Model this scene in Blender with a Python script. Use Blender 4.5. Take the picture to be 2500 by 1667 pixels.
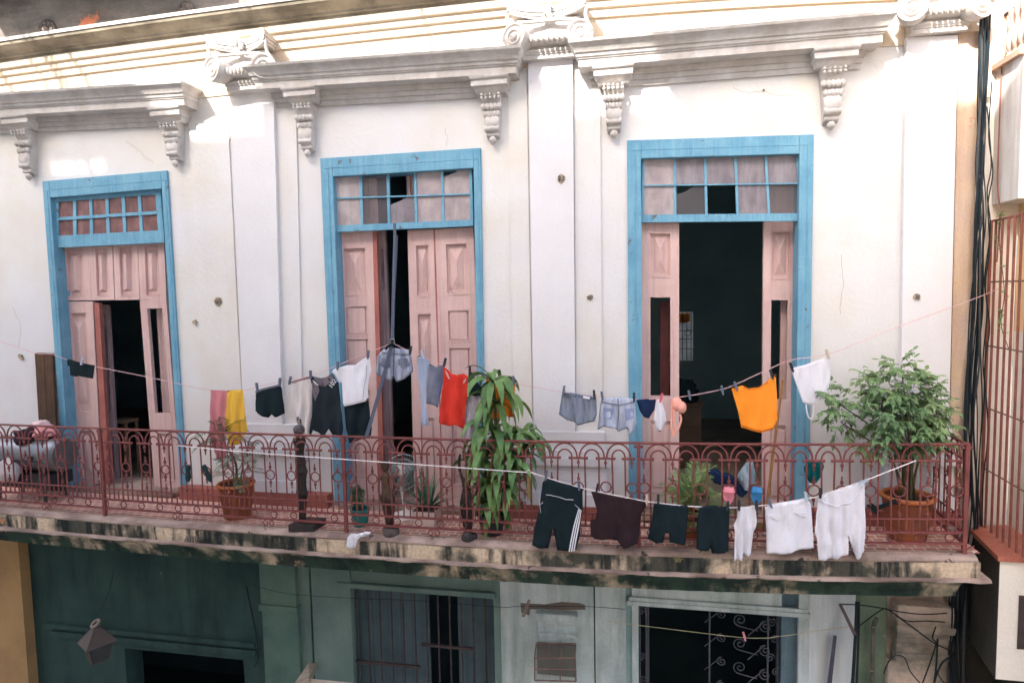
import bpy, bmesh, math, random
from math import sin, cos, pi, radians, sqrt, atan2, floor
from mathutils import Vector, Matrix, noise
from mathutils.geometry import delaunay_2d_cdt

random.seed(7)
scene = bpy.context.scene
for _o in list(bpy.data.objects):
    bpy.data.objects.remove(_o)
COL = scene.collection

# ------------------------------------------------------------------ camera
CAM_F, CAM_YAW, CAM_PITCH, CAM_ROLL = 1.2505524, 0.19284586, -0.07346242, -0.01897842
CAM = Vector((0.0, -7.0, 7.5))
_fw = Vector((-sin(CAM_YAW) * cos(CAM_PITCH), cos(CAM_YAW) * cos(CAM_PITCH), sin(CAM_PITCH)))
_r0 = Vector((cos(CAM_YAW), sin(CAM_YAW), 0))
_u0 = _r0.cross(_fw)
CR = _r0 * cos(CAM_ROLL) + _u0 * sin(CAM_ROLL)
CU = -_r0 * sin(CAM_ROLL) + _u0 * cos(CAM_ROLL)
cam_data = bpy.data.cameras.new('camera')
cam = bpy.data.objects.new('camera', cam_data)
COL.objects.link(cam)
cam.matrix_world = Matrix(((CR.x, CU.x, -_fw.x, CAM.x), (CR.y, CU.y, -_fw.y, CAM.y),
                           (CR.z, CU.z, -_fw.z, CAM.z), (0, 0, 0, 1)))
cam_data.sensor_width = 36.0
cam_data.lens = 18.0 * CAM_F
cam_data.clip_start, cam_data.clip_end = 0.05, 500
scene.camera = cam

# ------------------------------------------------------------------ sky, sun, exposure
SUN_DIR = Vector((0.18, 0.42, -0.33)).normalized()          # the way the light travels
SUN_EL = math.asin(-SUN_DIR.z)
SUN_AZ = atan2(-SUN_DIR.x, -SUN_DIR.y)                      # clockwise from +Y
world = bpy.data.worlds.new('World')
scene.world = world
world.use_nodes = True
_nt = world.node_tree
_nt.nodes.clear()
_sky = _nt.nodes.new('ShaderNodeTexSky')
_sky.sky_type = 'NISHITA'
_sky.sun_disc = False
_sky.sun_elevation = SUN_EL
_sky.sun_rotation = SUN_AZ
_sky.dust_density = 4.0
_sky.air_density = 0.8
_sky.ozone_density = 0.8
_bg = _nt.nodes.new('ShaderNodeBackground')
_bg.inputs['Strength'].default_value = 0.15
_ow = _nt.nodes.new('ShaderNodeOutputWorld')
_nt.links.new(_sky.outputs[0], _bg.inputs[0])
_nt.links.new(_bg.outputs[0], _ow.inputs[0])
sun_data = bpy.data.lights.new('sun', 'SUN')
sun_data.energy = 2.6
sun_data.angle = radians(0.53)
sun_data.color = (1.0, 0.94, 0.86)
sun = bpy.data.objects.new('sun', sun_data)
sun.rotation_euler = SUN_DIR.to_track_quat('-Z', 'Y').to_euler()
sun.location = (-5, -20, 25)
COL.objects.link(sun)
scene.view_settings.view_transform = 'Standard'
scene.view_settings.look = 'None'
scene.view_settings.gamma = 1.0
scene.view_settings.use_curve_mapping = False
scene.view_settings.exposure = 2.22
scene.render.engine = 'CYCLES'
scene.cycles.max_bounces = 8
scene.cycles.diffuse_bounces = 6

# ------------------------------------------------------------------ surveyed points
def ray(u, v):
    return CR * ((u - 1250) / 1250) - CU * ((v - 833.5) / 1250) + _fw * CAM_F
def P(u, v, y=0.0):
    d = ray(u, v); return CAM + d * ((y - CAM.y) / d.y)
def PZ(u, v, z):
    d = ray(u, v); return CAM + d * ((z - CAM.z) / d.z)
def PX(u, v, x):
    d = ray(u, v); return CAM + d * (x / d.x)
CROPS = {'A1': (0, 0, 2.8), 'A2': (830, 0, 2.8), 'A3': (1660, 0, 2.8), 'A4': (0, 550, 2.8), 'A5': (830, 550, 2.8), 'A6': (1660, 550, 2.8),
         'B1': (0, 1000, 3.672), 'B2': (620, 1000, 3.672), 'B3': (1240, 1000, 3.672), 'B4': (1860, 1000, 3.672),
         'B5': (0, 1240, 3.672), 'B6': (620, 1240, 3.672), 'B7': (1240, 1240, 3.672), 'B8': (1860, 1240, 3.672),
         'C1': (2180, 0, 7.35), 'C2': (2180, 400, 7.35), 'C3': (2180, 1040, 7.35), 'C4': (2180, 1230, 7.35), 'C5': (2180, 1454, 7.35),
         'D1': (440, 100, 7.35), 'D2': (740, 890, 13.07), 'D3': (1640, 1090, 7.84), 'N': (0, 0, 1)}
def K(c, x, y):
    o = CROPS[c]; return (o[0] + x / o[2], o[1] + y / o[2])
def KK(c, *xy):
    return [K(c, xy[i], xy[i + 1]) for i in range(0, len(xy), 2)]
def sag(x, z):
    """the old house has settled: its long courses bow a few centimetres"""
    d = x + 1.7
    k = 0.00085 if d < 0 else 0.0025
    return z - (z - 7.5) * k * d * d

# ------------------------------------------------------------------ colour and materials
def L(*c):
    return tuple(((v / 255) / 12.92 if v / 255 <= 0.04045 else ((v / 255 + 0.055) / 1.055) ** 2.4) for v in c)
MATS = {}
def mat(name, col, rough=0.85, var=None, var_scale=3.0, var_amt=0.5, streak=None, streak_amt=0.0, streak_scale=(6, 6, 0.6), bump=0.0,
        bump_scale=40.0, metal=0.0, vr=(0.38, 0.66), sr=(0.45, 0.7), fine=0.0, fine_scale=60.0, spots=None, spots_scale=2.0, spots_lim=0.68, stretch=None, spec=0.3, emit=None,
        big=None, big_scale=0.5, big_amt=0.5, trans=0.0, ao=None):
    if name in MATS: return MATS[name]
    m = bpy.data.materials.new(name); m.use_nodes = True
    nt = m.node_tree; N = nt.nodes; lk = nt.links
    b = N['Principled BSDF']
    b.inputs['Roughness'].default_value = rough
    b.inputs['Metallic'].default_value = metal
    b.inputs['Specular IOR Level'].default_value = spec
    geo = N.new('ShaderNodeNewGeometry')
    vec = geo.outputs['Position']
    if stretch:
        mp = N.new('ShaderNodeMapping'); mp.inputs['Scale'].default_value = stretch
        lk.new(vec, mp.inputs[0]); vec = mp.outputs[0]
    def nz(scale, detail=5.0, v=None, rough_=0.55):
        n = N.new('ShaderNodeTexNoise'); n.inputs['Scale'].default_value = scale; n.inputs['Detail'].default_value = detail
        n.inputs['Roughness'].default_value = rough_
        lk.new(v or vec, n.inputs['Vector']); return n.outputs['Fac']
    def ramp(src, lo, hi, amt):
        r = N.new('ShaderNodeMapRange'); r.inputs[1].default_value = lo; r.inputs[2].default_value = hi; r.inputs[4].default_value = amt
        lk.new(src, r.inputs[0]); return r.outputs[0]
    def mix(a, bcol, fac):
        x = N.new('ShaderNodeMix'); x.data_type = 'RGBA'
        if isinstance(a, tuple): x.inputs[6].default_value = (*a, 1)
        else: lk.new(a, x.inputs[6])
        if isinstance(bcol, tuple): x.inputs[7].default_value = (*bcol, 1)
        else: lk.new(bcol, x.inputs[7])
        if isinstance(fac, float): x.inputs[0].default_value = fac
        else: lk.new(fac, x.inputs[0])
        return x.outputs[2]
    c = tuple(col)
    if var: c = mix(c, tuple(var), ramp(nz(var_scale), vr[0], vr[1], var_amt))
    if big: c = mix(c, tuple(big), ramp(nz(big_scale, 3.0), 0.42, 0.62, big_amt))
    if streak:
        mp = N.new('ShaderNodeMapping'); mp.inputs['Scale'].default_value = streak_scale
        lk.new(geo.outputs['Position'], mp.inputs[0])
        c = mix(c, tuple(streak), ramp(nz(1.0, 6.0, mp.outputs[0], 0.65), sr[0], sr[1], streak_amt))
    if spots: c = mix(c, tuple(spots), ramp(nz(spots_scale, 8.0, None, 0.65), spots_lim, spots_lim + 0.03, 1.0))
    if fine:
        h = N.new('ShaderNodeHueSaturation')
        if isinstance(c, tuple): h.inputs['Color'].default_value = (*c, 1)
        else: lk.new(c, h.inputs['Color'])
        lk.new(ramp2(N, lk, nz(fine_scale, 3.0), 1 - fine, 1 + fine), h.inputs['Value'])
        c = h.outputs[0]
    if isinstance(c, tuple): b.inputs['Base Color'].default_value = (*c, 1)
    else: lk.new(c, b.inputs['Base Color'])
    if bump:
        bp = N.new('ShaderNodeBump'); bp.inputs['Strength'].default_value = bump; bp.inputs['Distance'].default_value = 0.02
        lk.new(nz(bump_scale, 6.0), bp.inputs['Height']); lk.new(bp.outputs[0], b.inputs['Normal'])
    if emit:
        b.inputs['Emission Color'].default_value = (*emit, 1); b.inputs['Emission Strength'].default_value = 1
    if trans:
        b.inputs['Alpha'].default_value = 1 - trans
    m['col'] = 1
    MATS[name] = m
    return m
def ramp2(N, lk, src, lo, hi):
    r = N.new('ShaderNodeMapRange'); r.inputs[1].default_value = 0.3; r.inputs[2].default_value = 0.7
    r.inputs[3].default_value = lo; r.inputs[4].default_value = hi
    lk.new(src, r.inputs[0]); return r.outputs[0]

# ------------------------------------------------------------------ mesh building
class MB:
    def __init__(s): s.v = []; s.f = []
    def add(s, vs, fs):
        n = len(s.v); s.v += [tuple(q) for q in vs]; s.f += [tuple(i + n for i in f) for f in fs]; return s
    def hexa(s, a):      # a: 4 front (loop) + 4 back
        return s.add(a, [(0, 1, 2, 3), (7, 6, 5, 4), (0, 4, 5, 1), (1, 5, 6, 2), (2, 6, 7, 3), (3, 7, 4, 0)])
    def box(s, x0, x1, y0, y1, z0, z1):
        return s.hexa([(x0, y0, z0), (x1, y0, z0), (x1, y0, z1), (x0, y0, z1), (x0, y1, z0), (x1, y1, z0), (x1, y1, z1), (x0, y1, z1)])
    def pq(s, px, y, d, taper=0.0):
        """px: four photo corners TL TR BR BL on the plane y, pushed d deep"""
        a = [P(q[0], q[1], y) for q in px]
        c = sum(a, Vector()) / 4
        f = [p + (c - p) * taper for p in a] if taper else a
        return s.hexa([f[3], f[2], f[1], f[0], a[3] + Vector((0, d, 0)), a[2] + Vector((0, d, 0)), a[1] + Vector((0, d, 0)), a[0] + Vector((0, d, 0))])
    def prism(s, pts, d):
        """any polygon, pushed along the vector d"""
        n = len(pts); d = Vector(d)
        vs = [Vector(p) for p in pts] + [Vector(p) + d for p in pts]
        return s.add(vs, [tuple(range(n)), tuple(range(2 * n - 1, n - 1, -1))] + [(i, i + n, (i + 1) % n + n, (i + 1) % n) for i in range(n)])
    def tube(s, pts, r, n=6, closed=False):
        pts = [Vector(p) for p in pts]; m = len(pts)
        rs = r if isinstance(r, (list, tuple)) else [r] * m
        vs = []; up = None
        for i, p in enumerate(pts):
            a = pts[(i - 1) % m] if (closed or i > 0) else p
            b = pts[(i + 1) % m] if (closed or i < m - 1) else p
            t = (b - a)
            if t.length < 1e-9: t = Vector((0, 0, 1))
            t.normalize()
            if up is None:
                up = Vector((0, 1, 0)) if abs(t.y) < 0.9 else Vector((1, 0, 0))
            side = t.cross(up)
            if side.length < 1e-4: side = t.cross(Vector((1, 0, 0.3)))
            side.normalize(); up = side.cross(t).normalized()
            for k in range(n):
                an = 2 * pi * k / n
                vs.append(p + (side * cos(an) + up * sin(an)) * rs[i])
        fs = []
        for i in range(m if closed else m - 1):
            j = (i + 1) % m
            for k in range(n):
                fs.append((i * n + k, i * n + (k + 1) % n, j * n + (k + 1) % n, j * n + k))
        if not closed:
            fs.append(tuple(range(n - 1, -1, -1))); fs.append(tuple((m - 1) * n + k for k in range(n)))
        return s.add(vs, fs)
    def lathe(s, prof, c=(0, 0, 0), n=12, axis=(0, 0, 1), rx=1.0, ry=1.0):
        ax = Vector(axis).normalized()
        e1 = Vector((1, 0, 0)) if abs(ax.x) < 0.9 else Vector((0, 1, 0))
        e1 = (e1 - ax * e1.dot(ax)).normalized(); e2 = ax.cross(e1); c = Vector(c)
        vs = [c + ax * z + (e1 * cos(2 * pi * k / n) * rx + e2 * sin(2 * pi * k / n) * ry) * r for r, z in prof for k in range(n)]
        m = len(prof); fs = []
        for i in range(m - 1):
            for k in range(n):
                fs.append((i * n + k, i * n + (k + 1) % n, (i + 1) * n + (k + 1) % n, (i + 1) * n + k))
        fs.append(tuple(range(n - 1, -1, -1))); fs.append(tuple((m - 1) * n + k for k in range(n)))
        return s.add(vs, fs)
    def ball(s, c, rx, ry=None, rz=None, nu=10, nv=7):
        ry = rx if ry is None else ry; rz = rx if rz is None else rz
        c = Vector(c); vs = [c + Vector((0, 0, -rz))]
        for i in range(1, nv):
            a = -pi / 2 + pi * i / nv
            for k in range(nu):
                b = 2 * pi * k / nu
                vs.append(c + Vector((rx * cos(a) * cos(b), ry * cos(a) * sin(b), rz * sin(a))))
        vs.append(c + Vector((0, 0, rz)))
        fs = [(0, 1 + (k + 1) % nu, 1 + k) for k in range(nu)]
        for i in range(nv - 2):
            for k in range(nu):
                a = 1 + i * nu; fs.append((a + k, a + (k + 1) % nu, a + nu + (k + 1) % nu, a + nu + k))
        t = len(vs) - 1; a = 1 + (nv - 2) * nu
        fs += [(a + k, a + (k + 1) % nu, t) for k in range(nu)]
        return s.add(vs, fs)
    def sweep(s, prof, xs, zfun=sag):
        """a (y, z) outline drawn along the wall through the stations xs, closed at the ends"""
        n = len(prof); vs = [(x, y, zfun(x, z)) for x in xs for y, z in prof]
        fs = [(i * n + k, i * n + (k + 1) % n, (i + 1) * n + (k + 1) % n, (i + 1) * n + k) for i in range(len(xs) - 1) for k in range(n)]
        fs += [tuple(range(n - 1, -1, -1)), tuple((len(xs) - 1) * n + k for k in range(n))]
        return s.add(vs, fs)
def mesh(name, mb, m, smooth=True, ang=35):
    me = bpy.data.meshes.new(name)
    me.from_pydata(mb.v, [], mb.f)
    bm = bmesh.new(); bm.from_mesh(me)
    bmesh.ops.recalc_face_normals(bm, faces=bm.faces)
    bm.to_mesh(me); bm.free()
    if m: me.materials.append(m)
    if smooth:
        me.polygons.foreach_set('use_smooth', [True] * len(me.polygons))
        me.set_sharp_from_angle(angle=radians(ang))
    me.update()
    return me
def link(name, me, parent=None):
    o = bpy.data.objects.new(name, me); COL.objects.link(o)
    if parent: o.parent = parent; adopt(o, parent)
    return o
def adopt(o, parent):
    if parent.type == 'EMPTY': o.matrix_parent_inverse = Matrix.Translation(-Vector(parent.location))
def obj(name, mb, m, parent=None, smooth=True, ang=35):
    return link(name, mesh(name, mb, m, smooth, ang), parent)
def tag(o, label=None, cat=None, group=None, kind=None):
    if label: o['label'] = label
    if cat: o['category'] = cat
    if group: o['group'] = group
    if kind: o['kind'] = kind
    return o
def thing(name, label, cat, loc=(0, 0, 0), group=None, kind=None):
    o = bpy.data.objects.new(name, None); COL.objects.link(o)
    o.location = loc; o.empty_display_size = 0.1
    return tag(o, label, cat, group, kind)
def nz3(p, sc=1.0):
    return noise.noise(Vector(p) * sc)
def flat_text(name, body, size, m, mw, parent):
    c = bpy.data.curves.new(name, 'FONT'); c.body = body; c.size = size; c.extrude = 0.0015
    t = bpy.data.objects.new(name, c); COL.objects.link(t); bpy.context.view_layer.update()
    me = bpy.data.meshes.new_from_object(t.evaluated_get(bpy.context.evaluated_depsgraph_get()))
    bpy.data.objects.remove(t); me.transform(mw); me.materials.clear(); me.materials.append(m)
    return link(name, me, parent)
def lin(a, b, n):
    return [a + (b - a) * i / (n - 1) for i in range(n)]
def arc(c, r, a0, a1, n, ax=(1, 0, 0), bx=(0, 0, 1), ry=None):
    c = Vector(c); ax = Vector(ax); bx = Vector(bx); ry = r if ry is None else ry
    return [c + ax * (r * cos(a0 + (a1 - a0) * i / (n - 1))) + bx * (ry * sin(a0 + (a1 - a0) * i / (n - 1))) for i in range(n)]
def smoothpath(pts, sub=6):
    pts = [Vector(p) for p in pts]; out = []
    for i in range(len(pts) - 1):
        p0 = pts[max(i - 1, 0)]; p1 = pts[i]; p2 = pts[i + 1]; p3 = pts[min(i + 2, len(pts) - 1)]
        for k in range(sub):
            t = k / sub
            out.append(0.5 * ((2 * p1) + (p2 - p0) * t + (2 * p0 - 5 * p1 + 4 * p2 - p3) * t * t + (3 * p1 - p0 - 3 * p2 + p3) * t ** 3))
    out.append(pts[-1]); return out
# ================================================================== MATERIALS OF THE HOUSE
M_WALL = mat('white_stucco', L(216, 215, 214), 0.9, var=L(208, 200, 186), var_scale=1.6, var_amt=0.6, big=L(205, 205, 212), big_scale=0.45, big_amt=0.5,
             streak=L(190, 182, 168), streak_amt=0.16, streak_scale=(1.7, 1.7, 0.3), bump=0.25, bump_scale=22, spots=L(180, 172, 160), spots_scale=3.4, spots_lim=0.70, fine=0.03)
M_PIL = mat('pale_stucco', L(217, 216, 219), 0.9, var=L(202, 200, 202), var_scale=1.3, var_amt=0.5, streak=L(194, 190, 184), streak_amt=0.16,
            streak_scale=(2.2, 2.2, 0.35), bump=0.2, bump_scale=26, fine=0.03, spots=L(180, 168, 150), spots_scale=4.3, spots_lim=0.74)
M_ORN = mat('old_white_paint', L(203, 199, 196), 0.8, var=L(178, 170, 162), var_scale=6, var_amt=0.55, streak=L(150, 140, 128), streak_amt=0.45,
            streak_scale=(4, 4, 2.2), bump=0.3, bump_scale=35, fine=0.05, fine_scale=25)
M_CREAM = mat('cream_stucco', L(206, 190, 168), 0.9, var=L(196, 180, 160), var_scale=1.5, var_amt=0.6, streak=L(176, 152, 124), streak_amt=0.3,
              streak_scale=(6, 6, 0.5), bump=0.2, bump_scale=25, fine=0.03, big=L(212, 200, 184), big_scale=0.6)
M_FRIEZE = mat('stained_frieze', L(128, 120, 112), 0.95, var=L(70, 68, 62), var_scale=2.2, var_amt=0.8, streak=L(72, 72, 70), streak_amt=0.7, streak_scale=(1.5, 1.5, 5),
               big=L(176, 168, 164), big_scale=0.35, spots=L(206, 128, 96), spots_scale=1.3, spots_lim=0.64, bump=0.4, bump_scale=18, fine=0.08, fine_scale=30)
M_MOULD = mat('dirt_and_shade_moulding', L(168, 158, 140), 0.9, var=L(108, 100, 86), var_scale=3, var_amt=0.8, streak=L(70, 66, 58), streak_amt=0.6, streak_scale=(1.2, 4, 7), bump=0.3, bump_scale=25)  # stained, and darker to carry the shade of its underside
M_OCHRE = mat('ochre_plaster', L(208, 182, 146), 0.95, var=L(194, 172, 160), var_scale=2.6, var_amt=0.9, big=L(196, 176, 168), big_scale=0.9, spots=L(196, 140, 112), spots_scale=3.5,
              spots_lim=0.66, streak=L(150, 110, 70), streak_amt=0.4, streak_scale=(5, 5, 0.7), bump=0.5, bump_scale=20, fine=0.06)
M_BLUE = mat('blue_paint', L(108, 160, 184), 0.65, var=L(86, 140, 168), var_scale=4, var_amt=0.7, streak=L(140, 178, 194), streak_amt=0.5, streak_scale=(30, 30, 1.6),
             spots=L(96, 98, 98), spots_scale=9, spots_lim=0.645, bump=0.3, bump_scale=50, fine=0.05, fine_scale=30)
M_PINK = mat('pink_paint', L(210, 180, 174), 0.6, var=L(194, 160, 156), var_scale=3, var_amt=0.6, streak=L(168, 132, 134), streak_amt=0.45, streak_scale=(26, 26, 0.8),
             bump=0.15, bump_scale=45, fine=0.04, spots=L(150, 112, 110), spots_scale=7, spots_lim=0.75)
M_PINKR = mat('red_pink_edge', L(168, 104, 94), 0.6, var=L(140, 80, 74), var_scale=5, var_amt=0.6, fine=0.06)
M_DARKR = mat('room_plaster', L(172, 202, 208), 0.95, var=L(150, 182, 190), var_scale=1.2, var_amt=0.7)
M_TILE = None
M_SKIRT = mat('terracotta_skirting', L(158, 96, 84), 0.85, var=L(130, 78, 70), var_scale=5, var_amt=0.6, bump=0.2, fine=0.06)
M_IRON = mat('railing_paint', L(128, 70, 67), 0.55, var=L(104, 56, 54), var_scale=14, var_amt=0.7, spots=L(92, 58, 48), spots_scale=26, spots_lim=0.66, bump=0.2, bump_scale=120, fine=0.1, fine_scale=90)
M_SLAB = mat('mouldy_concrete', L(206, 184, 158), 0.95, var=L(62, 64, 56), var_scale=2.0, var_amt=0.95, vr=(0.44, 0.56), sr=(0.47, 0.60), streak=L(30, 38, 36), streak_amt=0.95, streak_scale=(6.5, 6.5, 0.7),
             spots=L(188, 128, 92), spots_scale=3.3, spots_lim=0.70, bump=0.6, bump_scale=24, fine=0.18, fine_scale=45)
M_SLABT = mat('slab_edge', L(176, 154, 140), 0.9, var=L(120, 98, 88), var_scale=3, var_amt=0.8, vr=(0.42, 0.62), spots=L(64, 56, 52), spots_scale=3.5, spots_lim=0.62, streak=L(96, 82, 76), streak_amt=0.5, streak_scale=(2.4, 9, 9), bump=0.4, bump_scale=30, fine=0.08)
M_COVE = mat('mouldy_cove', L(196, 176, 150), 0.95, var=L(52, 70, 58), var_scale=1.6, var_amt=1.0, vr=(0.40, 0.52), sr=(0.46, 0.58), streak=L(32, 48, 42), streak_amt=0.95, streak_scale=(4.0, 4.0, 0.5),
             spots=L(190, 150, 124), spots_scale=1.9, spots_lim=0.64, bump=0.5, bump_scale=22, fine=0.15, fine_scale=40)
M_LOWB = mat('faded_blue_wall', L(196, 208, 204), 0.92, var=L(150, 168, 164), var_scale=1.8, var_amt=0.8, streak=L(128, 140, 134), streak_amt=0.75, streak_scale=(4, 4, 0.5),
             big=L(218, 224, 228), big_scale=0.8, spots=L(82, 88, 84), spots_scale=5.5, spots_lim=0.73, bump=0.35, bump_scale=25, fine=0.06, fine_scale=35)
M_LOWG = mat('shade_darkened_green_wall', L(56, 80, 74), 0.92, var=L(38, 62, 60), var_scale=1.5, var_amt=0.8, streak=L(30, 46, 46), streak_amt=0.7, streak_scale=(3, 3, 0.5), spots=L(80, 96, 86), spots_scale=3.2, spots_lim=0.66, bump=0.4, bump_scale=22, fine=0.1)  # green darkened to stand in for the low light at this end
M_LOWO = mat('ochre_pier', L(176, 140, 96), 0.92, var=L(150, 118, 82), var_scale=2, var_amt=0.7, bump=0.3, fine=0.06)
M_MOSS = mat('peeling_green_wall', L(120, 136, 116), 0.95, var=L(84, 104, 88), var_scale=1.8, var_amt=0.9, spots=L(214, 196, 184), spots_scale=3.2, spots_lim=0.62, bump=0.5, bump_scale=20, fine=0.08)
M_PIER = mat('weathered_pier', L(216, 196, 180), 0.95, var=L(128, 122, 112), var_scale=2.2, var_amt=0.9, streak=L(90, 98, 88), streak_amt=0.6, streak_scale=(3, 3, 5), spots=L(222, 196, 184), spots_scale=4, spots_lim=0.69, bump=0.5, bump_scale=22, fine=0.1)
M_NEIGH = mat('neighbour_cream', L(242, 236, 226), 0.92, var=L(230, 222, 212), var_scale=1.6, var_amt=0.6, streak=L(186, 172, 158), streak_amt=0.2, streak_scale=(3, 3, 0.4), bump=0.25, bump_scale=22, fine=0.04)
M_NEIGHP = mat('neighbour_plaster', L(232, 230, 226), 0.92, var=L(214, 208, 204), var_scale=2, var_amt=0.7, streak=L(140, 122, 108), streak_amt=0.5, streak_scale=(5, 5, 0.4), bump=0.3, bump_scale=22, fine=0.05)
M_NEIGHO = mat('neighbour_ochre', L(240, 206, 160), 0.92, var=L(230, 194, 152), var_scale=2, var_amt=0.6, bump=0.2, fine=0.04)
M_NEIGHD = mat('dark_plaster', L(70, 66, 58), 0.95, var=L(50, 50, 46), var_scale=2.0, var_amt=0.8, streak=L(96, 86, 76), streak_amt=0.4, streak_scale=(4, 4, 0.5), bump=0.4, fine=0.08)  # dark plaster tone for the bay side and lower walls
M_SILL = mat('red_sill', L(176, 102, 82), 0.35, var=L(150, 72, 56), var_scale=6, var_amt=0.7, streak=L(206, 150, 122), streak_amt=0.35, streak_scale=(14, 14, 2), bump=0.2, fine=0.08, spec=0.5)
M_STEEL = mat('dark_steel', L(86, 74, 72), 0.55, var=L(58, 54, 56), var_scale=12, var_amt=0.7, fine=0.08, metal=0.3)
M_CABLE = mat('black_cable', L(26, 38, 44), 0.6, fine=0.15)
M_GLASS = mat('dusty_glass', L(168, 154, 154), 0.35, var=L(140, 130, 134), var_scale=7, var_amt=0.8, streak=L(196, 188, 188), streak_amt=0.5, streak_scale=(9, 9, 2), spec=0.5, fine=0.05)
M_GLASSR = mat('shaded_shutter_glass', L(146, 108, 104), 0.3, var=L(104, 72, 70), var_scale=6, var_amt=0.9, streak=L(84, 58, 58), streak_amt=0.6, streak_scale=(12, 12, 2), spec=0.5, fine=0.05)  # brown stands in for shaded pink shutters behind the panes
M_GLASSD = mat('smoky_glass', L(128, 120, 126), 0.3, var=L(104, 98, 106), var_scale=6, var_amt=0.8, streak=L(170, 164, 168), streak_amt=0.45, streak_scale=(9, 9, 2), spec=0.5, fine=0.05)
M_GLASSC = mat('clear_glass', L(120, 116, 120), 0.08, spec=0.6, trans=0.72)

# ================================================================== THE SETTING: street, house across the street
street = tag(obj('street', MB().box(-60, 60, -60, 60, -0.2, 0.0), mat('worn_concrete_street', L(172, 168, 160), 0.9, var=L(146, 142, 136), var_scale=1, var_amt=0.6, bump=0.3), None), kind='structure')
# the house the photograph was taken from: it stands across the street and shades this facade
M_OPP = mat('opposite_wall', L(226, 216, 200), 0.9, var=L(214, 202, 186), var_scale=0.8, var_amt=0.6, bump=0.2)
opp = thing('house', 'cream house across the street that throws its roofline shadow on the facade', 'house', (-2, -9.5, 0))
YO = -8.6
_dx, _dz = SUN_DIR.x / SUN_DIR.y, -SUN_DIR.z / SUN_DIR.y
def up_x(x, y=0.0): return x - (y - YO) * _dx
def up_z(z, y=0.0): return z + (y - YO) * _dz
ob_wall = MB()
ob_wall.box(-30, 0.9, YO - 6, YO, 0, 12.9); ob_wall.box(0.902, 6, YO - 6, YO - 0.002, 0, 12.2); ob_wall.box(6.001, 40, YO - 6, YO - 0.002, 0, 5.4)
obj('wall', ob_wall, M_OPP, opp)
par = MB()
# parapet: the lit strip on the facade starts at height z between x0 and x1
STEP = [(-14, -7.42, 9.9), (-7.42, -6.5, 9.14), (-6.5, -5.62, 9.93), (-5.62, -5.3, 9.58), (-5.3, -4.93, 9.40), (-4.93, -4.26, 9.385), (-4.26, -4.05, 9.75), (-4.05, -3.28, 9.93), (-3.28, -2.345, 9.445),
        (-2.345, -2.29, 9.9), (-2.29, -1.99, 9.455), (-1.99, -1.04, 9.94), (-1.04, -0.92, 9.63), (-0.92, -0.66, 9.44), (-0.66, -0.33, 9.37), (-0.33, 0.04, 9.41), (0.04, 0.55, 9.37), (0.55, 2.24, 9.93),
        (2.24, 2.5, 9.235), (2.5, 4.5, 9.21)]
for i, (a, b, z) in enumerate(STEP):
    par.box(up_x(a), up_x(b) - 0.002, YO - 0.35 - 0.01 * (i % 2), YO + 0.004 * (i % 3 + 1), 12.901, up_z(z))
obj('parapet', par, M_OPP, opp)
can = MB()   # unseen slabs on stilts, added to keep sun off the hoods
for a, b, z0, z1 in [(-7.42, -6.3, 9.62, 9.93), (-3.3, -1.95, 9.635, 9.93), (0.3, 0.62, 9.6, 9.92)]:
    can.box(up_x(a), up_x(b), YO - 0.5, YO - 0.02, up_z(z0), up_z(z1))
    for xx in (a, b - 0.06):
        can.box(up_x(xx) + 0.01, up_x(xx) + 0.05, YO - 0.3, YO - 0.25, up_z(z0) - 1.2, up_z(z0) + 0.01)
obj('added_shade_slab', can, M_OPP, opp)
# unseen cables added between the two roofs so their shadows streak the sunny band
for q0, q1, r_ in (((104, 80), (160, 262), .034), ((160, 80), (232, 262), .030), ((2, 160), (34, 262), .034), ((128, 268), (186, 436), .022), ((172, 262), (222, 436), .022), ((640, 10), (672, 130), .016), ((1040, 40), (1062, 210), .02)):
    a, b = P(q0[0], q0[1], -0.05), P(q1[0], q1[1], -0.05)
    a2 = a + (a - b) * ((11.3 - a.z) / (a.z - b.z)); b2 = b + (b - a) * ((b.z - 9.0) / (a.z - b.z))
    e0 = a2 - SUN_DIR * (1.15 / SUN_DIR.y); e1 = b2 - SUN_DIR * ((-0.05 - YO - 0.05) / SUN_DIR.y)
    obj('shadow_streak_cable', MB().tube([e0, e1], r_, 7), M_STEEL, opp)

# ================================================================== THE HOUSE
XL, XR = -12.5, 3.05
house = thing('house', 'old white colonial house front with blue door frames and a long balcony', 'house', (-2.0, 0, 0))
F1 = [(102.5, 443), (407, 416), (455, 1203), (157, 1195)]
F2 = [(781, 387), (1173, 361), (1186, 1238), (817, 1229)]
F3 = [(1531, 343), (1987, 328), (1974, 1262), (1536, 1243)]
XS = lin(XL, XR, 40)
def fx(F, k, t): # x of the left (k=0) or right edge of an opening
    a, b = (F[0], F[3]) if k == 0 else (F[1], F[2])
    return P(a[0] + (b[0] - a[0]) * t, a[1] + (b[1] - a[1]) * t, 0)
wall = MB()
IN = 0.03
cols = [(XL, XL)]
for F in (F1, F2, F3):
    cols.append((fx(F, 0, 0).x + IN, fx(F, 0, 1).x + IN)); cols.append((fx(F, 1, 0).x - IN, fx(F, 1, 1).x - IN))
cols.append((XR, XR))
tops = [9.0] + [P(*F[k], 0).z - IN for F in (F1, F2, F3) for k in (0, 1)] + [9.0]
rows = []
for i, (xt, xb) in enumerate(cols):
    rows.append([(xb, 0, 4.55), (xb, 0, sag(xb, 5.0)), (xt, 0, tops[i]), (xt, 0, 13.2)])
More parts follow.
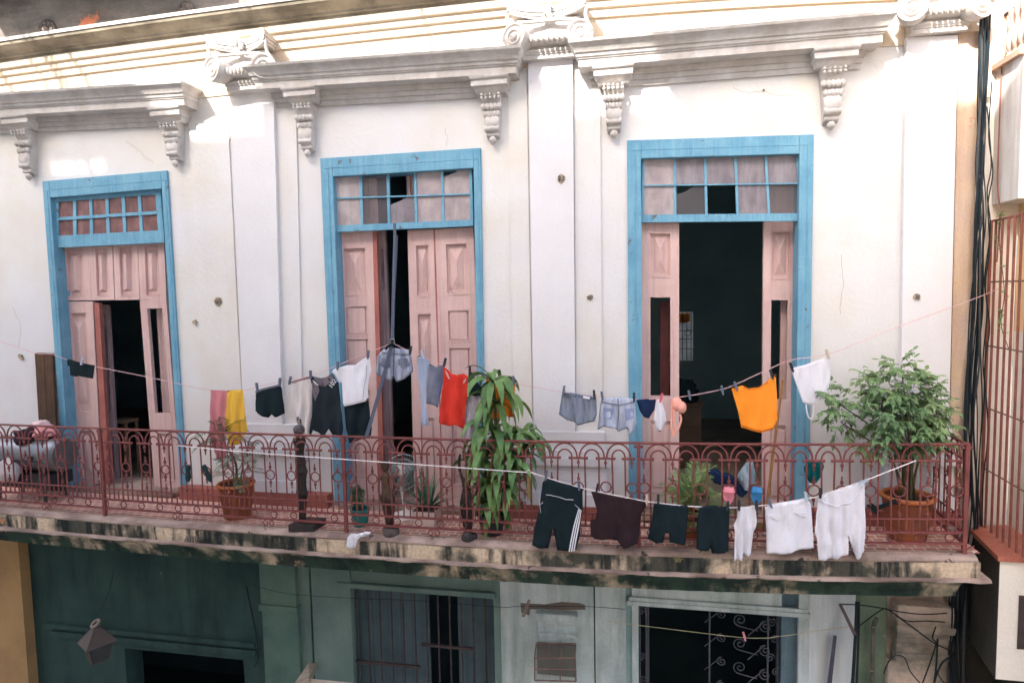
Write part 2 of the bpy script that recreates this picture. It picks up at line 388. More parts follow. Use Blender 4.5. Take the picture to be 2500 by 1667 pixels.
for i in range(len(rows) - 1):
    a, b = rows[i], rows[i + 1]
    for j in range(3):
        if j == 1 and i % 2 == 1: continue
        wall.add([a[j], b[j], b[j + 1], a[j + 1]], [(0, 1, 2, 3)])
w = mesh('wall', wall, M_WALL, False)
bm = bmesh.new(); bm.from_mesh(w); bmesh.ops.remove_doubles(bm, verts=bm.verts, dist=0.0005)
bmesh.ops.recalc_face_normals(bm, faces=bm.faces); bm.to_mesh(w); bm.free()
wo = link('wall', w, house)
sm = wo.modifiers.new('thick', 'SOLIDIFY'); sm.thickness = 0.3
sm.offset = 1.0 if w.polygons[0].normal.y > 0 else -1.0
# rooms behind: one long dark room with a window at its back
room = MB()
RY0, RY1, RZ0, RZ1 = 0.31, 6.0, 4.98, 10.2
room.add([(-12, RY1, RZ0), (3.0, RY1, RZ0), (3.0, RY1, RZ1), (-12, RY1, RZ1), (-12, RY0, RZ0), (3.0, RY0, RZ0), (3.0, RY0, RZ1), (-12, RY0, RZ1)],
         [(4, 5, 1, 0), (7, 6, 2, 3), (4, 0, 3, 7), (5, 6, 2, 1)])
WB = [P(1640, 762, RY1), P(1692, 770, RY1), P(1692, 880, RY1), P(1640, 880, RY1)]
bx0, bx1, bz1, bz0 = WB[0].x, WB[1].x, WB[0].z, WB[2].z
for x0, x1, z0, z1 in [(-12, bx0, RZ0, RZ1), (bx1, 3.0, RZ0, RZ1), (bx0, bx1, RZ0, bz0), (bx0, bx1, bz1, RZ1)]:
    room.add([(x0, RY1 - .01, z0), (x1, RY1 - .01, z0), (x1, RY1 - .01, z1), (x0, RY1 - .01, z1)], [(0, 1, 2, 3)])
room.f = room.f[:4] + room.f[4:]
for x in (-4.9, -0.75):
    room.box(x, x + 0.15, RY0 + 0.01, RY1 - 0.02, RZ0 + 0.002, RZ1 - 0.002)
obj('room', room, M_DARKR, house, False)
obj('room_floor', MB().box(-11.9, 2.95, RY0 + .02, RY1 - .03, RZ0 + .003, RZ0 + .012), mat('worn_room_floor', L(150, 136, 122), 0.8, var=L(120, 106, 96), var_scale=3, var_amt=0.7), house, False)
gr = MB()
for i in range(5):
    x = bx0 + (bx1 - bx0) * (i + 0.5) / 5
    gr.tube([(x, RY1 - 0.06, bz0), (x, RY1 - 0.06, bz1)], 0.008, 5)
for z in (0.25, 0.45, 0.62):
    zz = bz0 + (bz1 - bz0) * z
    gr.tube([(bx0, RY1 - 0.06, zz), (bx1, RY1 - 0.06, zz)], 0.008, 5)
gr.tube(arc((bx0 + 0.3, RY1 - 0.06, bz0 + 0.55), 0.06, 0, 2 * pi, 13)[:-1], 0.007, 5, True)
obj('rear_grille', gr, M_STEEL, house)
tag(obj('courtyard_wall', MB().box(-12, 6, 7.6, 7.8, 0, 8.0), mat('courtyard_plaster', L(186, 170, 154), 0.95, var=L(140, 128, 112), var_scale=3, var_amt=0.9)), kind='structure')

# pilasters > necking, capital
def shaft(px, y, name='pilaster', m=M_PIL):
    return obj(name, MB().pq(px, y, -y), m, house, False)
pil1 = shaft([(560, 262), (668, 250), (692, 1160), (601, 1160)], -0.07)
pil2 = shaft([(1289, 140), (1398, 134), (1406, 1225), (1306, 1225)], -0.07)
pil3 = shaft([(2213, 92), (2339, 86), (2314, 1170), (2196, 1170)], -0.07)
pil0 = shaft([(-220, 360), (-95, 350), (-30, 1150), (-120, 1150)], -0.07)
for px in ([(461, 300), (556, 290), (598, 1150), (502, 1150)], [(1401, 140), (1465, 138), (1472, 1225), (1408, 1225)], [(1240, 200), (1286, 198), (1303, 1225), (1258, 1225)],
           [(672, 250), (722, 245), (742, 1160), (694, 1160)]):
    obj('pilaster_backing', MB().pq(px, -0.022, 0.022), M_WALL, house, False)
# pedestals and skirting at the balcony floor
for u0, u1, v in ((560, 735, 1110), (1285, 1480, 1135), (2170, 2330, 1115), (-200, -60, 1100)):
    ped = MB()
    a = P(u0, v, -0.1); b = P(u1, v, -0.1)
    zf = sag((a.x + b.x) / 2, 5.0)
    for p, z0, z1 in ((0.13, 0.16, 0.30), (0.10, 0.30, 0.62), (0.15, 0.62, 0.70), (0.12, 0.70, 0.78), (0.085, 0.78, 0.98)):
        ped.box(a.x - p + 0.1, b.x + p - 0.1, -p, -0.0005, zf + z0, zf + z1 - 0.001)
    obj('pedestal', ped, M_PIL, house, True)
for u0, u1, y in ((455, 812, 0), (1190, 1532, 0), (1978, 2330, 0), (-200, 150, 0)):
    x0, x1 = P(u0, 1200, 0).x, P(u1, 1220, 0).x
    obj('skirting', MB().sweep([(-0.135, 5.0), (-0.135, 5.16), (0.0, 5.16), (0.0, 5.0)], lin(x0, x1, 6)), M_SKIRT, house, False)

# entablature: fascia bands, moulding, stained frieze with rosettes, eave
XE = lin(XL, 2.55, 40)
obj('architrave', MB().sweep([(0, 10.372), (-0.045, 10.372), (-0.045, 10.455), (-0.075, 10.462), (-0.075, 10.53), (-0.11, 10.538), (-0.11, 10.612), (0, 10.612)], XE), M_CREAM, house, True, 20)
obj('cornice_moulding', MB().sweep([(0, 10.613), (-0.112, 10.613), (-0.115, 10.640), (-0.15, 10.645), (-0.16, 10.665), (-0.275, 10.735), (-0.285, 10.765), (0, 10.78)], XE), M_MOULD, house, True, 25)
obj('cornice_fillet', MB().sweep([(0, 10.765), (-0.30, 10.772), (-0.30, 10.81), (0, 10.83)], XE), M_ORN, house, True, 25)
obj('panel_band', MB().sweep([(-0.0015, 9.93), (-0.016, 9.93), (-0.016, 10.371), (-0.0015, 10.371)], XE), M_CREAM, house, True, 25)
obj('frieze', MB().sweep([(0, 10.83), (-0.03, 10.83), (-0.03, 13.1), (0, 13.1)], XE), M_FRIEZE, house, False)
_e = lambda u, v: P(u, v, -0.03).x - 0.02 - 0.97 * _dx
for x0, x1 in ((XL, _e(-40, 100)), (_e(18, 100), _e(588, 20)), (_e(712, 20), 2.6)):  # unseen eave, gapped to let sun patches onto the frieze
    ev = MB(); ev.box(x0, x1, -1.25, 0.0, 12.05, 12.3); ev.box(x0, x1, -1.0, -0.03, 11.60, 12.048)
    obj('eave', ev, M_FRIEZE, house, False)
for u, v in ((118, 76), (455, 32), (835, -6)):
    c = P(u, v, -0.03)
    rs = MB()
    rs.lathe([(0.13, 0), (0.13, 0.02), (0.115, 0.035), (0.05, 0.035), (0.04, 0.055), (0.0, 0.06)], c, 16, (0, -1, 0))
    for k in range(8):
        a = 2 * pi * k / 8
        rs.ball(c + Vector((0.083 * cos(a), -0.035, 0.083 * sin(a))), 0.026, 0.018, 0.026, 8, 5)
    obj('rosette', rs, mat('rosette_plaster', L(128, 118, 112), 0.95, var=L(70, 68, 66), var_scale=9, var_amt=0.9, bump=0.4), house)

# Ionic capitals
def capital(par, u0, u1, vt, vb, turn=0.0):
    a = P(u0, (vt + vb) / 2, -0.2); b = P(u1, (vt + vb) / 2, -0.2)
    w = b.x - a.x; cx = (a.x + b.x) / 2; z0 = P((u0 + u1) / 2, vb, -0.2).z; z1 = P((u0 + u1) / 2, vt, -0.2).z; h = z1 - z0
    cap = link('capital', None) if False else None
    m = MB()
    r = h * 0.31
    # neck block and astragal
    m.box(cx - w * 0.33, cx + w * 0.33, -0.15, -0.001, z0 - h * 0.15, z0 + h * 0.32)
    m.tube([(cx - w * 0.35, -0.155, z0 + h * 0.02), (cx + w * 0.35, -0.155, z0 + h * 0.02)], 0.022, 8)
    m.tube([(cx - w * 0.35, -0.150, z0 - h * 0.03), (cx + w * 0.35, -0.150, z0 - h * 0.03)], 0.014, 8)
    # echinus
    m.tube([(cx - w * 0.3, -0.17, z0 + h * 0.24), (cx + w * 0.3, -0.17, z0 + h * 0.24)], h * 0.13, 12)
    m.box(cx - w * 0.40, cx + w * 0.40, -0.2, -0.001, z0 + h * 0.34, z0 + h * 0.70)
    # concave abacus
    top = []; n = 12
    for i in range(n + 1):
        t = -1 + 2 * i / n
        top.append((cx + t * w * 0.5, -0.22 - 0.12 * t * t))
    for za, zb, s in ((0.70, 0.76, 0.93), (0.76, 0.84, 0.97), (0.84, 0.92, 1.02), (0.92, 1.0, 0.96)):
        f = [(cx + (x - cx) * s, y * s, z0 + h * (za + 0.10 * ((x - cx) / w * 2) ** 2)) for x, y in top]
        pts = f + [(cx + w * 0.46 * s, -0.001, z0 + h * (za + 0.1)), (cx - w * 0.46 * s, -0.001, z0 + h * (za + 0.1))]
        m.prism(pts, (0, 0, h * (zb - za) - 0.001))
    o = obj('capital', m, M_ORN, par)
    o2 = MB()
    for k in range(9):                       # egg moulding
        x = cx - w * 0.26 + w * 0.52 * k / 8
        o2.ball((x, -0.27, z0 + h * 0.22), w * 0.024, 0.035, h * 0.10, 8, 6)
    for i in range(9):                       # flower at the middle of the abacus
        q = random.random() * 2 * pi
        o2.ball((cx + 0.035 * cos(q), -0.25 - 0.02 * random.random(), z0 + h * (0.66 + 0.035 * i)), 0.03, 0.025, 0.028, 7, 5)
    for s in (-1, 1):                        # volutes: scrolled discs turned outward
        ax = Vector((0.35 * s, -1, 0)).normalized()
        c = Vector((cx + s * w * 0.40, -0.31 if s < 0 else -0.25, z0 + h * 0.27))
        o2.lathe([(r * .8, -0.22), (r * .92, -.1), (r, 0.02), (r * 0.96, 0.035), (r * 0.86, 0.03), (r * 0.8, 0.008), (r * 0.62, 0.008), (r * 0.56, 0.03), (r * 0.46, 0.03), (r * 0.4, 0.01),
                  (r * 0.3, 0.01), (r * 0.24, 0.035), (0.0, 0.05)], c, 22, ax)
        o2.tube([c + Vector((-s * r * 0.2, -0.01, r * 0.95)), (cx + s * w * 0.2, -0.27, z0 + h * 0.60), (cx, -0.25, z0 + h * 0.62)], 0.022, 6)
        o2.tube(smoothpath([(cx + s * w * 0.5, -0.3, z0 + h * 0.86), (cx + s * w * 0.48, -0.27, z0 + h * 0.6), (cx + s * (w * 0.40 + r * 0.9), -0.24, z0 + h * 0.33)], 4), 0.02, 6)
    obj('volute', o2, M_ORN, par)
capital(pil1, 520, 664, 97, 200)
capital(pil2, 1241, 1436, 15, 122)
capital(pil3, 2196, 2408, -62, 55)
capital(pil0, -240, -80, 220, 310)

# door hoods > corbels
HOOD = [(0.00, 0.0), (0.03, 0.0), (0.03, 0.05), (0.05, 0.056), (0.05, 0.10), (0.078, 0.106), (0.078, 0.16), (0.235, 0.165), (0.235, 0.236), (0.25, 0.241), (0.25, 0.252),
        (0.265, 0.257), (0.275, 0.276), (0.275, 0.284), (0.295, 0.292), (0.31, 0.318), (0.34, 0.348), (0.37, 0.367), (0.38, 0.392), (0.0, 0.405)]
def mitre(m, prof, x0, x1, zb, kx=0.6, back=-0.0005):
    """mouldings that return round both ends; prof = (projection, height)"""
    vs = []; n = len(prof)
    for p, z in prof:
        e = p * kx
        vs += [(x0 - e, back, zb(x0) + z), (x0 - e, -p + back, zb(x0) + z), (x1 + e, -p + back, zb(x1) + z), (x1 + e, back, zb(x1) + z)]
    fs = []
    for i in range(n - 1):
        for k in range(3):
            fs.append((i * 4 + k, i * 4 + k + 1, (i + 1) * 4 + k + 1, (i + 1) * 4 + k))
        fs.append((i * 4 + 3, i * 4, (i + 1) * 4, (i + 1) * 4 + 3))
    fs.append((0, 1, 2, 3)); fs.append(tuple((n - 1) * 4 + k for k in (3, 2, 1, 0)))
    m.add(vs, fs)
def corbel(par, x, z, zt):
    """console under a hood: capping block, cove, beads, leaf and bud; z is its tip, zt the hood's soffit"""
    w = 0.108; m = MB(); h = zt - z
    mitre(m, [(0.0, 0), (0.13, 0.0), (0.14, 0.012), (0.15, 0.03), (0.18, 0.055), (0.21, 0.066), (0.21, 0.122), (0.224, 0.126), (0.24, 0.146), (0.24, 0.158), (0.0, 0.158)], x - w * 0.92, x + w * 0.92, lambda q: zt - 0.157, 0.46)
    z1 = zt - 0.157
    n = 14; prof = []
    for i in range(n + 1):
        t = i / n
        d = 0.12 * (1 - t) ** 0.8 + 0.055 + 0.05 * sin(t * 2 * pi * 1.15 + 2.6) * (1 - 0.2 * t)
        ww = w * (0.98 - 0.34 * t)
        prof.append((d, ww, z1 - (h - 0.157 - 0.07) * t))
    vs = []
    for d, ww, zz in prof:
        vs += [(x - ww, -0.0005, zz), (x - ww, -d * 0.82, zz), (x - ww * 0.6, -d, zz), (x, -d * 0.93, zz), (x + ww * 0.6, -d, zz), (x + ww, -d * 0.82, zz), (x + ww, -0.0005, zz)]
    fs = [(i * 7 + k, i * 7 + k + 1, (i + 1) * 7 + k + 1, (i + 1) * 7 + k) for i in range(n) for k in range(6)] + [tuple(range(7)), tuple(n * 7 + k for k in range(6, -1, -1))]
    m.add(vs, fs)
    for r_, (dz, rr) in enumerate(((0.022, 0.015), (0.055, 0.018))):
        for k in range(5):
            m.ball((x - w * 0.86 + w * 1.72 * k / 4, -0.172 + r_ * 0.006, z1 - dz), rr, rr, rr * 1.1, 7, 5)
    H = h - 0.227
    for k in range(5):                                     # acanthus tips
        for q, t in ((1.0, 0.30), (0.8, 0.47), (0.55, 0.60)):
            xx = x + (k - 2) / 2 * w * 0.8 * q
            m.ball((xx, -0.135 + 0.06 * t, z1 - H * t), 0.026 * q + 0.006, 0.034, 0.04, 7, 5)
    m.tube([(x - w * 0.72, -0.10, z1 - H * 0.80), (x + w * 0.72, -0.10, z1 - H * 0.80)], 0.034, 9)
    m.ball((x, -0.105, z1 - H * 0.66), 0.032, 0.03, 0.03, 8, 6)
    m.tube([(x - w * 0.6, -0.07, z1 - H * 0.93), (x + w * 0.6, -0.07, z1 - H * 0.93)], 0.022, 8)
    m.ball((x, -0.065, z + 0.045), 0.042, 0.042, 0.04, 9, 6); m.lathe([(0.03, 0.02), (0.018, -0.012), (0.0, -0.02)], (x, -0.065, z + 0.012), 8)
    return obj('corbel', m, M_ORN, par, True, 50)
def hood(uL, vL, uR, vR, uT, vT, bL, bR):
    """uL.. back top corners of the hood on the wall, bL bR the corbel tips"""
    a = P(uL, vL, 0); b = P(uR, vR, 0)
    e = 0.38 * 0.6
    x0, x1 = a.x + e, b.x - e
    zb = lambda x: a.z + (b.z - a.z) * (x - a.x) / (b.x - a.x) - 0.405
    m = MB(); mitre(m, HOOD, x0, x1, zb)
    o = obj('hood', m, M_ORN, house, True, 30)
    for q in (bL, bR):
        c = P(q[0], q[1], -0.06)
        corbel(o, c.x, c.z, zb(c.x) + 0.1645)
hood(-42, 252, 496, 220, 0, 0, (72, 440), (430, 408))
hood(634, 182, 1288, 140, 0, 0, (752, 384), (1204, 353))
hood(1396, 128, 2158, 62, 0, 0, (1499, 338), (2028, 318))
# scars in the stucco
sc = MB()
for c, x, y, r in (('A2', 1515, 1232, 0.05), ('A4', 1500, 525, 0.06), ('A5', 1712, 495, 0.035), ('A6', 1597, 488, 0.04), ('A5', 1357, 1240, 0.03), ('A4', 1340, 662, 0.03), ('A4', 150, 900, 0.035), ('A1', 1595, 940, 0.05)):
    p = P(*K(c, x, y), -0.0)
    yy = -0.074 if c in ('A6',) or (c == 'A2') else -0.026
    n = 9; ring = [p + Vector((r * (0.7 + 0.5 * random.random()) * cos(2 * pi * k / n), yy, r * (0.7 + 0.6 * random.random()) * sin(2 * pi * k / n))) for k in range(n)]
    sc.prism(ring, (0, 0.02, 0))
sc.prism([P(*K('A5', *q), -0.03) for q in ((1398, 760), (1412, 762), (1408, 850), (1405, 890), (1392, 890), (1388, 840))], (0, 0.02, 0))
obj('plaster_scar', sc, mat('bare_plaster', L(196, 180, 156), 0.95, var=L(96, 84, 74), var_scale=24, var_amt=1.0, bump=0.8, bump_scale=60), house, False)
ho = MB()
for c, x, y, r, yy in (('A2', 1508, 1222, 0.018, -0.1), ('A4', 1500, 520, 0.03, -0.05), ('A5', 1712, 492, 0.02, -0.05), ('A6', 1597, 485, 0.022, -0.1), ('A3', 570, 622, 0.012, -0.02)):
    p = P(*K(c, x, y), 0); ho.ball(p + Vector((0, yy, 0)), r, 0.012, r, 8, 5)
obj('socket_hole', ho, mat('hole', L(112, 102, 96), 0.95), house)

# hairline cracks
M_CRACK = mat('crack', L(168, 160, 152), 0.95)
for pts in (KK('A4', 1660, 300, 1672, 620, 1690, 780, 1700, 1000), KK('A2', 720, 880, 740, 960, 716, 1010), KK('A3', 360, 600, 470, 640, 560, 622, 700, 660, 800, 640), KK('A1', 860, 960, 930, 1010, 980, 1060, 1060, 1120), KK('A5', 1500, 1150, 1420, 1240, 1440, 1330),
            KK('A6', 1100, 200, 1120, 420, 1090, 640), KK('A4', 90, 560, 150, 700, 130, 860)):
    q = []
    for i in range(len(pts) - 1):
        for k in range(6):
            t = k / 6; q.append(P(pts[i][0] + (pts[i + 1][0] - pts[i][0]) * t + random.uniform(-3, 3), pts[i][1] + (pts[i + 1][1] - pts[i][1]) * t + random.uniform(-2, 2), -0.0005))
    obj('crack', MB().tube(q, 0.0022, 4), M_CRACK, house)

# ------------------------------------------------------------------ doorways
def strip(px, s0, s1, t0, t1):
    TL, TR, BR, BL = px
    def at(s, t):
        a = (TL[0] + (TR[0] - TL[0]) * s, TL[1] + (TR[1] - TL[1]) * s); b = (BL[0] + (BR[0] - BL[0]) * s, BL[1] + (BR[1] - BL[1]) * s)
        return (a[0] + (b[0] - a[0]) * t, a[1] + (b[1] - a[1]) * t)
    return [at(s0, t0), at(s1, t0), at(s1, t1), at(s0, t1)]
def doorway(F, sL, sR, tT, trans, t_rail):
    """blue frame: outer face, deep jambs, head, transom with its bars and panes. fractions of the frame outline"""
    m = MB()
    m.pq(strip(F, 0, sL, 0, 1.0), -0.03, 0.23); m.pq(strip(F, 1 - sR, 1, 0, 1.0), -0.03, 0.23)
    m.pq(strip(F, sL + .0006, 1 - sR - .0006, 0, tT), -0.032, 0.23)
    m.pq(strip(F, sL * 0.35, 1 - sR * 0.35, tT * 0.52, tT * 0.56), -0.036, 0.01)
    for s in (sL * 0.55, 1 - sR * 0.45):
        m.pq(strip(F, s, s + 0.006, tT * 0.6, 1), -0.036, 0.01)
    fr = obj('door_frame', m, M_BLUE, house, False)
    bv = fr.modifiers.new('edge', 'BEVEL'); bv.width = 0.004; bv.segments = 1; bv.limit_method = 'ANGLE'
    return fr
def transom(fr, px, nx, ny, y, bar, midbar, rail, panes):
    """px: outline of the glazed sash; rail = fractions of border left top right bottom"""
    m = MB(); l, t, r, b = rail
    m.pq(strip(px, 0, 1, 0, t), y, 0.05); m.pq(strip(px, 0, 1, 1 - b, 1), y, 0.05)
    m.pq(strip(px, 0, l, t, 1 - b), y + 0.001, 0.05); m.pq(strip(px, 1 - r, 1, t, 1 - b), y + 0.001, 0.05)
    obj('transom_sash', m, M_BLUE, fr, False)
    w = (1 - l - r) / nx; h = (1 - t - b) / ny
    for i in range(1, nx):
        obj('muntin', MB().pq(strip(px, l + i * w - bar / 2, l + i * w + bar / 2, t, 1 - b), y + 0.006, 0.03), M_BLUE, fr, False)
    for j in range(1, ny):
        obj('muntin', MB().pq(strip(px, l, 1 - r, t + j * h - midbar / 2, t + j * h + midbar / 2), y - 0.004, 0.034), M_BLUE, fr, False)
    for j in range(ny):
        for i in range(nx):
            k = panes[j][i]
            if k == '.': continue
            g = {'r': M_GLASSR, 'd': M_GLASS, 's': M_GLASSD, 'c': M_GLASSC}[k.lower()]
            q = MB()
            if k.isupper():   # broken corner
                c4 = strip(px, l + i * w, l + (i + 1) * w, t + j * h, t + (j + 1) * h)
                pts = [P(*z, y + 0.02) for z in strip(px, l + i * w, l + (i + 1) * w, t + j * h, t + (j + 1) * h)]
                cut = []
                for kk in range(7):
                    a = kk / 6; cut.append(pts[0].lerp(pts[1], 0.70 * (1 - a) + 0.0) + (pts[3] - pts[0]) * (0.28 * sin(a * pi / 2) + 0.03 * random.random()))
                q.prism([pts[1], pts[2], pts[3]] + cut[::-1], (0, 0.004, 0))
            else:
                q.pq(strip(px, l + i * w, l + (i + 1) * w, t + j * h, t + (j + 1) * h), y + 0.02, 0.004)
            obj('pane', q, g, fr, False)
            # ragged putty round the dusty panes
    return m
def leaf(px, y, panels, th=0.05, name='door_leaf', edge=None, hole=None, m_=None):
    """a door leaf with recessed panels: panels = (s0,s1,t0,t1,style)"""
    m_ = m_ or M_PINK
    o = MB()
    ss = sorted(panels, key=lambda p: p[2])
    # stiles and rails around the openings
    s0 = min(p[0] for p in ss); s1 = max(p[1] for p in ss)
    o.pq(strip(px, 0, s0, 0, 1), y, th); o.pq(strip(px, s1, 1, 0, 1), y, th)
    t = 0.0
    for p in ss:
        o.pq(strip(px, s0, s1, t, p[2]), y + 0.0004, th); t = p[3]
    o.pq(strip(px, s0, s1, t, 1), y + 0.0004, th)
    d = obj(name, o, m_, house, False)
    for (a, b, t0, t1, st) in ss:
        if st == 'open': continue
        q = MB(); q.pq(strip(px, a, b, t0, t1), y + (0.036 if st == 'dia' else 0.022), 0.012)
        ins = 0.16 if st != 'flat' else 0.1
        da, dt = (b - a) * ins, (t1 - t0) * 0.09
        if st in ('dia', 'up', 'down'):    # fielded panel whose ends run to a point
            mid = (a + b) / 2; e = min((t1 - t0) * 0.3, 0.05)
            c = [(a + da, t0 + dt), (b - da, t0 + dt), (b - da, t1 - dt), (a + da, t1 - dt)]
            base = [P(*strip(px, s, s, tt, tt)[0], y + 0.035) for s, tt in c]
            inn = [P(*strip(px, s, s, tt, tt)[0], y - 0.002) for s, tt in ((mid, t0 + dt + e), (mid, t1 - dt - e))]
            q.add(base + inn, [(0, 1, 4), (1, 2, 5, 4), (2, 3, 5), (3, 0, 4, 5)])
        else:
            q.pq(strip(px, a + da, b - da, t0 + dt, t1 - dt), y + 0.008, 0.014, 0.0)
        # bead round the panel
        q.pq(strip(px, a, b, t0, t0 + 0.007), y - 0.006, 0.03); q.pq(strip(px, a, b, t1 - 0.007, t1), y - 0.006, 0.03)
        obj('door_panel', q, m_, d, True, 12)
    if edge:
        obj('door_edge', MB().pq(edge, y - 0.001, th), M_PINKR, d, False)
    return d
fr1 = doorway(F1, 0.055, 0.05, 0.055, None, 0)
transom(fr1, [K('A1', 360, 1328), K('A1', 1094, 1270), K('A4', 1124, 118), K('A4', 360, 155)], 6, 2, 0.03, 0.028, 0.055, (0.05, 0.15, 0.05, 0.22), ['rrrrrr', 'rrrrrr'])
Y1 = 0.13
# fixed upper shutters of door one
for i, (a, b) in enumerate(((398, 612), (612, 768), (772, 940), (942, 1122))):
    leaf([K('A4', a, 150 - (a - 398) * 0.045), K('A4', b, 150 - (b - 398) * 0.045), K('A4', b + 14, 514 - (b - 398) * 0.01), K('A4', a + 16, 516 - (a - 398) * 0.01)], Y1, [(0.24, 0.76, 0.06, 0.92, 'dia')], 0.04, 'upper_shutter')
leaf([K('A4', 424, 522), K('A4', 632, 520), K('B1', 915, 700), K('B1', 694, 680)], Y1, [(0.25, 0.75, 0.055, 0.60, 'dia'), (0.25, 0.75, 0.69, 0.96, 'dia')], edge=[K('A4', 644, 530), K('A4', 676, 530), K('B1', 985, 690), K('B1', 930, 700)])
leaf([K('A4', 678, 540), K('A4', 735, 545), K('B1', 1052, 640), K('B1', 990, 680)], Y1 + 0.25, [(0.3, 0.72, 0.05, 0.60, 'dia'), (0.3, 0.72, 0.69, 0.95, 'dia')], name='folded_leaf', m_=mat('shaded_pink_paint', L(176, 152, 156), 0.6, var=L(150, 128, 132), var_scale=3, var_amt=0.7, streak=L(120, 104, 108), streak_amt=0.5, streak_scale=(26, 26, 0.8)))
leaf([K('A4', 955, 514), K('A4', 1136, 506), K('B1', 1622, 715), K('B1', 1385, 700)], Y1, [(0.3, 0.82, 0.045, 0.60, 'open'), (0.25, 0.78, 0.70, 0.96, 'dia')])
obj('folded_leaf', MB().pq([K('A4', 1068, 565), K('A4', 1125, 562), K('A4', 1190, 1430), K('A4', 1122, 1430)], Y1 + 0.16, 0.04), M_PINK, house, False)

fr2 = doorway(F2, 0.075, 0.045, 0.055, None, 0)
T2 = [K('N', 808, 406), K('A2', 900, 1118), K('A2', 912, 1545), K('N', 812, 567)]
transom(fr2, T2, 5, 2, 0.03, 0.018, 0.022, (0.016, 0.075, 0.02, 0.10), ['dc.dD', 'dcSdd'])
Y2 = 0.14
leaf([K('N', 815, 568), K('N', 911, 563), K('N', 932, 1228), K('N', 832, 1226)], Y2, [(0.25, 0.78, 0.055, 0.235, 'dia'), (0.25, 0.78, 0.27, 0.385, 'flat'), (0.25, 0.78, 0.39, 0.53, 'flat'), (0.25, 0.78, 0.58, 0.92, 'dia')], edge=[K('A5', 222, 44), K('A5', 250, 44), K('B2', 1166, 600), K('B2', 1122, 600)])
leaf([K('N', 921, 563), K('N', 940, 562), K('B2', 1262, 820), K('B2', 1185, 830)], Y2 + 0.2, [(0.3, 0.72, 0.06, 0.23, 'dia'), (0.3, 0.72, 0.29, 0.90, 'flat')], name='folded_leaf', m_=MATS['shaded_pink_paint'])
leaf([K('A5', 462, 35), K('A5', 638, 28), K('B2', 1690, 850), K('B2', 1440, 840)], Y2, [(0.3, 0.78, 0.05, 0.245, 'dia'), (0.3, 0.78, 0.30, 0.62, 'dia'), (0.3, 0.78, 0.68, 0.94, 'flat')])
leaf([K('A5', 650, 28), K('A5', 912, 14), K('B2', 2055, 870), K('B2', 1700, 850)], Y2, [(0.27, 0.8, 0.05, 0.24, 'dia'), (0.27, 0.8, 0.29, 0.41, 'flat'), (0.27, 0.8, 0.425, 0.54, 'flat'), (0.27, 0.8, 0.60, 0.93, 'dia')])
obj('door_edge', MB().pq([K('A5', 636, 28), K('A5', 651, 28), K('B2', 1702, 850), K('B2', 1688, 850)], Y2 + 0.002, 0.04), M_PINKR, house, False)
# pink inner leaves seen through the transom
leaf([K('A2', 128, 1160), K('A2', 245, 1155), K('A2', 262, 1540), K('A2', 140, 1545)], Y2 + 0.05, [(0.1, 0.55, 0.05, 0.95, 'flat')], name='inner_shutter')
leaf([K('A2', 452, 1150), K('A2', 672, 1135), K('A2', 680, 1530), K('A2', 470, 1540)], Y2 + 0.05, [(0.1, 0.75, 0.05, 0.95, 'flat')], name='inner_shutter')

fr3 = doorway(F3, 0.075, 0.075, 0.05, None, 0)
T3 = [K('A2', 2068, 1050), K('A3', 812, 1032), K('A3', 850, 1510), K('N', 1566, 543)]
transom(fr3, T3, 5, 2, 0.03, 0.016, 0.018, (0.014, 0.04, 0.02, 0.11), ['dssss', 'dC.sc'])
Y3 = 0.13
leaf([K('N', 1564, 541), K('N', 1658, 541), K('N', 1658, 1240), K('N', 1566, 1238)], Y3, [(0.25, 0.77, 0.035, 0.195, 'dia'), (0.25, 0.77, 0.265, 0.61, 'open'), (0.25, 0.77, 0.69, 0.95, 'flat')])
obj('folded_leaf', MB().pq([K('A5', 2190, 520), K('A5', 2248, 520), K('A5', 2248, 1200), K('A5', 2190, 1200)], Y3 + 0.2, 0.05), mat('maroon_paint', L(92, 44, 42), 0.6, var=L(70, 34, 34), var_scale=8, var_amt=0.7), house, False)
leaf([K('N', 1864, 541), K('N', 1948, 541), K('B4', 265, 980), K('N', 1860, 1262)], Y3 + 0.1, [(0.25, 0.76, 0.03, 0.195, 'dia'), (0.25, 0.76, 0.265, 0.60, 'open'), (0.25, 0.76, 0.68, 0.95, 'flat')], edge=[K('N', 1948, 545), K('N', 1955, 545), K('B4', 300, 980), K('B4', 268, 980)])
obj('folded_leaf', MB().pq([K('A6', 692, 505), K('A6', 745, 505), K('A6', 738, 1210), K('A6', 680, 1210)], Y3 + 0.24, 0.04), M_PINK, house, False)
leaf([K('A3', 598, 1258), K('A3', 800, 1258), K('A3', 800, 1455), K('A3', 598, 1458)], Y3 + 0.1, [(0.2, 0.7, 0.05, 0.95, 'flat')], name='inner_shutter')
# thresholds
for F in (F1, F2, F3):
    th = MB()
    a, b = P(*F[3], 0), P(*F[2], 0)
    z = sag((a.x + b.x) / 2, 5.0)
    th.box(a.x + 0.1, b.x - 0.1, -0.12, 0.5, z + 0.003, z + 0.05)
    obj('threshold', th, M_SLABT, house, False)

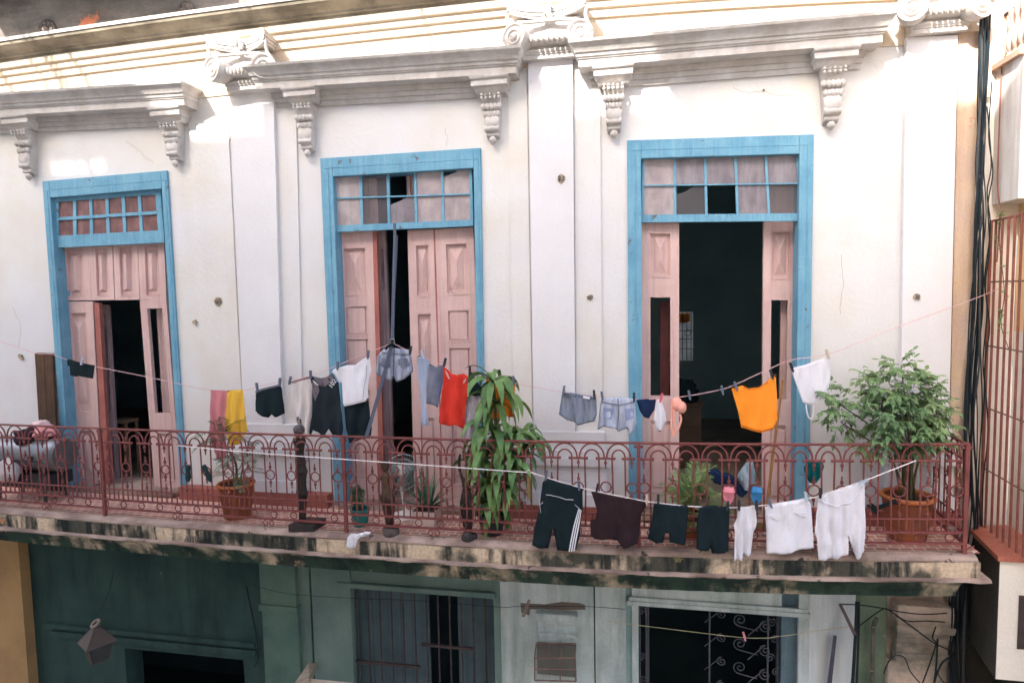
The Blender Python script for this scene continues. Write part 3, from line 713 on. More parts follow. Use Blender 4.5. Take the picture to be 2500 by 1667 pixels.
# ------------------------------------------------------------------ balcony slab
M_TILE = bpy.data.materials.new('floor_tile'); M_TILE.use_nodes = True
_N = M_TILE.node_tree.nodes; _k = M_TILE.node_tree.links
_g = _N.new('ShaderNodeNewGeometry'); _mp = _N.new('ShaderNodeMapping'); _mp.inputs['Scale'].default_value = (1, 1, 0); _mp.inputs['Rotation'].default_value = (0, 0, 0)
_br = _N.new('ShaderNodeTexBrick'); _br.offset = 0.5
_br.inputs['Scale'].default_value = 1.0; _br.inputs['Brick Width'].default_value = 0.105; _br.inputs['Row Height'].default_value = 0.075; _br.inputs['Mortar Size'].default_value = 0.008
_br.inputs['Color1'].default_value = (*L(226, 166, 148), 1); _br.inputs['Color2'].default_value = (*L(206, 138, 124), 1); _br.inputs['Mortar'].default_value = (*L(250, 232, 214), 1)
_nz = _N.new('ShaderNodeTexNoise'); _nz.inputs['Scale'].default_value = 3.0; _nz.inputs['Detail'].default_value = 6
_mx = _N.new('ShaderNodeMix'); _mx.data_type = 'RGBA'; _mx.blend_type = 'MULTIPLY'; _mx.inputs[0].default_value = 0.8
_mr = _N.new('ShaderNodeMapRange'); _mr.inputs[1].default_value = 0.3; _mr.inputs[2].default_value = 0.7; _mr.inputs[3].default_value = 0.55; _mr.inputs[4].default_value = 1.05
_bp = _N.new('ShaderNodeBump'); _bp.inputs['Strength'].default_value = 0.5; _bp.inputs['Distance'].default_value = 0.004; _bp.invert = True
_k.new(_g.outputs['Position'], _mp.inputs[0]); _k.new(_mp.outputs[0], _br.inputs['Vector']); _k.new(_g.outputs['Position'], _nz.inputs['Vector'])
_k.new(_nz.outputs[0], _mr.inputs[0]); _k.new(_br.outputs[0], _mx.inputs[6]); _k.new(_mr.outputs[0], _mx.inputs[7]); _k.new(_mx.outputs[2], _N['Principled BSDF'].inputs['Base Color'])
_k.new(_br.outputs['Fac'], _bp.inputs['Height']); _k.new(_bp.outputs[0], _N['Principled BSDF'].inputs['Normal']); _N['Principled BSDF'].inputs['Roughness'].default_value = 0.5
XF = lin(XL, 2.98, 50)
fl = MB()
fl.add([(x, y, sag(x, 5.0)) for x in XF for y in (0.3, -0.80)], [(2 * i, 2 * i + 1, 2 * i + 3, 2 * i + 2) for i in range(len(XF) - 1)])
tag(obj('balcony_floor', fl, M_TILE, None, False), kind='structure')
balc = thing('balcony', 'long stained concrete balcony ledge running across the whole house front', 'balcony', (-2, -0.9, 4.6))
def rough(xs, prof, amp, seed, x_end=None):
    """a course with chipped, uneven edges"""
    m = MB(); n = len(prof); vs = []
    for x in xs:
        for j, (y, z, a) in enumerate(prof):
            k = noise.noise(Vector((x * 2.3, j * 3.1 + seed, 0))) + 0.6 * noise.noise(Vector((x * 9.0, j * 5.7 + seed, 2)))
            vs.append((x, y + (amp * a * k if y < -0.01 else 0), sag(x, z) + amp * a * 0.7 * noise.noise(Vector((x * 7.0, j + seed, 5)))))
    fs = [(i * n + k, i * n + (k + 1) % n, (i + 1) * n + (k + 1) % n, (i + 1) * n + k) for i in range(len(xs) - 1) for k in range(n)]
    fs += [tuple(range(n - 1, -1, -1)), tuple((len(xs) - 1) * n + k for k in range(n))]
    return m.add(vs, fs)
XB = lin(XL, 2.93, 260)
obj('ledge_top', rough(XB, [(0, 4.945, 0), (-0.878, 4.945, 0), (-0.880, 4.960, 1), (-0.866, 4.978, 1), (-0.83, 4.995, .5), (-0.77, 5.003, .3), (-0.70, 4.99, 0), (0, 4.985, 0)], 0.012, 1), M_SLABT, balc, True, 40)
obj('ledge_face', rough(lin(XL, 2.95, 260), [(-0.05, 4.79, 0), (-0.872, 4.79, .3), (-0.874, 4.84, .6), (-0.876, 4.91, .6), (-0.876, 4.942, .6), (-0.05, 4.944, 0)], 0.014, 2), M_SLAB, balc, True, 40)
obj('ledge_fillet', rough(lin(XL, 3.02, 300), [(-0.05, 4.764, 0), (-0.89, 4.764, .8), (-0.918, 4.768, 1), (-0.918, 4.786, 1), (-0.90, 4.794, .8), (-0.05, 4.789, 0)], 0.016, 3), M_SLABT, balc, True, 40)
cv = [(-0.02, 4.575, 0)] + [(-0.79 - 0.108 * (i / 8) ** 1.6, 4.575 + 0.188 * (i / 8), .6) for i in range(9)] + [(-0.02, 4.763, 0)]
obj('ledge_cove', rough(lin(XL, 2.80, 220), cv, 0.014, 4), M_COVE, balc, True, 40)
obj('soffit', rough(lin(XL, 2.72, 120), [(-0.02, 4.36, 0), (-0.30, 4.36, .3), (-0.40, 4.42, .5), (-0.62, 4.50, .5), (-0.72, 4.574, .3), (-0.02, 4.574, 0)], 0.012, 6), M_COVE, balc, True, 40)
# ================================================================== BALCONY RAILING
YR = -0.80
rail = thing('balcony_railing', 'red brown wrought iron railing with arches and rings along the balcony', 'railing', (-2.5, YR, 5.0))
_fin_prof = [(0.0, 0.0), (0.006, 0.002), (0.007, 0.012), (0.013, 0.016), (0.016, 0.03), (0.013, 0.042), (0.006, 0.047), (0.009, 0.053), (0.009, 0.058), (0.005, 0.062), (0.008, 0.07), (0.006, 0.084), (0.0, 0.088)]
_fin_up = mesh('finial', MB().lathe(_fin_prof, (0, 0, 0), 8), M_IRON)
_fin_dn = mesh('finial_down', MB().lathe(_fin_prof, (0, 0, 0), 8, (0, 0, -1)), M_IRON)
def finial(p, up=True):
    o = link('finial', _fin_up if up else _fin_dn, rail)
    o.location = p
def run(A, posts, nodes, first, last):
    """A(s, z) -> point. nodes = (s, left leg?, right leg?)"""
    b = 0.0085
    obj('top_rail', MB().tube([A(s, 6.037) for s in lin(first, last, 30)], 0.012, 8), M_IRON, rail)
    obj('picket_rail', MB().tube([A(s, 5.325) for s in lin(first, last, 30)], 0.009, 6), M_IRON, rail)
    for z in (5.20, 5.095):
        q = MB(); n = 24; ss = lin(first, last, n); vs = []
        for s in ss:
            c = A(s, z); f = (A(s + 0.01, z) - A(s, z)).normalized(); sd = Vector((f.y, -f.x, 0))
            vs += [c + sd * 0.016 + Vector((0, 0, .008)), c + sd * 0.016 - Vector((0, 0, .008)), c - sd * 0.016 - Vector((0, 0, .008)), c - sd * 0.016 + Vector((0, 0, .008))]
        fs = [(i * 4 + k, i * 4 + (k + 1) % 4, i * 4 + 4 + (k + 1) % 4, i * 4 + 4 + k) for i in range(n - 1) for k in range(4)] + [(0, 1, 2, 3), tuple((n - 1) * 4 + k for k in (3, 2, 1, 0))]
        obj('bottom_rail', q.add(vs, fs), M_IRON, rail, False)
    for s in posts:
        a = A(s, 6.037)
        q = MB().box(a.x - 0.017, a.x + 0.017, a.y - 0.017, a.y + 0.017, A(s, 4.985).z, a.z + 0.012)
        q.ball((a.x - 0.03, a.y, a.z - 0.035), 0.016, 0.012, 0.016, 7, 5); q.ball((a.x + 0.03, a.y, a.z - 0.035), 0.016, 0.012, 0.016, 7, 5)
        obj('post', q, M_IRON, rail, False)
    H = 0.063
    for s, l, r in nodes:
        cs = [s - 0.083 if l else s - 0.02, s + 0.083 if r else s + 0.02]
        c = MB().tube([A(cs[0], 5.88), A(cs[1], 5.88)], 0.0115, 8)
        for e in cs + [s]:
            p = A(e, 5.88); c.ball(p, 0.0155, 0.0155, 0.0155, 8, 6)
        obj('collar', c, M_IRON, rail)
        for d, on in ((-H, l), (H, r)):
            if on:
                lean = 0.016 * (random.random() - 0.5)
                obj('baluster', MB().tube([A(s + d, 5.88), A(s + d + lean, 5.55), A(s + d, 5.20)], b, 6), M_IRON, rail)
        c0 = A(s + random.uniform(-.004, .004), 5.59 + random.uniform(-.006, .006)); d = (A(s + 0.01, 5.59) - A(s, 5.59)).normalized(); d = (d + Vector((0, random.uniform(-.12, .12), 0))).normalized()
        obj('ring', MB().tube(arc(c0, 0.051, 0, 2 * pi, 21, d)[:-1], 0.0075, 6, True), M_IRON, rail)
        finial(A(s, 5.866), False)
        if random.random() > 0.10: finial(A(s, 5.645), True)
        finial(A(s, 5.535), False)
        obj('picket', MB().tube([A(s, 5.20), A(s, 5.345)], 0.0075, 6), M_IRON, rail)
        finial(A(s, 5.34), True)
    for i in range(len(nodes) - 1):
        s0, l0, r0 = nodes[i]; s1, l1, r1 = nodes[i + 1]
        if not (r0 and l1): continue
        c = A((s0 + s1) / 2, 5.89); d = (A((s0 + s1) / 2 + 0.01, 5.89) - c).normalized()
        w = (s1 - s0) / 2
        obj('arch', MB().tube([A(s0 + 0.012, 5.875)] + arc(c, w - 0.012, pi, 0, 15, d, (0, 0, 1), 0.137) + [A(s1 - 0.012, 5.875)], 0.0085, 6), M_IRON, rail)
        obj('arch', MB().tube([A(s0 + H, 5.875)] + arc(c, w - H, pi, 0, 13, d, (0, 0, 1), 0.075) + [A(s1 - H, 5.875)], 0.0085, 6), M_IRON, rail)
        m = (s0 + s1) / 2
        obj('picket', MB().tube([A(m, 5.20), A(m, 5.325)], 0.0075, 6), M_IRON, rail)
    n = max(1, int(abs(last - first) / 0.235))
    for i in range(n):
        s = first + (last - first) * (i + 0.5) / n
        c = A(s, 5.1475); d = (A(s + 0.01, 5.1475) - c).normalized()
        obj('small_ring', MB().tube(arc(c, 0.037, 0, 2 * pi, 15, d)[:-1], 0.006, 5, True), M_IRON, rail)
AF = lambda s, z: Vector((s, YR, sag(s, z)))
xu = lambda u: P(u, 1090, YR).x
plist = [xu(246), xu(838), xu(1559), xu(2362)]
halves = {235.6: (1, 0), 260: (0, 1), 821.5: (1, 0), 853: (0, 1), 1542: (1, 0), 1572: (0, 1), 2340: (1, 0)}
us = [17.7, 60, 103.5, 147, 192, 235.6, 260, 305, 352.7, 400, 450.7, 501, 554, 603, 657, 708.5, 766, 821.5, 853, 907, 967, 1027, 1088, 1151, 1215, 1279.5, 1346, 1411.5, 1478, 1542, 1572,
      1642, 1710, 1780, 1849, 1918.5, 1988, 2057, 2128, 2199, 2268.5, 2340]
nodes = [(xu(17.7) - 0.262 * k, 1, 1) for k in (3, 2, 1)] + [(xu(u), *halves.get(u, (1, 1))) for u in us]
run(AF, plist, nodes, nodes[0][0] - 0.15, plist[-1])
XC = plist[-1]
AS = lambda s, z: Vector((XC + 0.02 * s, YR + s, sag(XC, z)))
run(AS, [], [(0.12, 0, 1), (0.36, 1, 1), (0.60, 1, 1)], 0.02, 0.78)
obj('brace', MB().tube([AS(0.0, 5.03) + Vector((-0.07, -0.03, 0)), AS(0.05, 5.05) + Vector((0.1, 0, 0.0))], 0.008, 6), M_IRON, rail)
for u, v in ((440 / 3.672 - 5, 1245), (1597 / 3.672, 1270), (620 + 135 / 3.672, 1291), (620 + 1615 / 3.672, 1316), (1995, 1344), (2092, 1352)):
    x = P(u, v, YR - 0.01).x; z = sag(x, 5.0)
    q = MB()
    for sg in (-1, 1):
        pts = [(x + sg * 0.006, YR - 0.01, z + 0.088)]
        for i in range(16):
            a = pi / 2 - i / 15 * 2 * pi * 0.95; r = 0.034 * (1 - 0.5 * i / 15)
            pts.append((x + sg * (0.032 + r * cos(a) * 1.0), YR - 0.01, z + 0.05 + r * sin(a)))
        q.tube(pts, 0.0055, 5)
    obj('foot_scroll', q, M_IRON, rail)

# ================================================================== GROUND FLOOR
XA = lambda u, v=1520, y=0: P(u, v, y).x
def lw(name, u0, u1, m, y=0.0, z1=4.5, z0=0.0, d=None, par=None, v=1520):
    return obj(name, MB().box(XA(u0, v, y), XA(u1, v, y) - 0.001, y, 0.3 if d is None else y + d, z0, z1), m, par or house, False)
low = house
M_LOWM = mat('grey_green_wall', L(116, 136, 128), 0.92, var=L(88, 110, 104), var_scale=1.8, var_amt=0.8, streak=L(96, 116, 112), streak_amt=0.55, streak_scale=(4, 4, 0.5), spots=L(80, 92, 90), spots_scale=5.5, spots_lim=0.735, bump=0.35, bump_scale=25, fine=0.06)
M_LOWP = mat('green_pilaster_paint', L(94, 118, 106), 0.92, var=L(74, 98, 90), var_scale=2.2, var_amt=0.8, bump=0.35, fine=0.06)
M_DOORG = mat('grey_door_boards', L(86, 104, 110), 0.8, var=L(66, 84, 90), var_scale=3, var_amt=0.7, streak=L(56, 70, 76), streak_amt=0.5, streak_scale=(20, 20, 0.6), fine=0.06)
zt = lambda u, v, y=0: P(u, v, y).z
lw('ground_pier', -260, 59, M_LOWO, -0.14, 4.36)
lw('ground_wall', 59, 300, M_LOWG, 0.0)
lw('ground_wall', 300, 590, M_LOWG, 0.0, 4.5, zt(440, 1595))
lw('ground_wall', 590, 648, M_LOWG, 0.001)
a, b = P(114, 1518, 0), P(626, 1575, 0)
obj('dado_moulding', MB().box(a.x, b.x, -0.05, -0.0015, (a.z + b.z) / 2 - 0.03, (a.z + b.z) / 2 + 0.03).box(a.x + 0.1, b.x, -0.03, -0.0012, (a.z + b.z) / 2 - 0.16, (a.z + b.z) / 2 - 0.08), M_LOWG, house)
lw('ground_wall', 648, 738, M_LOWM, 0.002)
obj('ground_pilaster', MB().box(XA(648), XA(734), -0.06, 0.001, 0, zt(690, 1485)).box(XA(645), XA(737), -0.10, 0.0005, zt(690, 1485), zt(690, 1470)).box(XA(648), XA(733), -0.075, 0.0002, zt(690, 1470), 4.5), M_LOWP, house, False)
lw('ground_wall', 738, 760, M_LOWM, 0.003)
lw('door_jamb', 764, 858, M_LOWM, -0.03)
zl = zt(1020, 1440)
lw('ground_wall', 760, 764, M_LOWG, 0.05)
lw('ground_wall', 858, 1206, M_LOWM, 0.0, 4.5, zl)
obj('lintel', MB().box(XA(830), XA(1212), -0.06, -0.0005, zl - 0.01, zl + 0.05), M_LOWM, house, False)
lw('door_jamb', 1206, 1222, M_LOWM, -0.012)
lw('ground_wall', 1222, 1290, M_LOWB, 0.0)
lw('ground_wall', 1290, 1412, M_LOWB, 0.002)
lw('ground_wall', 1412, 1450, M_LOWB, 0.001)
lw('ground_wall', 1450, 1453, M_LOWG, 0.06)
lw('ground_wall', 1453, 1528, M_LOWB, -0.01)
lw('door_jamb', 1528, 1543, mat('teal_jamb', L(146, 172, 172), 0.9, var=L(120, 148, 150), var_scale=3, var_amt=0.7, fine=0.05), 0.03)
lw('door_jamb', 1543, 1559, M_LOWB, 0.0)
zg = zt(1740, 1486)
lw('ground_wall', 1559, 1908, M_LOWB, 0.0, 4.5, zg + 0.08)
obj('lintel', MB().box(XA(1530), XA(1975), -0.05, -0.0005, zg + 0.0, zg + 0.045).box(XA(1535), XA(1970), -0.035, -0.0003, zg + 0.045, zg + 0.085), M_LOWB, house, False)
lw('door_jamb', 1908, 1950, mat('slate_jamb', L(96, 118, 128), 0.9, var=L(72, 92, 104), var_scale=3, var_amt=0.8, streak=L(130, 150, 156), streak_amt=0.5, streak_scale=(16, 16, 0.6), fine=0.06), 0.04)
lw('door_jamb', 1950, 1976, M_LOWB, -0.02)
lw('ground_wall', 1976, 2088, mat('pale_blue_panel', L(222, 228, 230), 0.92, var=L(200, 208, 212), var_scale=1.8, var_amt=0.7, streak=L(140, 150, 156), streak_amt=0.45, streak_scale=(5, 5, 0.4), bump=0.25, fine=0.05), 0.0)
lw('ground_wall', 2088, 2165, M_MOSS, 0.03)
lw('ground_wall', 2165, 2330, M_PIER, 0.06)
def worn(o, vox, amp):
    r = o.modifiers.new('one_piece', 'REMESH'); r.mode = 'VOXEL'; r.voxel_size = vox
    t = bpy.data.textures.new('crumble', 'CLOUDS'); t.noise_scale = 0.12; t.noise_depth = 4
    d = o.modifiers.new('crumble', 'DISPLACE'); d.texture = t; d.strength = amp * 2; d.mid_level = 0.55; d.texture_coords = 'GLOBAL'
# weathered pier with stepped capital under the balcony end
pc = MB()
xm0, xm1 = XA(2162), XA(2322)
for (vt, vb, p) in ((1466, 1506, 0.13), (1512, 1530, 0.15), (1530, 1544, 0.11), (1544, 1562, 0.08), (1562, 1584, 0.06), (1584, 1598, 0.10), (1598, 1614, 0.06)):
    z1, z0 = zt(2240, vt), zt(2240, vb)
    pc.box(xm0 + 0.10 - p * 0.3, xm1 - 0.06 + p * 0.3, -p, 0.0595, z0 + 0.001, z1)
pc.box(xm0 + 0.02, xm1 - 0.03, -0.03, 0.059, 0, zt(2240, 1614))
pq = obj('broken_pier', pc, M_PIER, house, False)
worn(pq, 0.012, 0.016)
# broken capital between the doors
pc = MB()
x0, x1 = XA(1312), XA(1410)
for (vt, vb, p) in ((1487, 1503, 0.12), (1503, 1512, 0.10), (1512, 1530, 0.07), (1534, 1544, 0.10), (1544, 1568, 0.06)):
    pc.box(x0 + 0.04 - p * 0.4, x1 - 0.04 + p * 0.4, -p, 0.0015, zt(1360, vb) + 0.001, zt(1360, vt))
pc.box(x0 + 0.01, x1 - 0.01, -0.05, 0.001, 0, zt(1360, 1568))
worn(obj('broken_capital', pc, M_LOWB, house, False), 0.012, 0.016)
obj('wall_hole', MB().prism([P(*K('B7', *q), -0.004) for q in ((112, 850), (330, 862), (480, 840), (640, 850), (690, 866), (695, 908), (520, 912), (380, 905), (200, 905), (190, 960), (120, 935))], (0, 0.003, 0)), mat('hole', L(60, 58, 56)), house, False)
# dark shop rooms behind the doors
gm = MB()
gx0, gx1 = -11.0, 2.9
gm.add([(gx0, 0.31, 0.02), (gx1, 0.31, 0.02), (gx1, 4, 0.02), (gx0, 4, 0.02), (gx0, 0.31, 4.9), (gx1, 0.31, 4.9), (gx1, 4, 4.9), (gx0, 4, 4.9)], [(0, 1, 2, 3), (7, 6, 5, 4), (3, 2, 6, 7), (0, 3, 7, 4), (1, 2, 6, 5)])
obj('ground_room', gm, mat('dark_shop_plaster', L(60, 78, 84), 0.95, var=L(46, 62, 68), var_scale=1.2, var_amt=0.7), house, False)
# barred double door
dm = thing('barred_door', 'tall grey boarded door behind iron bars below the balcony', 'door', (XA(1030), 0.1, 0))
for i in range(10):
    u0 = 862 + i * 35.2
    if i == 5 or i == 6: continue
    obj('board', MB().box(XA(u0), XA(u0 + 34.4), 0.16 + 0.008 * (i % 2), 0.19, 0.05, zl - 0.012), M_DOORG, dm, False)
for i in range(13):
    u = 866 + i * 28.6
    obj('bar', MB().tube([(XA(u), 0.06, 0.05), (XA(u), 0.06, zl - 0.011)], 0.011, 6), M_STEEL, dm)
for (q0, q1) in (((858, 1611), (1026, 1628)), ((1029, 1569), (1160, 1587))):
    a, b = P(*q0, 0.06), P(*q1, 0.06)
    obj('cross_bar', MB().box(a.x, b.x, 0.045, 0.075, (a.z + b.z) / 2 - 0.015, (a.z + b.z) / 2 + 0.015), M_STEEL, dm, False)
# scroll gate
gt = thing('scroll_gate', 'black wrought iron gate of spiral scrolls in the right ground floor doorway', 'gate', (XA(1730), 0.1, 0))
M_BLK = mat('gate_iron', L(96, 96, 104), 0.5, var=L(70, 72, 80), var_scale=9, var_amt=0.6, metal=0.2, fine=0.08)
for u in (1562, 1578, 1583, 1735, 1905, 1880):
    obj('bar', MB().tube([(XA(u), 0.10, 0.05), (XA(u), 0.10, zg)], 0.010, 6), M_BLK, gt)
def spiral(c, r, turns, a0, sgn, tail=None):
    pts = []
    n = int(16 * turns)
    for i in range(n + 1):
        t = i / n; a = a0 + sgn * t * turns * 2 * pi; rr = r * (1 - 0.86 * t)
        pts.append(Vector((c[0] + rr * cos(a), 0.10, c[2] + rr * sin(a))))
    if tail: pts = [Vector(tail)] + pts
    return pts
px2 = 1 / 230
for k in range(7):
    z = zg - 0.10 - k * 0.27
    xl, xr = XA(1735), XA(1905)
    for f, r, sg in ((0.18, 0.055, 1), (0.45, 0.075, -1), (0.82, 0.07, 1)):
        x = xl + (xr - xl) * f
        zz = z - 0.05 * (f > 0.4) - 0.06 * (f > 0.7)
        obj('scroll', MB().tube(spiral((x, 0, zz), r, 1.6, pi / 2 * sg, sg, (x - 0.18 * sg, 0.10, zz - 0.11)), 0.006, 5), M_BLK, gt)
    xn = (XA(1562) + XA(1578)) / 2
    if k in (0, 2, 3, 4, 5):
        obj('scroll', MB().tube(spiral((xn, 0, z - 0.02), 0.045, 1.5, -pi / 2, -1), 0.006, 5), M_BLK, gt)
for u, v in ((1885, 1520), (1892, 1560), (1880, 1605), (1895, 1640)):
    obj('scroll', MB().tube(spiral((XA(u, v, .1), 0, zt(u, v, .1)), 0.05, 1.6, 0, 1), 0.006, 5), M_BLK, gt)

# ================================================================== NEIGHBOUR ON THE RIGHT
ZS = 5.115
nb = thing('house', 'cream neighbouring house at the right edge with a red barred bay', 'house', (3.6, -0.5, 0))
XB0 = 3.385
Q = lambda u, v: PZ(u, v, ZS)
s_bl, s_br, s_fl = Q(2367, 1289), Q(2388, 1283), Q(2437, 1358)
obj('wall', MB().box(3.051, 3.618, 0.07, 0.3, 4.7, 13.0), M_NEIGH, nb, False)
obj('street_wall', MB().box(3.905, 14.0, -1.5, -1.2, 0, 13.5), M_NEIGH, nb, False)
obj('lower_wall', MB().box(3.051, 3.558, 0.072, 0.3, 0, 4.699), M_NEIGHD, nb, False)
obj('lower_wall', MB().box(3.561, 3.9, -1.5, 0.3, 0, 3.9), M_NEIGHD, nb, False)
obj('wall', MB().box(3.62, 3.9, -1.5, 0.069, 3.901, 7.05), M_NEIGH, nb, False)
obj('wall', MB().box(3.622, 3.9, -1.5, 0.069, 7.052, 8.62), M_NEIGHO, nb, False)
obj('wall', MB().box(4.6, 4.9, -1.5, 1.2, 8.0, 14.0), M_NEIGH, nb, False)
obj('wall', MB().box(3.621, 4.6, 0.3, 0.5, 8.0, 14.0), M_NEIGH, nb, False)
sl_ = [s_bl, s_br, Vector((3.63, 0.065, ZS)), Vector((3.63, s_fl.y, ZS)), s_fl]
obj('sill', MB().prism([p - Vector((0, 0, 0.045)) for p in sl_], (0, 0, 0.045)), M_SILL, nb, False)
bx = [s_bl + Vector((0.035, -0.01, 0)), Vector((3.6, 0.06, ZS)), Vector((3.6, s_fl.y + 0.03, ZS)), s_fl + Vector((0.03, 0.03, 0))]
zb = P(2418, 1660, s_fl.y).z
obj('bay', MB().prism([Vector((p.x, p.y, ZS - 0.046)) for p in bx], (0, 0, zb - ZS + 0.046)), M_NEIGH, nb, False)
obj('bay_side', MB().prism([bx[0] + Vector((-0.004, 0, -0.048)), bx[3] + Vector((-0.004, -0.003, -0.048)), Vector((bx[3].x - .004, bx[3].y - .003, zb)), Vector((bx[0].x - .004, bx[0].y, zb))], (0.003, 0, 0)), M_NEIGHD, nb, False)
obj('lower_window', MB().box(P(2490, 1500, s_fl.y).x, 3.75, s_fl.y + 0.02, s_fl.y + 0.025, zb + 0.3, ZS - 0.35), M_STEEL, nb, False)
# grille
grl = thing('window_grille', 'rusty red vertical bars over the red sill of the neighbouring house', 'grille', (3.4, -0.4, ZS))
zg2 = P(2452, 528, -0.45).z
for i, (cx, cy) in enumerate(((1570, 385), (1655, 425), (1762, 515), (1868, 605), (1972, 692), (2090, 780), (2210, 868), (2330, 955), (2450, 1045), (2570, 1130))):
    p = Q(*K('C4', cx, cy))
    obj('bar', MB().tube([(p.x, p.y, ZS - 0.004), (p.x, p.y, zg2)], 0.012 if i else 0.016, 6), mat('rusty_bar', L(148, 90, 80), 0.6, var=L(110, 70, 64), var_scale=10, var_amt=0.8, fine=0.1), grl)
    if i == 1: g0 = p
    if i == 9: g1 = p
for u, v in ((2424, 688), (2417, 843), (2409, 993), (2403, 1140)):
    z = P(u, v, g0.y + 0.1).z
    obj('cross_rod', MB().tube([(g0.x, g0.y + 0.09, z), (g1.x, g1.y, z)], 0.0075, 6), mat('rod', L(126, 96, 84), 0.6, var=L(96, 70, 60), var_scale=8, var_amt=0.7), grl)
obj('top_rod', MB().tube([(g0.x, g0.y + 0.09, zg2), (g1.x, g1.y, zg2)], 0.011, 6), MATS['rusty_bar'], grl)
# upper balcony of the neighbour
ub0, ub1 = PX(2419, 501, XB0), PX(2485, 485, XB0)
ut = PX(2430, 176, XB0)
obj('balcony_box', MB().box(XB0, 4.6, ub1.y, 0.068, ub0.z, ut.z), M_NEIGHP, nb, False)
obj('balcony_front', MB().box(XB0 + 0.0, 4.6, ub1.y - 0.004, ub1.y - 0.001, ub0.z, ut.z), M_NEIGH, nb, False)
obj('balcony_edge', MB().box(XB0 - 0.05, 4.6, ub1.y - 0.03, 0.067, ut.z + 0.001, ut.z + 0.05), mat('clay_edge', L(196, 160, 140), 0.9, var=L(170, 132, 112), var_scale=5, var_amt=0.7, fine=0.06), nb, False)
nr = thing('upper_railing', 'brown iron railing with pale balusters on the neighbouring upper balcony', 'railing', (XB0 + 0.03, -0.4, ut.z))
hr = PX(2438, 50, XB0 + 0.03)
obj('handrail', MB().tube([(XB0 + 0.03, 0.0, hr.z), (XB0 + 0.03, ub1.y, hr.z), (4.5, ub1.y, hr.z)], 0.018, 7), M_STEEL, nr)
M_BALU = mat('clay_baluster', L(206, 186, 172), 0.8, var=L(180, 152, 134), var_scale=7, var_amt=0.7, fine=0.05)
hh = hr.z - ut.z - 0.05
_bal = mesh('baluster', MB().lathe([(0.04, 0), (0.04, 0.04), (0.025, 0.06), (0.03, hh * .15), (0.05, hh * .3), (0.045, hh * .42), (0.022, hh * .62), (0.02, hh * .8), (0.035, hh * .88), (0.035, hh)], (0, 0, 0), 10), M_BALU)
for i in range(4):
    o = link('baluster', _bal, nr); o.location = (XB0 + 0.03, -0.12 + (ub1.y) * i / 4, ut.z + 0.05)
for i in range(6):
    o = link('baluster', _bal, nr); o.location = (XB0 + 0.2 + i * 0.17, ub1.y, ut.z + 0.05)
# roof pipes on its white back wall
for u in (2418, 2437, 2452, 2472):
    p = P(u, 80, 0.03)
    tag(obj('drain_pipe', MB().tube([(p.x, 0.03, p.z + 2), (p.x, 0.03, p.z - (0.6 if u < 2420 else 0.35))], 0.022, 8), mat('pale_pipe', L(226, 200, 182), 0.7, var=L(206, 176, 156), var_scale=4, var_amt=0.6)),
        'thin pale pipe behind the upper right railing, the one %s' % {2418: 'nearest the black cables', 2437: 'second from the cables', 2452: 'third from the cables', 2472: 'farthest from the cables'}[u], 'pipe', 'pipes behind the upper right railing')
# bare ochre return of the main house at its corner
obj('corner_return', MB().pq([(2341, 80), (2398, 76), (2352, 1190), (2316, 1190)], -0.035, 0.034), M_OCHRE, house, False)

# ================================================================== CABLES
M_CABLE2 = mat('grey_cable', L(72, 74, 76), 0.6, fine=0.15)
cb = thing('cable_bundle', 'thick bundle of black cables running down the corner between the houses', 'cables', (3.0, -0.08, 5))
base = [(2412, -40), (2400, 120), (2397, 250), (2396, 400), (2394, 520), (2388, 620), (2382, 760), (2376, 900), (2370, 1040), (2368, 1180), (2366, 1300), (2345, 1430), (2342, 1520), (2340, 1600), (2345, 1700)]
for k in range(14):
    ph = random.random() * 6; off = -12 + 25 * random.random() if k > 3 else -10 + 7 * k
    pts = [P(u + off * (0.55 if 200 < v < 560 else 1.0 if v < 1250 else 1.6) + 4.5 * sin(v / 90 + ph) + 2.5 * sin(v / 37 + ph * 3), v, -0.09 - 0.05 * sin(v / 150 + ph * 2)) for u, v in base]
    obj('cable', MB().tube(smoothpath(pts, 5), 0.005 + 0.008 * random.random() ** 1.5, 6), M_CABLE if k % 4 else M_CABLE2, cb)
for k, (pp, lab) in enumerate((([(2422, 200), (2414, 330), (2424, 420), (2412, 500), (2416, 600), (2406, 700), (2416, 800), (2404, 900), (2412, 1050), (2400, 1180), (2398, 1290)], 'thin twisting black wire beside the thick bundle, near the grille'),
                              ([(2410, 260), (2420, 400), (2410, 470), (2418, 560), (2404, 680), (2410, 760), (2400, 880), (2404, 960), (2392, 1100), (2385, 1290)], 'thin crossing black wire touching the right side of the thick bundle'),
                              ([(2446, 160), (2436, 420), (2440, 520), (2434, 640)], 'rust coloured wire hanging down the plaster of the upper right bay'),
                              ([(2398, 700), (2394, 850), (2398, 1000), (2388, 1180), (2396, 1300), (2380, 1310)], 'straight dark wire down the white corner wall by the railing'))):
    tag(obj('wire', MB().tube(smoothpath([P(u, v, -0.03) if k != 2 else PX(u, v, XB0 - 0.01) for u, v in pp], 6), 0.006, 5), M_CABLE if k != 2 else MATS['rusty_bar']), lab, 'wire', 'loose wires at the right corner')
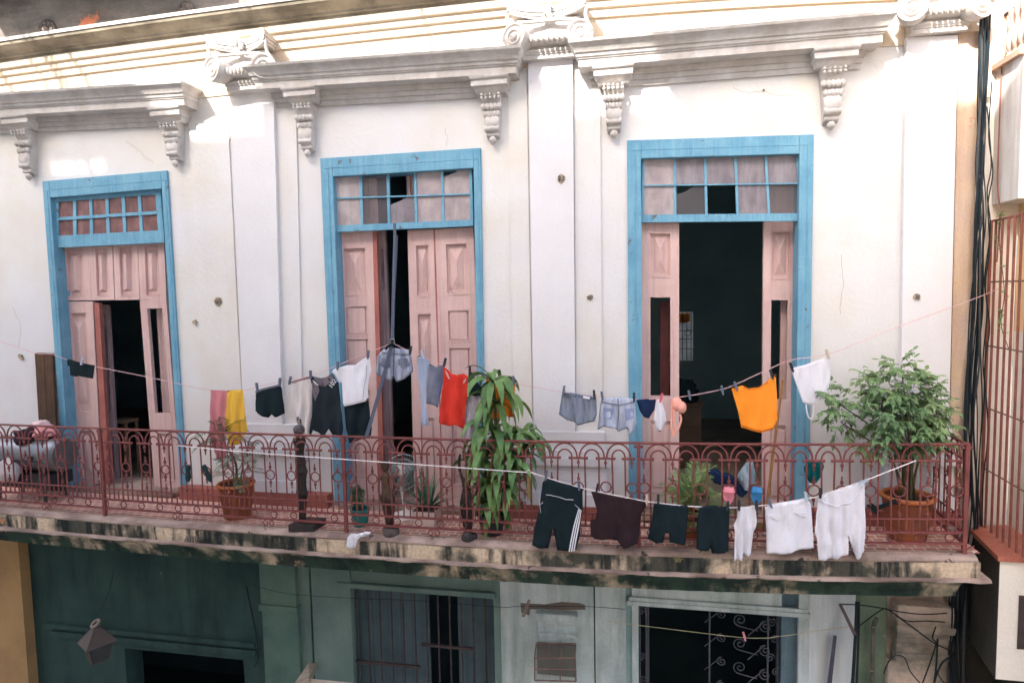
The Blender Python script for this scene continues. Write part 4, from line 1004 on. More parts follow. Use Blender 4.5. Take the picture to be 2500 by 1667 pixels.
LW = [(KK('B8', 850, 1070, 1000, 960, 1100, 900, 1180, 940, 1300, 1010, 1480, 1010, 1640, 1020), 'black wire sagging across the top of the weathered pier', .008),
      (KK('B8', 690, 860, 860, 865, 1040, 890, 1250, 930, 1450, 950, 1660, 940), 'black wire running level just under the balcony end', .008),
      (KK('B8', 1200, 960, 1330, 1050, 1450, 1140, 1550, 1210, 1680, 1270), 'black wire slanting down over the pier capital', .009),
      (KK('B8', 1560, 1060, 1530, 1160, 1560, 1210, 1520, 1350, 1440, 1568), 'black wire hanging in front of the weathered pier', .009),
      (KK('B8', 1575, 1170, 1570, 1300, 1560, 1450, 1540, 1600), 'straight black wire down the middle of the weathered pier', .012),
      (KK('B8', 1690, 1330, 1620, 1380, 1570, 1480, 1530, 1620), 'looped black wire leaving the dark corner bundle', .012),
      (KK('B8', 1600, 1400, 1580, 1480, 1630, 1560, 1680, 1640), 'curled black wire at the foot of the weathered pier', .007),
      (KK('B8', 1720, 1300, 1720, 1420, 1730, 1620), 'blue black wire below the dark corner bundle', .013),
      (KK('B8', 1090, 1480, 1140, 1370, 1200, 1320, 1280, 1340, 1330, 1460, 1420, 1568), 'black wire looping over a hook on the green pier', .007),
      (KK('B8', 850, 840, 845, 1000, 830, 1300, 810, 1600), 'thick black cable down the edge of the pale blue wall', .02),
      (KK('B8', 870, 840, 868, 1100, 850, 1600), 'second black cable down beside the mossy wall', .014),
      (KK('B5', 1020, 540, 990, 700, 930, 860, 865, 950), 'thin dark wire from which the old street lantern hangs', .006),
      (KK('B5', 2205, 690, 2250, 900, 2300, 1150, 2315, 1330, 2280, 1420), 'black cable slanting down the dark green wall', .016),
      (KK('B6', 0, 690, 300, 765, 860, 805, 1500, 830, 2200, 885) + KK('B7', 100, 880, 700, 880, 1050, 905), 'long thin wire drooping across the ground floor front', .004)]
for pts, lab, r in LW:
    tag(obj('wire', MB().tube(smoothpath([P(u, v, -0.19) for u, v in pts], 6), r * 0.8, 6), M_CABLE), lab, 'wire', 'wires on the ground floor front')
# ================================================================== LAUNDRY
CROPS['E8'] = (1960, 1100, 14.66); CROPS['S3'] = (1100, 1100, 6.53); CROPS['S1'] = (640, 1040, 7.35); CROPS['S2'] = (900, 1100, 13.07)
YU, YL = -0.55, -0.93
HEMC_ = {}
def cloth(name, col, var=None, **k):
    kw = dict(rough=0.95, var=var or tuple(c * 0.8 for c in col), var_scale=4, var_amt=0.4, fine=0.05, fine_scale=120, bump=0.3, bump_scale=9, stretch=(2.6, 1.5, 0.4), spec=0.1)
    kw.update(k); HEMC_[name] = col
    return mat(name, col, **kw)
CB = cloth('black_cotton', L(30, 42, 46), L(24, 36, 40)); CD = cloth('charcoal_mesh', L(40, 48, 54), L(34, 42, 46))
CW = cloth('white_cotton', L(226, 224, 230), L(214, 212, 220), var_amt=0.5); CWP = cloth('white_linen', L(218, 210, 208), L(200, 192, 190))
CDEN = cloth('grey_denim', L(134, 142, 156), L(92, 102, 120), var_scale=9, var_amt=0.9); CDL = cloth('bleached_denim', L(190, 196, 212), L(132, 142, 164), var_scale=8, var_amt=0.9)
CDA = cloth('acid_denim', L(176, 180, 196), L(104, 112, 134), var_scale=10, var_amt=1.0); CPB = cloth('pale_blue_cotton', L(168, 180, 202), L(140, 152, 178))
CRED = cloth('red_viscose', L(212, 62, 50), L(178, 40, 36), var_scale=4); COR = cloth('orange_jersey', L(252, 152, 52), L(238, 132, 38), var_scale=4)
COR2 = cloth('deep_orange_cloth', L(240, 134, 44), L(214, 108, 30)); CPK = cloth('pink_towel', L(200, 128, 132), L(182, 108, 114)); CYE = cloth('yellow_towel', L(230, 182, 74), L(208, 156, 56), var_scale=9)
CBR = cloth('dark_brown_cotton', L(52, 38, 42), L(42, 32, 36)); CNV = cloth('navy_cotton', L(34, 50, 82), L(26, 38, 64)); CNU = cloth('peach_lace', L(236, 170, 152), L(220, 148, 132))
CFL = cloth('floral_grey_towel', L(190, 184, 190), L(150, 142, 156), var_scale=26, var_amt=1.0, spots=L(120, 110, 124), spots_scale=30, spots_lim=0.58); CTE = cloth('teal_lycra', L(20, 98, 100), L(16, 70, 78))
COM = cloth('ombre_vest', L(128, 130, 142), L(74, 86, 122), var_scale=3, var_amt=1.0)
WORLD_UP = Vector((0, 0, 1))
def inside(p, poly):
    c = False; n = len(poly); x, y = p
    for i in range(n):
        x0, y0 = poly[i]; x1, y1 = poly[(i + 1) % n]
        if (y0 > y) != (y1 > y) and x < (x1 - x0) * (y - y0) / (y1 - y0) + x0: c = not c
    return c
def garment(name, label, cat, out, y, m, group, fold=0.024, freq=0.16, thick=0.006, step=3.6, parent=None, seed=0, jag=0.22, hem=0.0, shape=None):
    """a sewn piece hanging in folds: front and back sheets joined along the outline"""
    rnd = random.Random(seed + int(out[0][0] * 7))
    v0 = min(p[1] for p in out); v1 = max(p[1] for p in out); u0 = min(p[0] for p in out); u1 = max(p[0] for p in out)
    step = max(step, sqrt((v1 - v0) * (u1 - u0) / 800))
    pts = []
    n = len(out)
    for i in range(n):
        p0, p1, p2, p3 = [Vector((*out[(i + k - 1) % n], 0)) for k in range(4)]
        L_ = (p2 - p1).length; k = max(1, int(L_ / step))
        for j in range(k):
            t = j / k
            q = 0.5 * ((2 * p1) + (p2 - p0) * t * 0.55 + (0) * p0) if False else p1.lerp(p2, t)
            # soften straight runs a little
            b = (p2 - p1); nrm = Vector((-b.y, b.x, 0)).normalized() if L_ > 0 else Vector()
            q = q + nrm * (jag * noise.noise(Vector((q.x * 0.11, q.y * 0.11, seed))) * min(1, L_ / 25)) * (1 if j else 0)
            pts.append((q.x, q.y))
    nb_ = len(pts)
    poly = list(pts)
    y_ = v0 + step * 0.6; row = 0
    while y_ < v1:
        x_ = u0 + step * (0.3 + 0.5 * (row % 2))
        while x_ < u1:
            if inside((x_, y_), poly) and min((x_ - a) ** 2 + (y_ - b) ** 2 for a, b in poly) > (step * 0.55) ** 2:
                pts.append((x_ + 0.2 * step * rnd.uniform(-1, 1), y_ + 0.2 * step * rnd.uniform(-1, 1)))
            x_ += step
        y_ += step * 0.86; row += 1
    r = delaunay_2d_cdt([Vector(p) for p in pts], [(i, (i + 1) % nb_) for i in range(nb_)], [], 1, 1e-4)
    vv, ff, orig = r[0], r[2], r[3]
    edge = set()
    for i, o in enumerate(orig):
        if any(k < nb_ for k in o): edge.add(i)
    ph = rnd.random() * 6
    def fy(u, v):
        t = (v - v0) / (v1 - v0 + 1e-6)
        a = fold * (0.25 + 0.9 * t)
        f = a * (0.7 * sin(freq * u + ph + 1.6 * noise.noise(Vector((u * 0.02, v * 0.012, seed)))) + 0.9 * noise.noise(Vector((u * freq * 0.42, v * 0.018 + 3, seed + 1.7))))
        f += fold * 0.5 * noise.noise(Vector((u * 0.07, v * 0.022, seed + 9))) + fold * 0.32 * noise.noise(Vector((u * 0.2, v * 0.035, seed + 4)))
        if shape: f += shape(u, v)
        return f
    mb = MB(); vs = []; fr = {}; bk = {}
    for i, p in enumerate(vv):
        f = fy(p.x, p.y)
        if i in edge:
            fr[i] = bk[i] = len(vs); vs.append(P(p.x, p.y, y) + Vector((0, f, 0)))
        else:
            fr[i] = len(vs); vs.append(P(p.x, p.y, y) + Vector((0, f - thick, 0)))
            bk[i] = len(vs); vs.append(P(p.x, p.y, y) + Vector((0, f + thick, 0)))
    fs = [tuple(fr[i] for i in f) for f in ff] + [tuple(bk[i] for i in reversed(f)) for f in ff if any(i not in edge for i in f)]
    mb.add(vs, fs)
    o = obj(name, mb, m, parent, True, 80)
    if label: tag(o, label, cat, group)
    o_fy[o.name] = (fy, y, thick)
    if v1 - v0 > 40 and 'heap' not in name and name != 'rag':
        line = []; lines = []; u = u0 + 2
        while u < u1 - 1:
            vb = None; vq = v1
            while vq > v0 + (v1 - v0) * .3:
                if inside((u, vq), poly): vb = vq; break
                vq -= 1
            if vb is not None and (not line or abs(line[-1][1] - (vb - 3.2)) < 9): line.append((u, vb - 3.2))
            else:
                if len(line) > 3: lines.append(line)
                line = [(u, vb - 3.2)] if vb is not None else []
            u += 3.0
        if len(line) > 3: lines.append(line)
        hm = HEM.get(m.name)
        if hm is None:
            c_ = m.node_tree.nodes['Principled BSDF']
            hm = HEM[m.name] = mat(m.name + '_thread', tuple(x * 0.55 for x in HEMC.get(m.name, (.2, .2, .2))), 0.95)
        for l_ in lines: stitch(o, l_[::2] + [l_[-1]], hm, 0.0016, 0.003, 'hem')
    return o
HEM = {}
HEMC = HEMC_
o_fy = {}
def patch(parent, name, out, m, lift=0.006, step=5, d=0.004):
    """a flat sewn-on piece lying on a garment"""
    fy, y, th = o_fy[parent.name]
    pts = []; n = len(out)
    for i in range(n):
        a, b = out[i], out[(i + 1) % n]; k = max(1, int(sqrt((a[0] - b[0]) ** 2 + (a[1] - b[1]) ** 2) / step))
        pts += [(a[0] + (b[0] - a[0]) * j / k, a[1] + (b[1] - a[1]) * j / k) for j in range(k)]
    r = delaunay_2d_cdt([Vector(p) for p in pts], [(i, (i + 1) % len(pts)) for i in range(len(pts))], [], 1, 1e-4)
    vs = [P(p.x, p.y, y) + Vector((0, fy(p.x, p.y) - th - lift, 0)) for p in r[0]]
    n = len(vs); bs = [v + Vector((0, d, 0)) for v in vs]
    mb = MB().add(vs + bs, [tuple(f) for f in r[2]] + [tuple(i + n for i in reversed(f)) for f in r[2]])
    cnt = {}
    for f in r[2]:
        for a, b in zip(f, list(f[1:]) + [f[0]]): cnt[(a, b)] = 1
    for (a, b) in cnt:
        if (b, a) not in cnt: mb.f.append((a, b, b + n, a + n))
    return obj(name, mb, m, parent, True, 60)
def stitch(parent, pts, m, w=0.003, lift=0.004, name='seam'):
    fy, y, th = o_fy[parent.name]
    pp = []
    for i in range(len(pts) - 1):
        for k in range(4):
            t = k / 4; pp.append((pts[i][0] + (pts[i + 1][0] - pts[i][0]) * t, pts[i][1] + (pts[i + 1][1] - pts[i][1]) * t))
    pp.append(pts[-1])
    return obj(name, MB().tube([P(u, v, y) + Vector((0, fy(u, v) - th - lift, 0)) for u, v in pp], w, 5), m, parent)
GU, GL = 'washing on the upper line', 'washing on the lower line'
W = lambda *xy: [(xy[i], xy[i + 1]) for i in range(0, len(xy), 2)]
# lines -------------------------------------------------------------
M_LINE = mat('pink_cord', L(214, 176, 178), 0.9, fine=0.1); M_LINEW = mat('white_cord', L(236, 226, 224), 0.9, fine=0.05); M_LINEY = mat('yellow_cord', L(196, 190, 150), 0.9)
up_l = W(-120, 800, 0, 833, 85, 862, 125, 864, 162, 877, 230, 894, 345, 917, 435, 936, 500, 950, 590, 953, 630, 944, 690, 930, 755, 918, 800, 902, 880, 868, 945, 843, 957, 838)
up_r = W(957, 838, 968, 842, 1000, 858, 1030, 869, 1075, 889, 1130, 905, 1180, 919, 1260, 936, 1370, 956, 1480, 970, 1560, 975, 1640, 971, 1700, 963, 1760, 951, 1790, 941, 1890, 895, 1935, 878, 2020, 868 - 3, 2120, 826, 2200, 795, 2320, 751, 2400, 721)
def yl(u): return YU if 250 < u < 2050 else YU + (0.40 * (u - 2050) / 350 if u >= 2050 else 0)
tag(obj('washing_line', MB().tube(smoothpath([P(u, v, yl(u)) for u, v in up_l + up_r[1:] + [(2470, 690)]], 4), 0.0038, 5), M_LINE), 'pale pink upper washing line sagging across the three blue doorways', 'washing line')
lo = W(433, 1087, 620, 1105, 940, 1128, 1260, 1151, 1292, 1152, 1330, 1164, 1417, 1190, 1537, 1216, 1597, 1226, 1681, 1235, 1782, 1239, 1866, 1233, 1969, 1217, 2002, 1209, 2110, 1173, 2170, 1150, 2236, 1124)
tag(obj('washing_line', MB().tube(smoothpath([P(u, v, -0.83 if i in (0,) else (-0.82 if i == len(lo) - 1 else YL)) for i, (u, v) in enumerate(lo)], 4), 0.0048, 6), M_LINEW), 'taut white lower washing line strung in front of the red railing', 'washing line')
q = P(1291, 1152, YL)
tag(obj('line_ring', MB().tube(arc(q, 0.018, 0, 2 * pi, 17)[:-1], 0.004, 5, True), mat('ring_metal', L(224, 196, 180), 0.4)), 'small metal ring threaded on the white lower line', 'ring')
tag(obj('bamboo_stick', MB().tube([P(1291, 1158, YL), P(1291, 1186, YL), P(1292, 1216, YL)], [0.017, 0.018, 0.017], 8), mat('bamboo', L(130, 112, 70), 0.7, var=L(104, 88, 54), var_scale=20, var_amt=0.8)), 'short brown bamboo stick hanging from the ring on the white line', 'stick')
gl = KK('B7', 900, 1010, 1090, 1038, 1250, 1058, 1800, 1125, 2130, 1160, 2330, 1162) + KK('B8', 130, 1150, 300, 1130, 480, 1100, 780, 1060)
tag(obj('washing_line', MB().tube(smoothpath([P(u, v, -0.2) for u, v in gl], 4), 0.0035, 5), M_LINEY), 'thin yellow washing line across the dark scroll gate at ground level', 'washing line')
# garments on the upper line -------------------------------------------
g = garment
g('cloth', 'small black cloth pegged alone before the leftmost doorway', 'cloth', KK('A4', 458, 918, 473, 914, 560, 940, 649, 957, 640, 1046, 590, 1042, 530, 1028, 527, 1034, 480, 1026, 475, 962, 461, 958), YU - .01, CB, GU, 0.01)
g('towel', 'dusty pink towel hanging behind the left potted palm', 'towel', W(514, 951, 555, 953, 557, 1050, 548, 1119, 527, 1121, 513, 1060), YU, CPK, GU, 0.03, 0.3)
g('towel', 'yellow towel hanging beside the pink towel', 'towel', W(555, 953, 593, 951, 598, 990, 603, 1050, 592, 1084, 558, 1088, 550, 1020), YU - .03, CYE, GU, 0.03, 0.28)
s = g('shorts', 'black shorts pegged between the yellow towel and the mesh tank top', 'shorts', KK('A4', 1748, 1135, 1800, 1112, 1912, 1085, 1925, 1110, 1942, 1285, 1890, 1312, 1858, 1288, 1828, 1317, 1790, 1300, 1748, 1268), YU, CB, GU, 0.018, 0.2, 0.02)
patch(s, 'waistband', KK('A4', 1752, 1130, 1800, 1112, 1912, 1085, 1916, 1096, 1802, 1126, 1754, 1146), cloth('grey_elastic', L(112, 112, 122)))
s = g('blouse', 'thin white blouse hanging behind the black mesh tank top', 'blouse', KK('A4', 1982, 1080, 2122, 1038, 2140, 1200, 2118, 1440, 2044, 1450, 2022, 1320, 1992, 1200), YU + .05, CWP, GU, 0.03, 0.3)
obj('hem_trim', MB().tube([P(*q, YU + 0.045) for q in KK('A4', 1985, 1074, 2060, 1052, 2122, 1034)], 0.008, 6), cloth('mauve_trim', L(150, 112, 116)), s)
s = g('tank_top', 'black racerback tank top with grey mesh yoke and white print', 'tank top', W(756, 920, 763, 917.5, 783, 923, 797, 920.6, 811, 910.6, 816.5, 920.6, 827, 933, 830, 959, 833, 990, 836, 1010, 838, 1041, 836, 1064, 811, 1062, 805, 1046, 794, 1063, 781, 1062, 766, 1049, 762, 1064, 756, 1052, 763, 1016, 763, 974, 762, 940), YU - .02, CD, GU, 0.025, 0.2)
patch(s, 'mesh_yoke', KK('D2', 340, 375, 560, 440, 760, 405, 925, 290, 985, 390, 860, 580, 720, 690, 560, 700, 470, 590), cloth('grey_mesh', L(116, 106, 112), L(92, 92, 104)), 0.004)
patch(s, 'mesh_side', KK('D2', 300, 480, 400, 600, 500, 730, 510, 850, 400, 1160, 330, 900), MATS['grey_mesh'], 0.004)
patch(s, 'arm_slit', KK('D2', 335, 480, 400, 530, 510, 660, 480, 668, 400, 600), cloth('slit_white', L(214, 206, 206)), 0.008)
p = P(*K('D2', 905, 770), YU - .075)
flat_text('print', '102', 0.072, CW, Matrix.Translation(p) @ Matrix.Rotation(radians(-52), 4, 'Y') @ Matrix.Rotation(radians(90), 4, 'X'), s)
s = g('t_shirt', 'white T-shirt with short sleeves pegged left of the denim shorts and strap', 't-shirt', W(810, 908, 816.5, 900, 828, 897, 847, 891.5, 868, 890.8, 884, 878, 898, 870, 903, 872, 906, 905, 900, 925, 897, 950, 899, 978, 887, 981, 860, 988, 840, 993, 838, 985, 833, 935, 826, 932, 818, 915), YU - .03, CW, GU, 0.02, 0.12)
stitch(s, KK('D2', 2045, 20, 2020, 350, 1960, 700, 1930, 1100), cloth('grey_shade_thread', L(170, 168, 182)), 0.003)
g('skirt', 'black skirt hanging below and behind the white T-shirt', 'skirt', W(839, 990, 888, 978, 900, 976, 904, 1005, 907, 1045, 905, 1063, 880, 1073, 857, 1080, 846, 1050), YU + .01, CB, GU, 0.03, 0.15)
s = g('shorts', 'bleached denim shorts pegged behind the hanging grey strap', 'shorts', KK('A5', 300, 845, 380, 838, 470, 850, 485, 880, 503, 1000, 440, 1050, 390, 1072, 374, 1030, 350, 1068, 290, 1040, 250, 1015, 255, 900, 275, 870), YU, CDA, GU, 0.02, 0.12, 0.025)
patch(s, 'pocket', KK('A5', 405, 912, 465, 905, 485, 955, 440, 980, 410, 950), cloth('dark_denim', L(92, 96, 112), L(130, 136, 152), var_scale=18, var_amt=1)); patch(s, 'pocket', KK('A5', 290, 905, 350, 910, 355, 960, 320, 985, 282, 950), MATS['dark_denim'])
stitch(s, KK('A5', 378, 840, 375, 930, 374, 1030), MATS['dark_denim'], 0.006); stitch(s, KK('A5', 290, 868, 380, 878, 480, 882), MATS['dark_denim'], 0.005)
g('trousers', 'narrow pale blue trouser leg hanging right of the dark door gap', 'trousers', KK('A5', 530, 890, 580, 895, 618, 935, 600, 1040, 590, 1200, 608, 1370, 548, 1362, 555, 1250, 545, 1100, 528, 970), YU + .02, CPB, GU, 0.025, 0.3)
g('vest', 'grey vest fading to blue beside the red tank top', 'vest', KK('A5', 612, 945, 660, 968, 710, 948, 716, 1000, 700, 1100, 672, 1243, 595, 1215, 600, 1080), YU, COM, GU, 0.025, 0.25)
s = g('tank_top', 'bright red tank top pegged before the middle doorway', 'tank top', KK('A5', 706, 962, 735, 985, 760, 1012, 800, 1022, 846, 1014, 878, 1036, 872, 1150, 856, 1250, 845, 1395, 790, 1362, 740, 1374, 678, 1347, 690, 1200, 705, 1090), YU - .03, CRED, GU, 0.022, 0.16)
patch(s, 'arm_slit', KK('A5', 718, 985, 738, 1010, 752, 1050, 742, 1048, 728, 1020), cloth('slit_pink', L(206, 166, 162)), 0.006); patch(s, 'arm_slit', KK('A5', 866, 1040, 858, 1070, 840, 1085, 846, 1062), MATS['slit_pink'], 0.006)
g('blouse', 'black top half hidden by the tall strap-leaved plant', 'blouse', KK('A5', 878, 1005, 905, 1005, 930, 1050, 960, 1100, 1030, 1125, 1000, 1162, 930, 1168, 880, 1162), YU, CB, GU, 0.02)
g('towel', 'grey floral towel hanging left of the strap-leaved plant', 'towel', KK('A5', 865, 1163, 985, 1165, 975, 1300, 940, 1420, 930, 1560, 845, 1560, 850, 1400, 860, 1250), YU + .02, CFL, GU, 0.03, 0.2)
g('t_shirt', 'deep orange top hanging behind the strap-leaved plant', 't-shirt', KK('A5', 1000, 1045, 1060, 1060, 1150, 1080, 1200, 1075, 1190, 1310, 1160, 1315, 1120, 1300, 1065, 1350, 985, 1300, 990, 1180), YU + .06, COR2, GU, 0.03, 0.16)
s = g('shorts', 'grey blue denim shorts right of the strap-leaved plant', 'shorts', KK('A5', 1518, 1140, 1600, 1145, 1752, 1170, 1757, 1290, 1740, 1340, 1625, 1367, 1605, 1345, 1550, 1330, 1497, 1290), YU, CDEN, GU, 0.022, 0.12, 0.03)
patch(s, 'waistband', KK('A5', 1520, 1140, 1600, 1147, 1752, 1172, 1750, 1192, 1600, 1168, 1518, 1160), MATS['dark_denim']); stitch(s, KK('A5', 1575, 1165, 1600, 1240, 1612, 1340), MATS['dark_denim'], 0.005)
patch(s, 'label', KK('A5', 1665, 1160, 1710, 1168, 1708, 1184, 1664, 1176), CW, 0.012)
s = g('shorts', 'pale ripped denim shorts with frayed hems beside the right blue frame', 'shorts', KK('A5', 1787, 1182, 1860, 1175, 1950, 1180, 2015, 1185, 2028, 1350, 2012, 1400, 1980, 1438, 1962, 1385, 1905, 1414, 1882, 1388, 1800, 1375, 1760, 1402, 1770, 1300), YU, CDL, GU, 0.022, 0.12, 0.03)
patch(s, 'pocket', KK('A5', 1800, 1240, 1870, 1250, 1855, 1325, 1805, 1305), cloth('pocket_denim', L(140, 152, 180), L(112, 126, 158))); patch(s, 'pocket', KK('A5', 1945, 1250, 2012, 1245, 2010, 1310, 1955, 1330), MATS['pocket_denim'])
stitch(s, KK('A5', 1900, 1180, 1905, 1280, 1896, 1400), MATS['dark_denim'], 0.006); stitch(s, KK('A5', 1785, 1200, 1900, 1225, 2015, 1205), MATS['dark_denim'], 0.005)
s = g('underpants', 'navy underpants hanging over the right blue door frame', 'underwear', KK('A5', 2025, 1190, 2100, 1185, 2160, 1190, 2150, 1260, 2112, 1322, 2080, 1310, 2050, 1270), YU, CNV, GU, 0.02)
g('bra', 'small white bra between the navy underpants and the peach bra', 'underwear', KK('A5', 2165, 1195, 2195, 1180, 2225, 1290, 2232, 1340, 2190, 1412, 2162, 1390, 2145, 1330), YU - .02, CW, GU, 0.03, 0.3)
b_ = thing('bra', 'peach bra with dangling straps hanging at the right doorway edge', 'underwear', P(1650, 985, YU), GU)
c1, c2 = P(*K('A5', 2300, 1222), YU), P(*K('A6', 12, 1240), YU)
obj('cup', MB().ball(c1, 0.060, 0.05, 0.072, 12, 8), CNU, b_); obj('cup', MB().ball(c2 + Vector((0, -.03, 0)), 0.045, 0.05, 0.06, 12, 8), CNU, b_)
for pts in (KK('A5', 2270, 1200, 2268, 1290, 2265, 1380, 2276, 1440), KK('A5', 2285, 1260, 2282, 1340, 2290, 1400, 2278, 1442), KK('A6', 0, 1290, 8, 1330, -12, 1390, -25, 1400)):
    obj('strap', MB().tube(smoothpath([P(u, v, YU - .03) for u, v in pts], 4), 0.011, 5), CNU, b_)
s = g('tank_top', 'bright orange tank top hanging across the right dark doorway', 'tank top', KK('A6', 352, 1115, 430, 1094, 470, 1116, 540, 1106, 600, 1062, 655, 1016, 663, 1150, 666, 1330, 640, 1395, 560, 1418, 420, 1382, 400, 1280), YU - .01, COR, GU, 0.014, 0.08)
stitch(s, KK('A6', 430, 1100, 470, 1120, 540, 1110, 600, 1068), cloth('orange_hem', L(224, 116, 36)), 0.004); stitch(s, KK('A6', 424, 1368, 560, 1403, 636, 1382), MATS['orange_hem'], 0.003)
s = g('camisole', 'white camisole with thin loops pegged at the far right of the upper line', 'top', KK('A6', 755, 975, 850, 955, 950, 920, 1020, 900, 1030, 1040, 1010, 1187, 960, 1185, 930, 1216, 890, 1230, 840, 1210, 800, 1100), YU - .01, CW, GU, 0.014, 0.1)
obj('strap', MB().tube(smoothpath([P(*q, YU - 0.02) for q in KK('A6', 862, 1222, 868, 1270, 880, 1312, 900, 1322, 912, 1290, 916, 1225)], 4), 0.007, 5), CW, s)
# garments on the lower line -------------------------------------------
s = g('track_pants', 'black track pants with three white side stripes on the lower line', 'trousers', KK('B3', 312, 645, 355, 612, 480, 650, 668, 700, 672, 880, 655, 1000, 640, 1150, 612, 1258, 440, 1270, 425, 1180, 400, 1068, 385, 1150, 360, 1245, 213, 1220, 240, 1050, 280, 900, 297, 750), YL, CB, GL, 0.02, 0.1, 0.02)
for k in range(3):
    o_ = k * 20
    patch(s, 'side_stripe', KK('B3', 632 + o_ * .55, 885 + k * 5, 640 + o_ * .55, 885 + k * 5, 600 + o_, 1040, 578 + o_, 1150, 560 + o_, 1255, 548 + o_, 1255, 566 + o_, 1150, 588 + o_, 1040), CW, 0.007)
stitch(s, KK('B3', 345, 752, 390, 756, 450, 772, 520, 792, 590, 800), CW, 0.0025, 0.008, 'drawstring'); stitch(s, KK('B3', 602, 842, 630, 868, 660, 898), CW, 0.002, 0.008, 'piping'); stitch(s, KK('B3', 290, 730, 286, 820, 300, 910), CW, 0.002, 0.008, 'piping'); stitch(s, KK('B3', 318, 820, 296, 838), CW, 0.002, 0.008, 'piping')
g('t_shirt', 'dark brown T-shirt hung upside down on the lower line', 't-shirt', KK('B3', 745, 735, 800, 735, 940, 765, 1140, 800, 1242, 838, 1232, 880, 1195, 940, 1182, 1100, 1165, 1215, 1110, 1210, 1040, 1237, 980, 1180, 900, 1165, 780, 1160, 742, 1130, 738, 992, 782, 980, 800, 900), YL, CBR, GL, 0.022, 0.1)
g('shorts', 'black shorts with two legs right of the dark brown T-shirt', 'shorts', KK('B3', 1310, 832, 1450, 850, 1614, 855, 1607, 1000, 1590, 1202, 1500, 1203, 1447, 1182, 1440, 1098, 1412, 1096, 1390, 1190, 1330, 1207, 1250, 1150, 1290, 1000), YL, CB, GL, 0.02, 0.12, 0.02)
g('shorts', 'long black shorts left of the narrow white vest on the lower line', 'shorts', KK('B3', 1720, 870, 1800, 855, 1940, 868, 1970, 850, 1987, 880, 1985, 1000, 1980, 1272, 1830, 1292, 1820, 1235, 1800, 1270, 1690, 1242, 1692, 1000), YL, CB, GL, 0.022, 0.12, 0.02)
s = g('vest', 'narrow white vest on the lower line right of the black shorts', 'vest', KK('B3', 2065, 880, 2220, 853, 2228, 960, 2234, 1000, 2200, 1100, 2182, 1305, 2112, 1302, 2100, 1342, 2024, 1342, 2036, 1100, 2024, 1030, 2056, 970), YL, CW, GL, 0.028, 0.35)
s = g('skirt', 'white skirt with two pocket flaps on the lower line', 'skirt', KK('B4', 25, 870, 150, 832, 400, 790, 442, 850, 456, 1050, 466, 1236, 350, 1260, 200, 1287, 45, 1293, 40, 1100), YL, CW, GL, 0.02, 0.08, 0.018)
patch(s, 'pocket_flap', KK('B4', 55, 938, 120, 928, 168, 948, 160, 985, 110, 972), CW, 0.012, 5, 0.008); patch(s, 'pocket_flap', KK('B4', 292, 912, 350, 906, 398, 914, 392, 950, 340, 946), CW, 0.012, 5, 0.008)
s = g('trousers', 'loose white draped trousers at the right end of the lower line', 'trousers', KK('B4', 515, 775, 600, 745, 750, 690, 880, 645, 925, 660, 930, 900, 936, 1062, 925, 1282, 850, 1337, 800, 1200, 765, 1108, 772, 1290, 650, 1330, 510, 1342, 495, 1150, 470, 1090, 495, 900), YL, CW, GL, 0.03, 0.22)
stitch(s, KK('B4', 520, 800, 580, 845, 680, 860, 780, 830, 870, 740, 905, 680), CW, 0.006, 0.006, 'hem_fold')
g('underpants', 'teal underpants hanging behind the railing right of the right doorway', 'underwear', KK('E8', 190, 360, 690, 362, 745, 500, 760, 560, 690, 820, 600, 960, 500, 1160, 260, 1172, 180, 1040, 60, 750, 45, 600), -0.72, CTE, None, 0.02, 0.4, 0.012, 3)
# pegs -------------------------------------------------------------
PEGM = {'g': mat('grey_peg', L(96, 104, 120), 0.6), 'k': mat('black_peg', L(44, 48, 54), 0.6), 'b': mat('pale_peg', L(176, 184, 196), 0.6), 'p': mat('pink_peg', L(224, 150, 164), 0.6), 'w': mat('wood_peg', L(196, 178, 160), 0.7), 'r': mat('red_peg', L(206, 92, 116), 0.6)}
PEGS = {}
for k, m in PEGM.items():
    q = MB()
    for sg in (-1, 1):
        q.prism([(-0.011, sg * 0.003, 0.048), (0.011, sg * 0.003, 0.048), (0.010, sg * 0.003, -0.03), (0.006, sg * 0.003, -0.045), (-0.006, sg * 0.003, -0.045), (-0.010, sg * 0.003, -0.03)], (0, sg * 0.009, 0))
    q.tube([(-0.014, 0, 0.0), (0.014, 0, 0.0)], 0.008, 7)
    PEGS[k] = mesh('clothes_peg', q, m, False)
def peg(u, v, y, k, tilt, lab, grp):
    o = link('clothes_peg', PEGS[k]); o.location = P(u, v, y - 0.012); o.rotation_euler = (0, radians(tilt), 0)
    tag(o, lab, 'clothes peg', grp)
PU, PL_ = 'pegs on the upper washing line', 'pegs on the lower washing line'
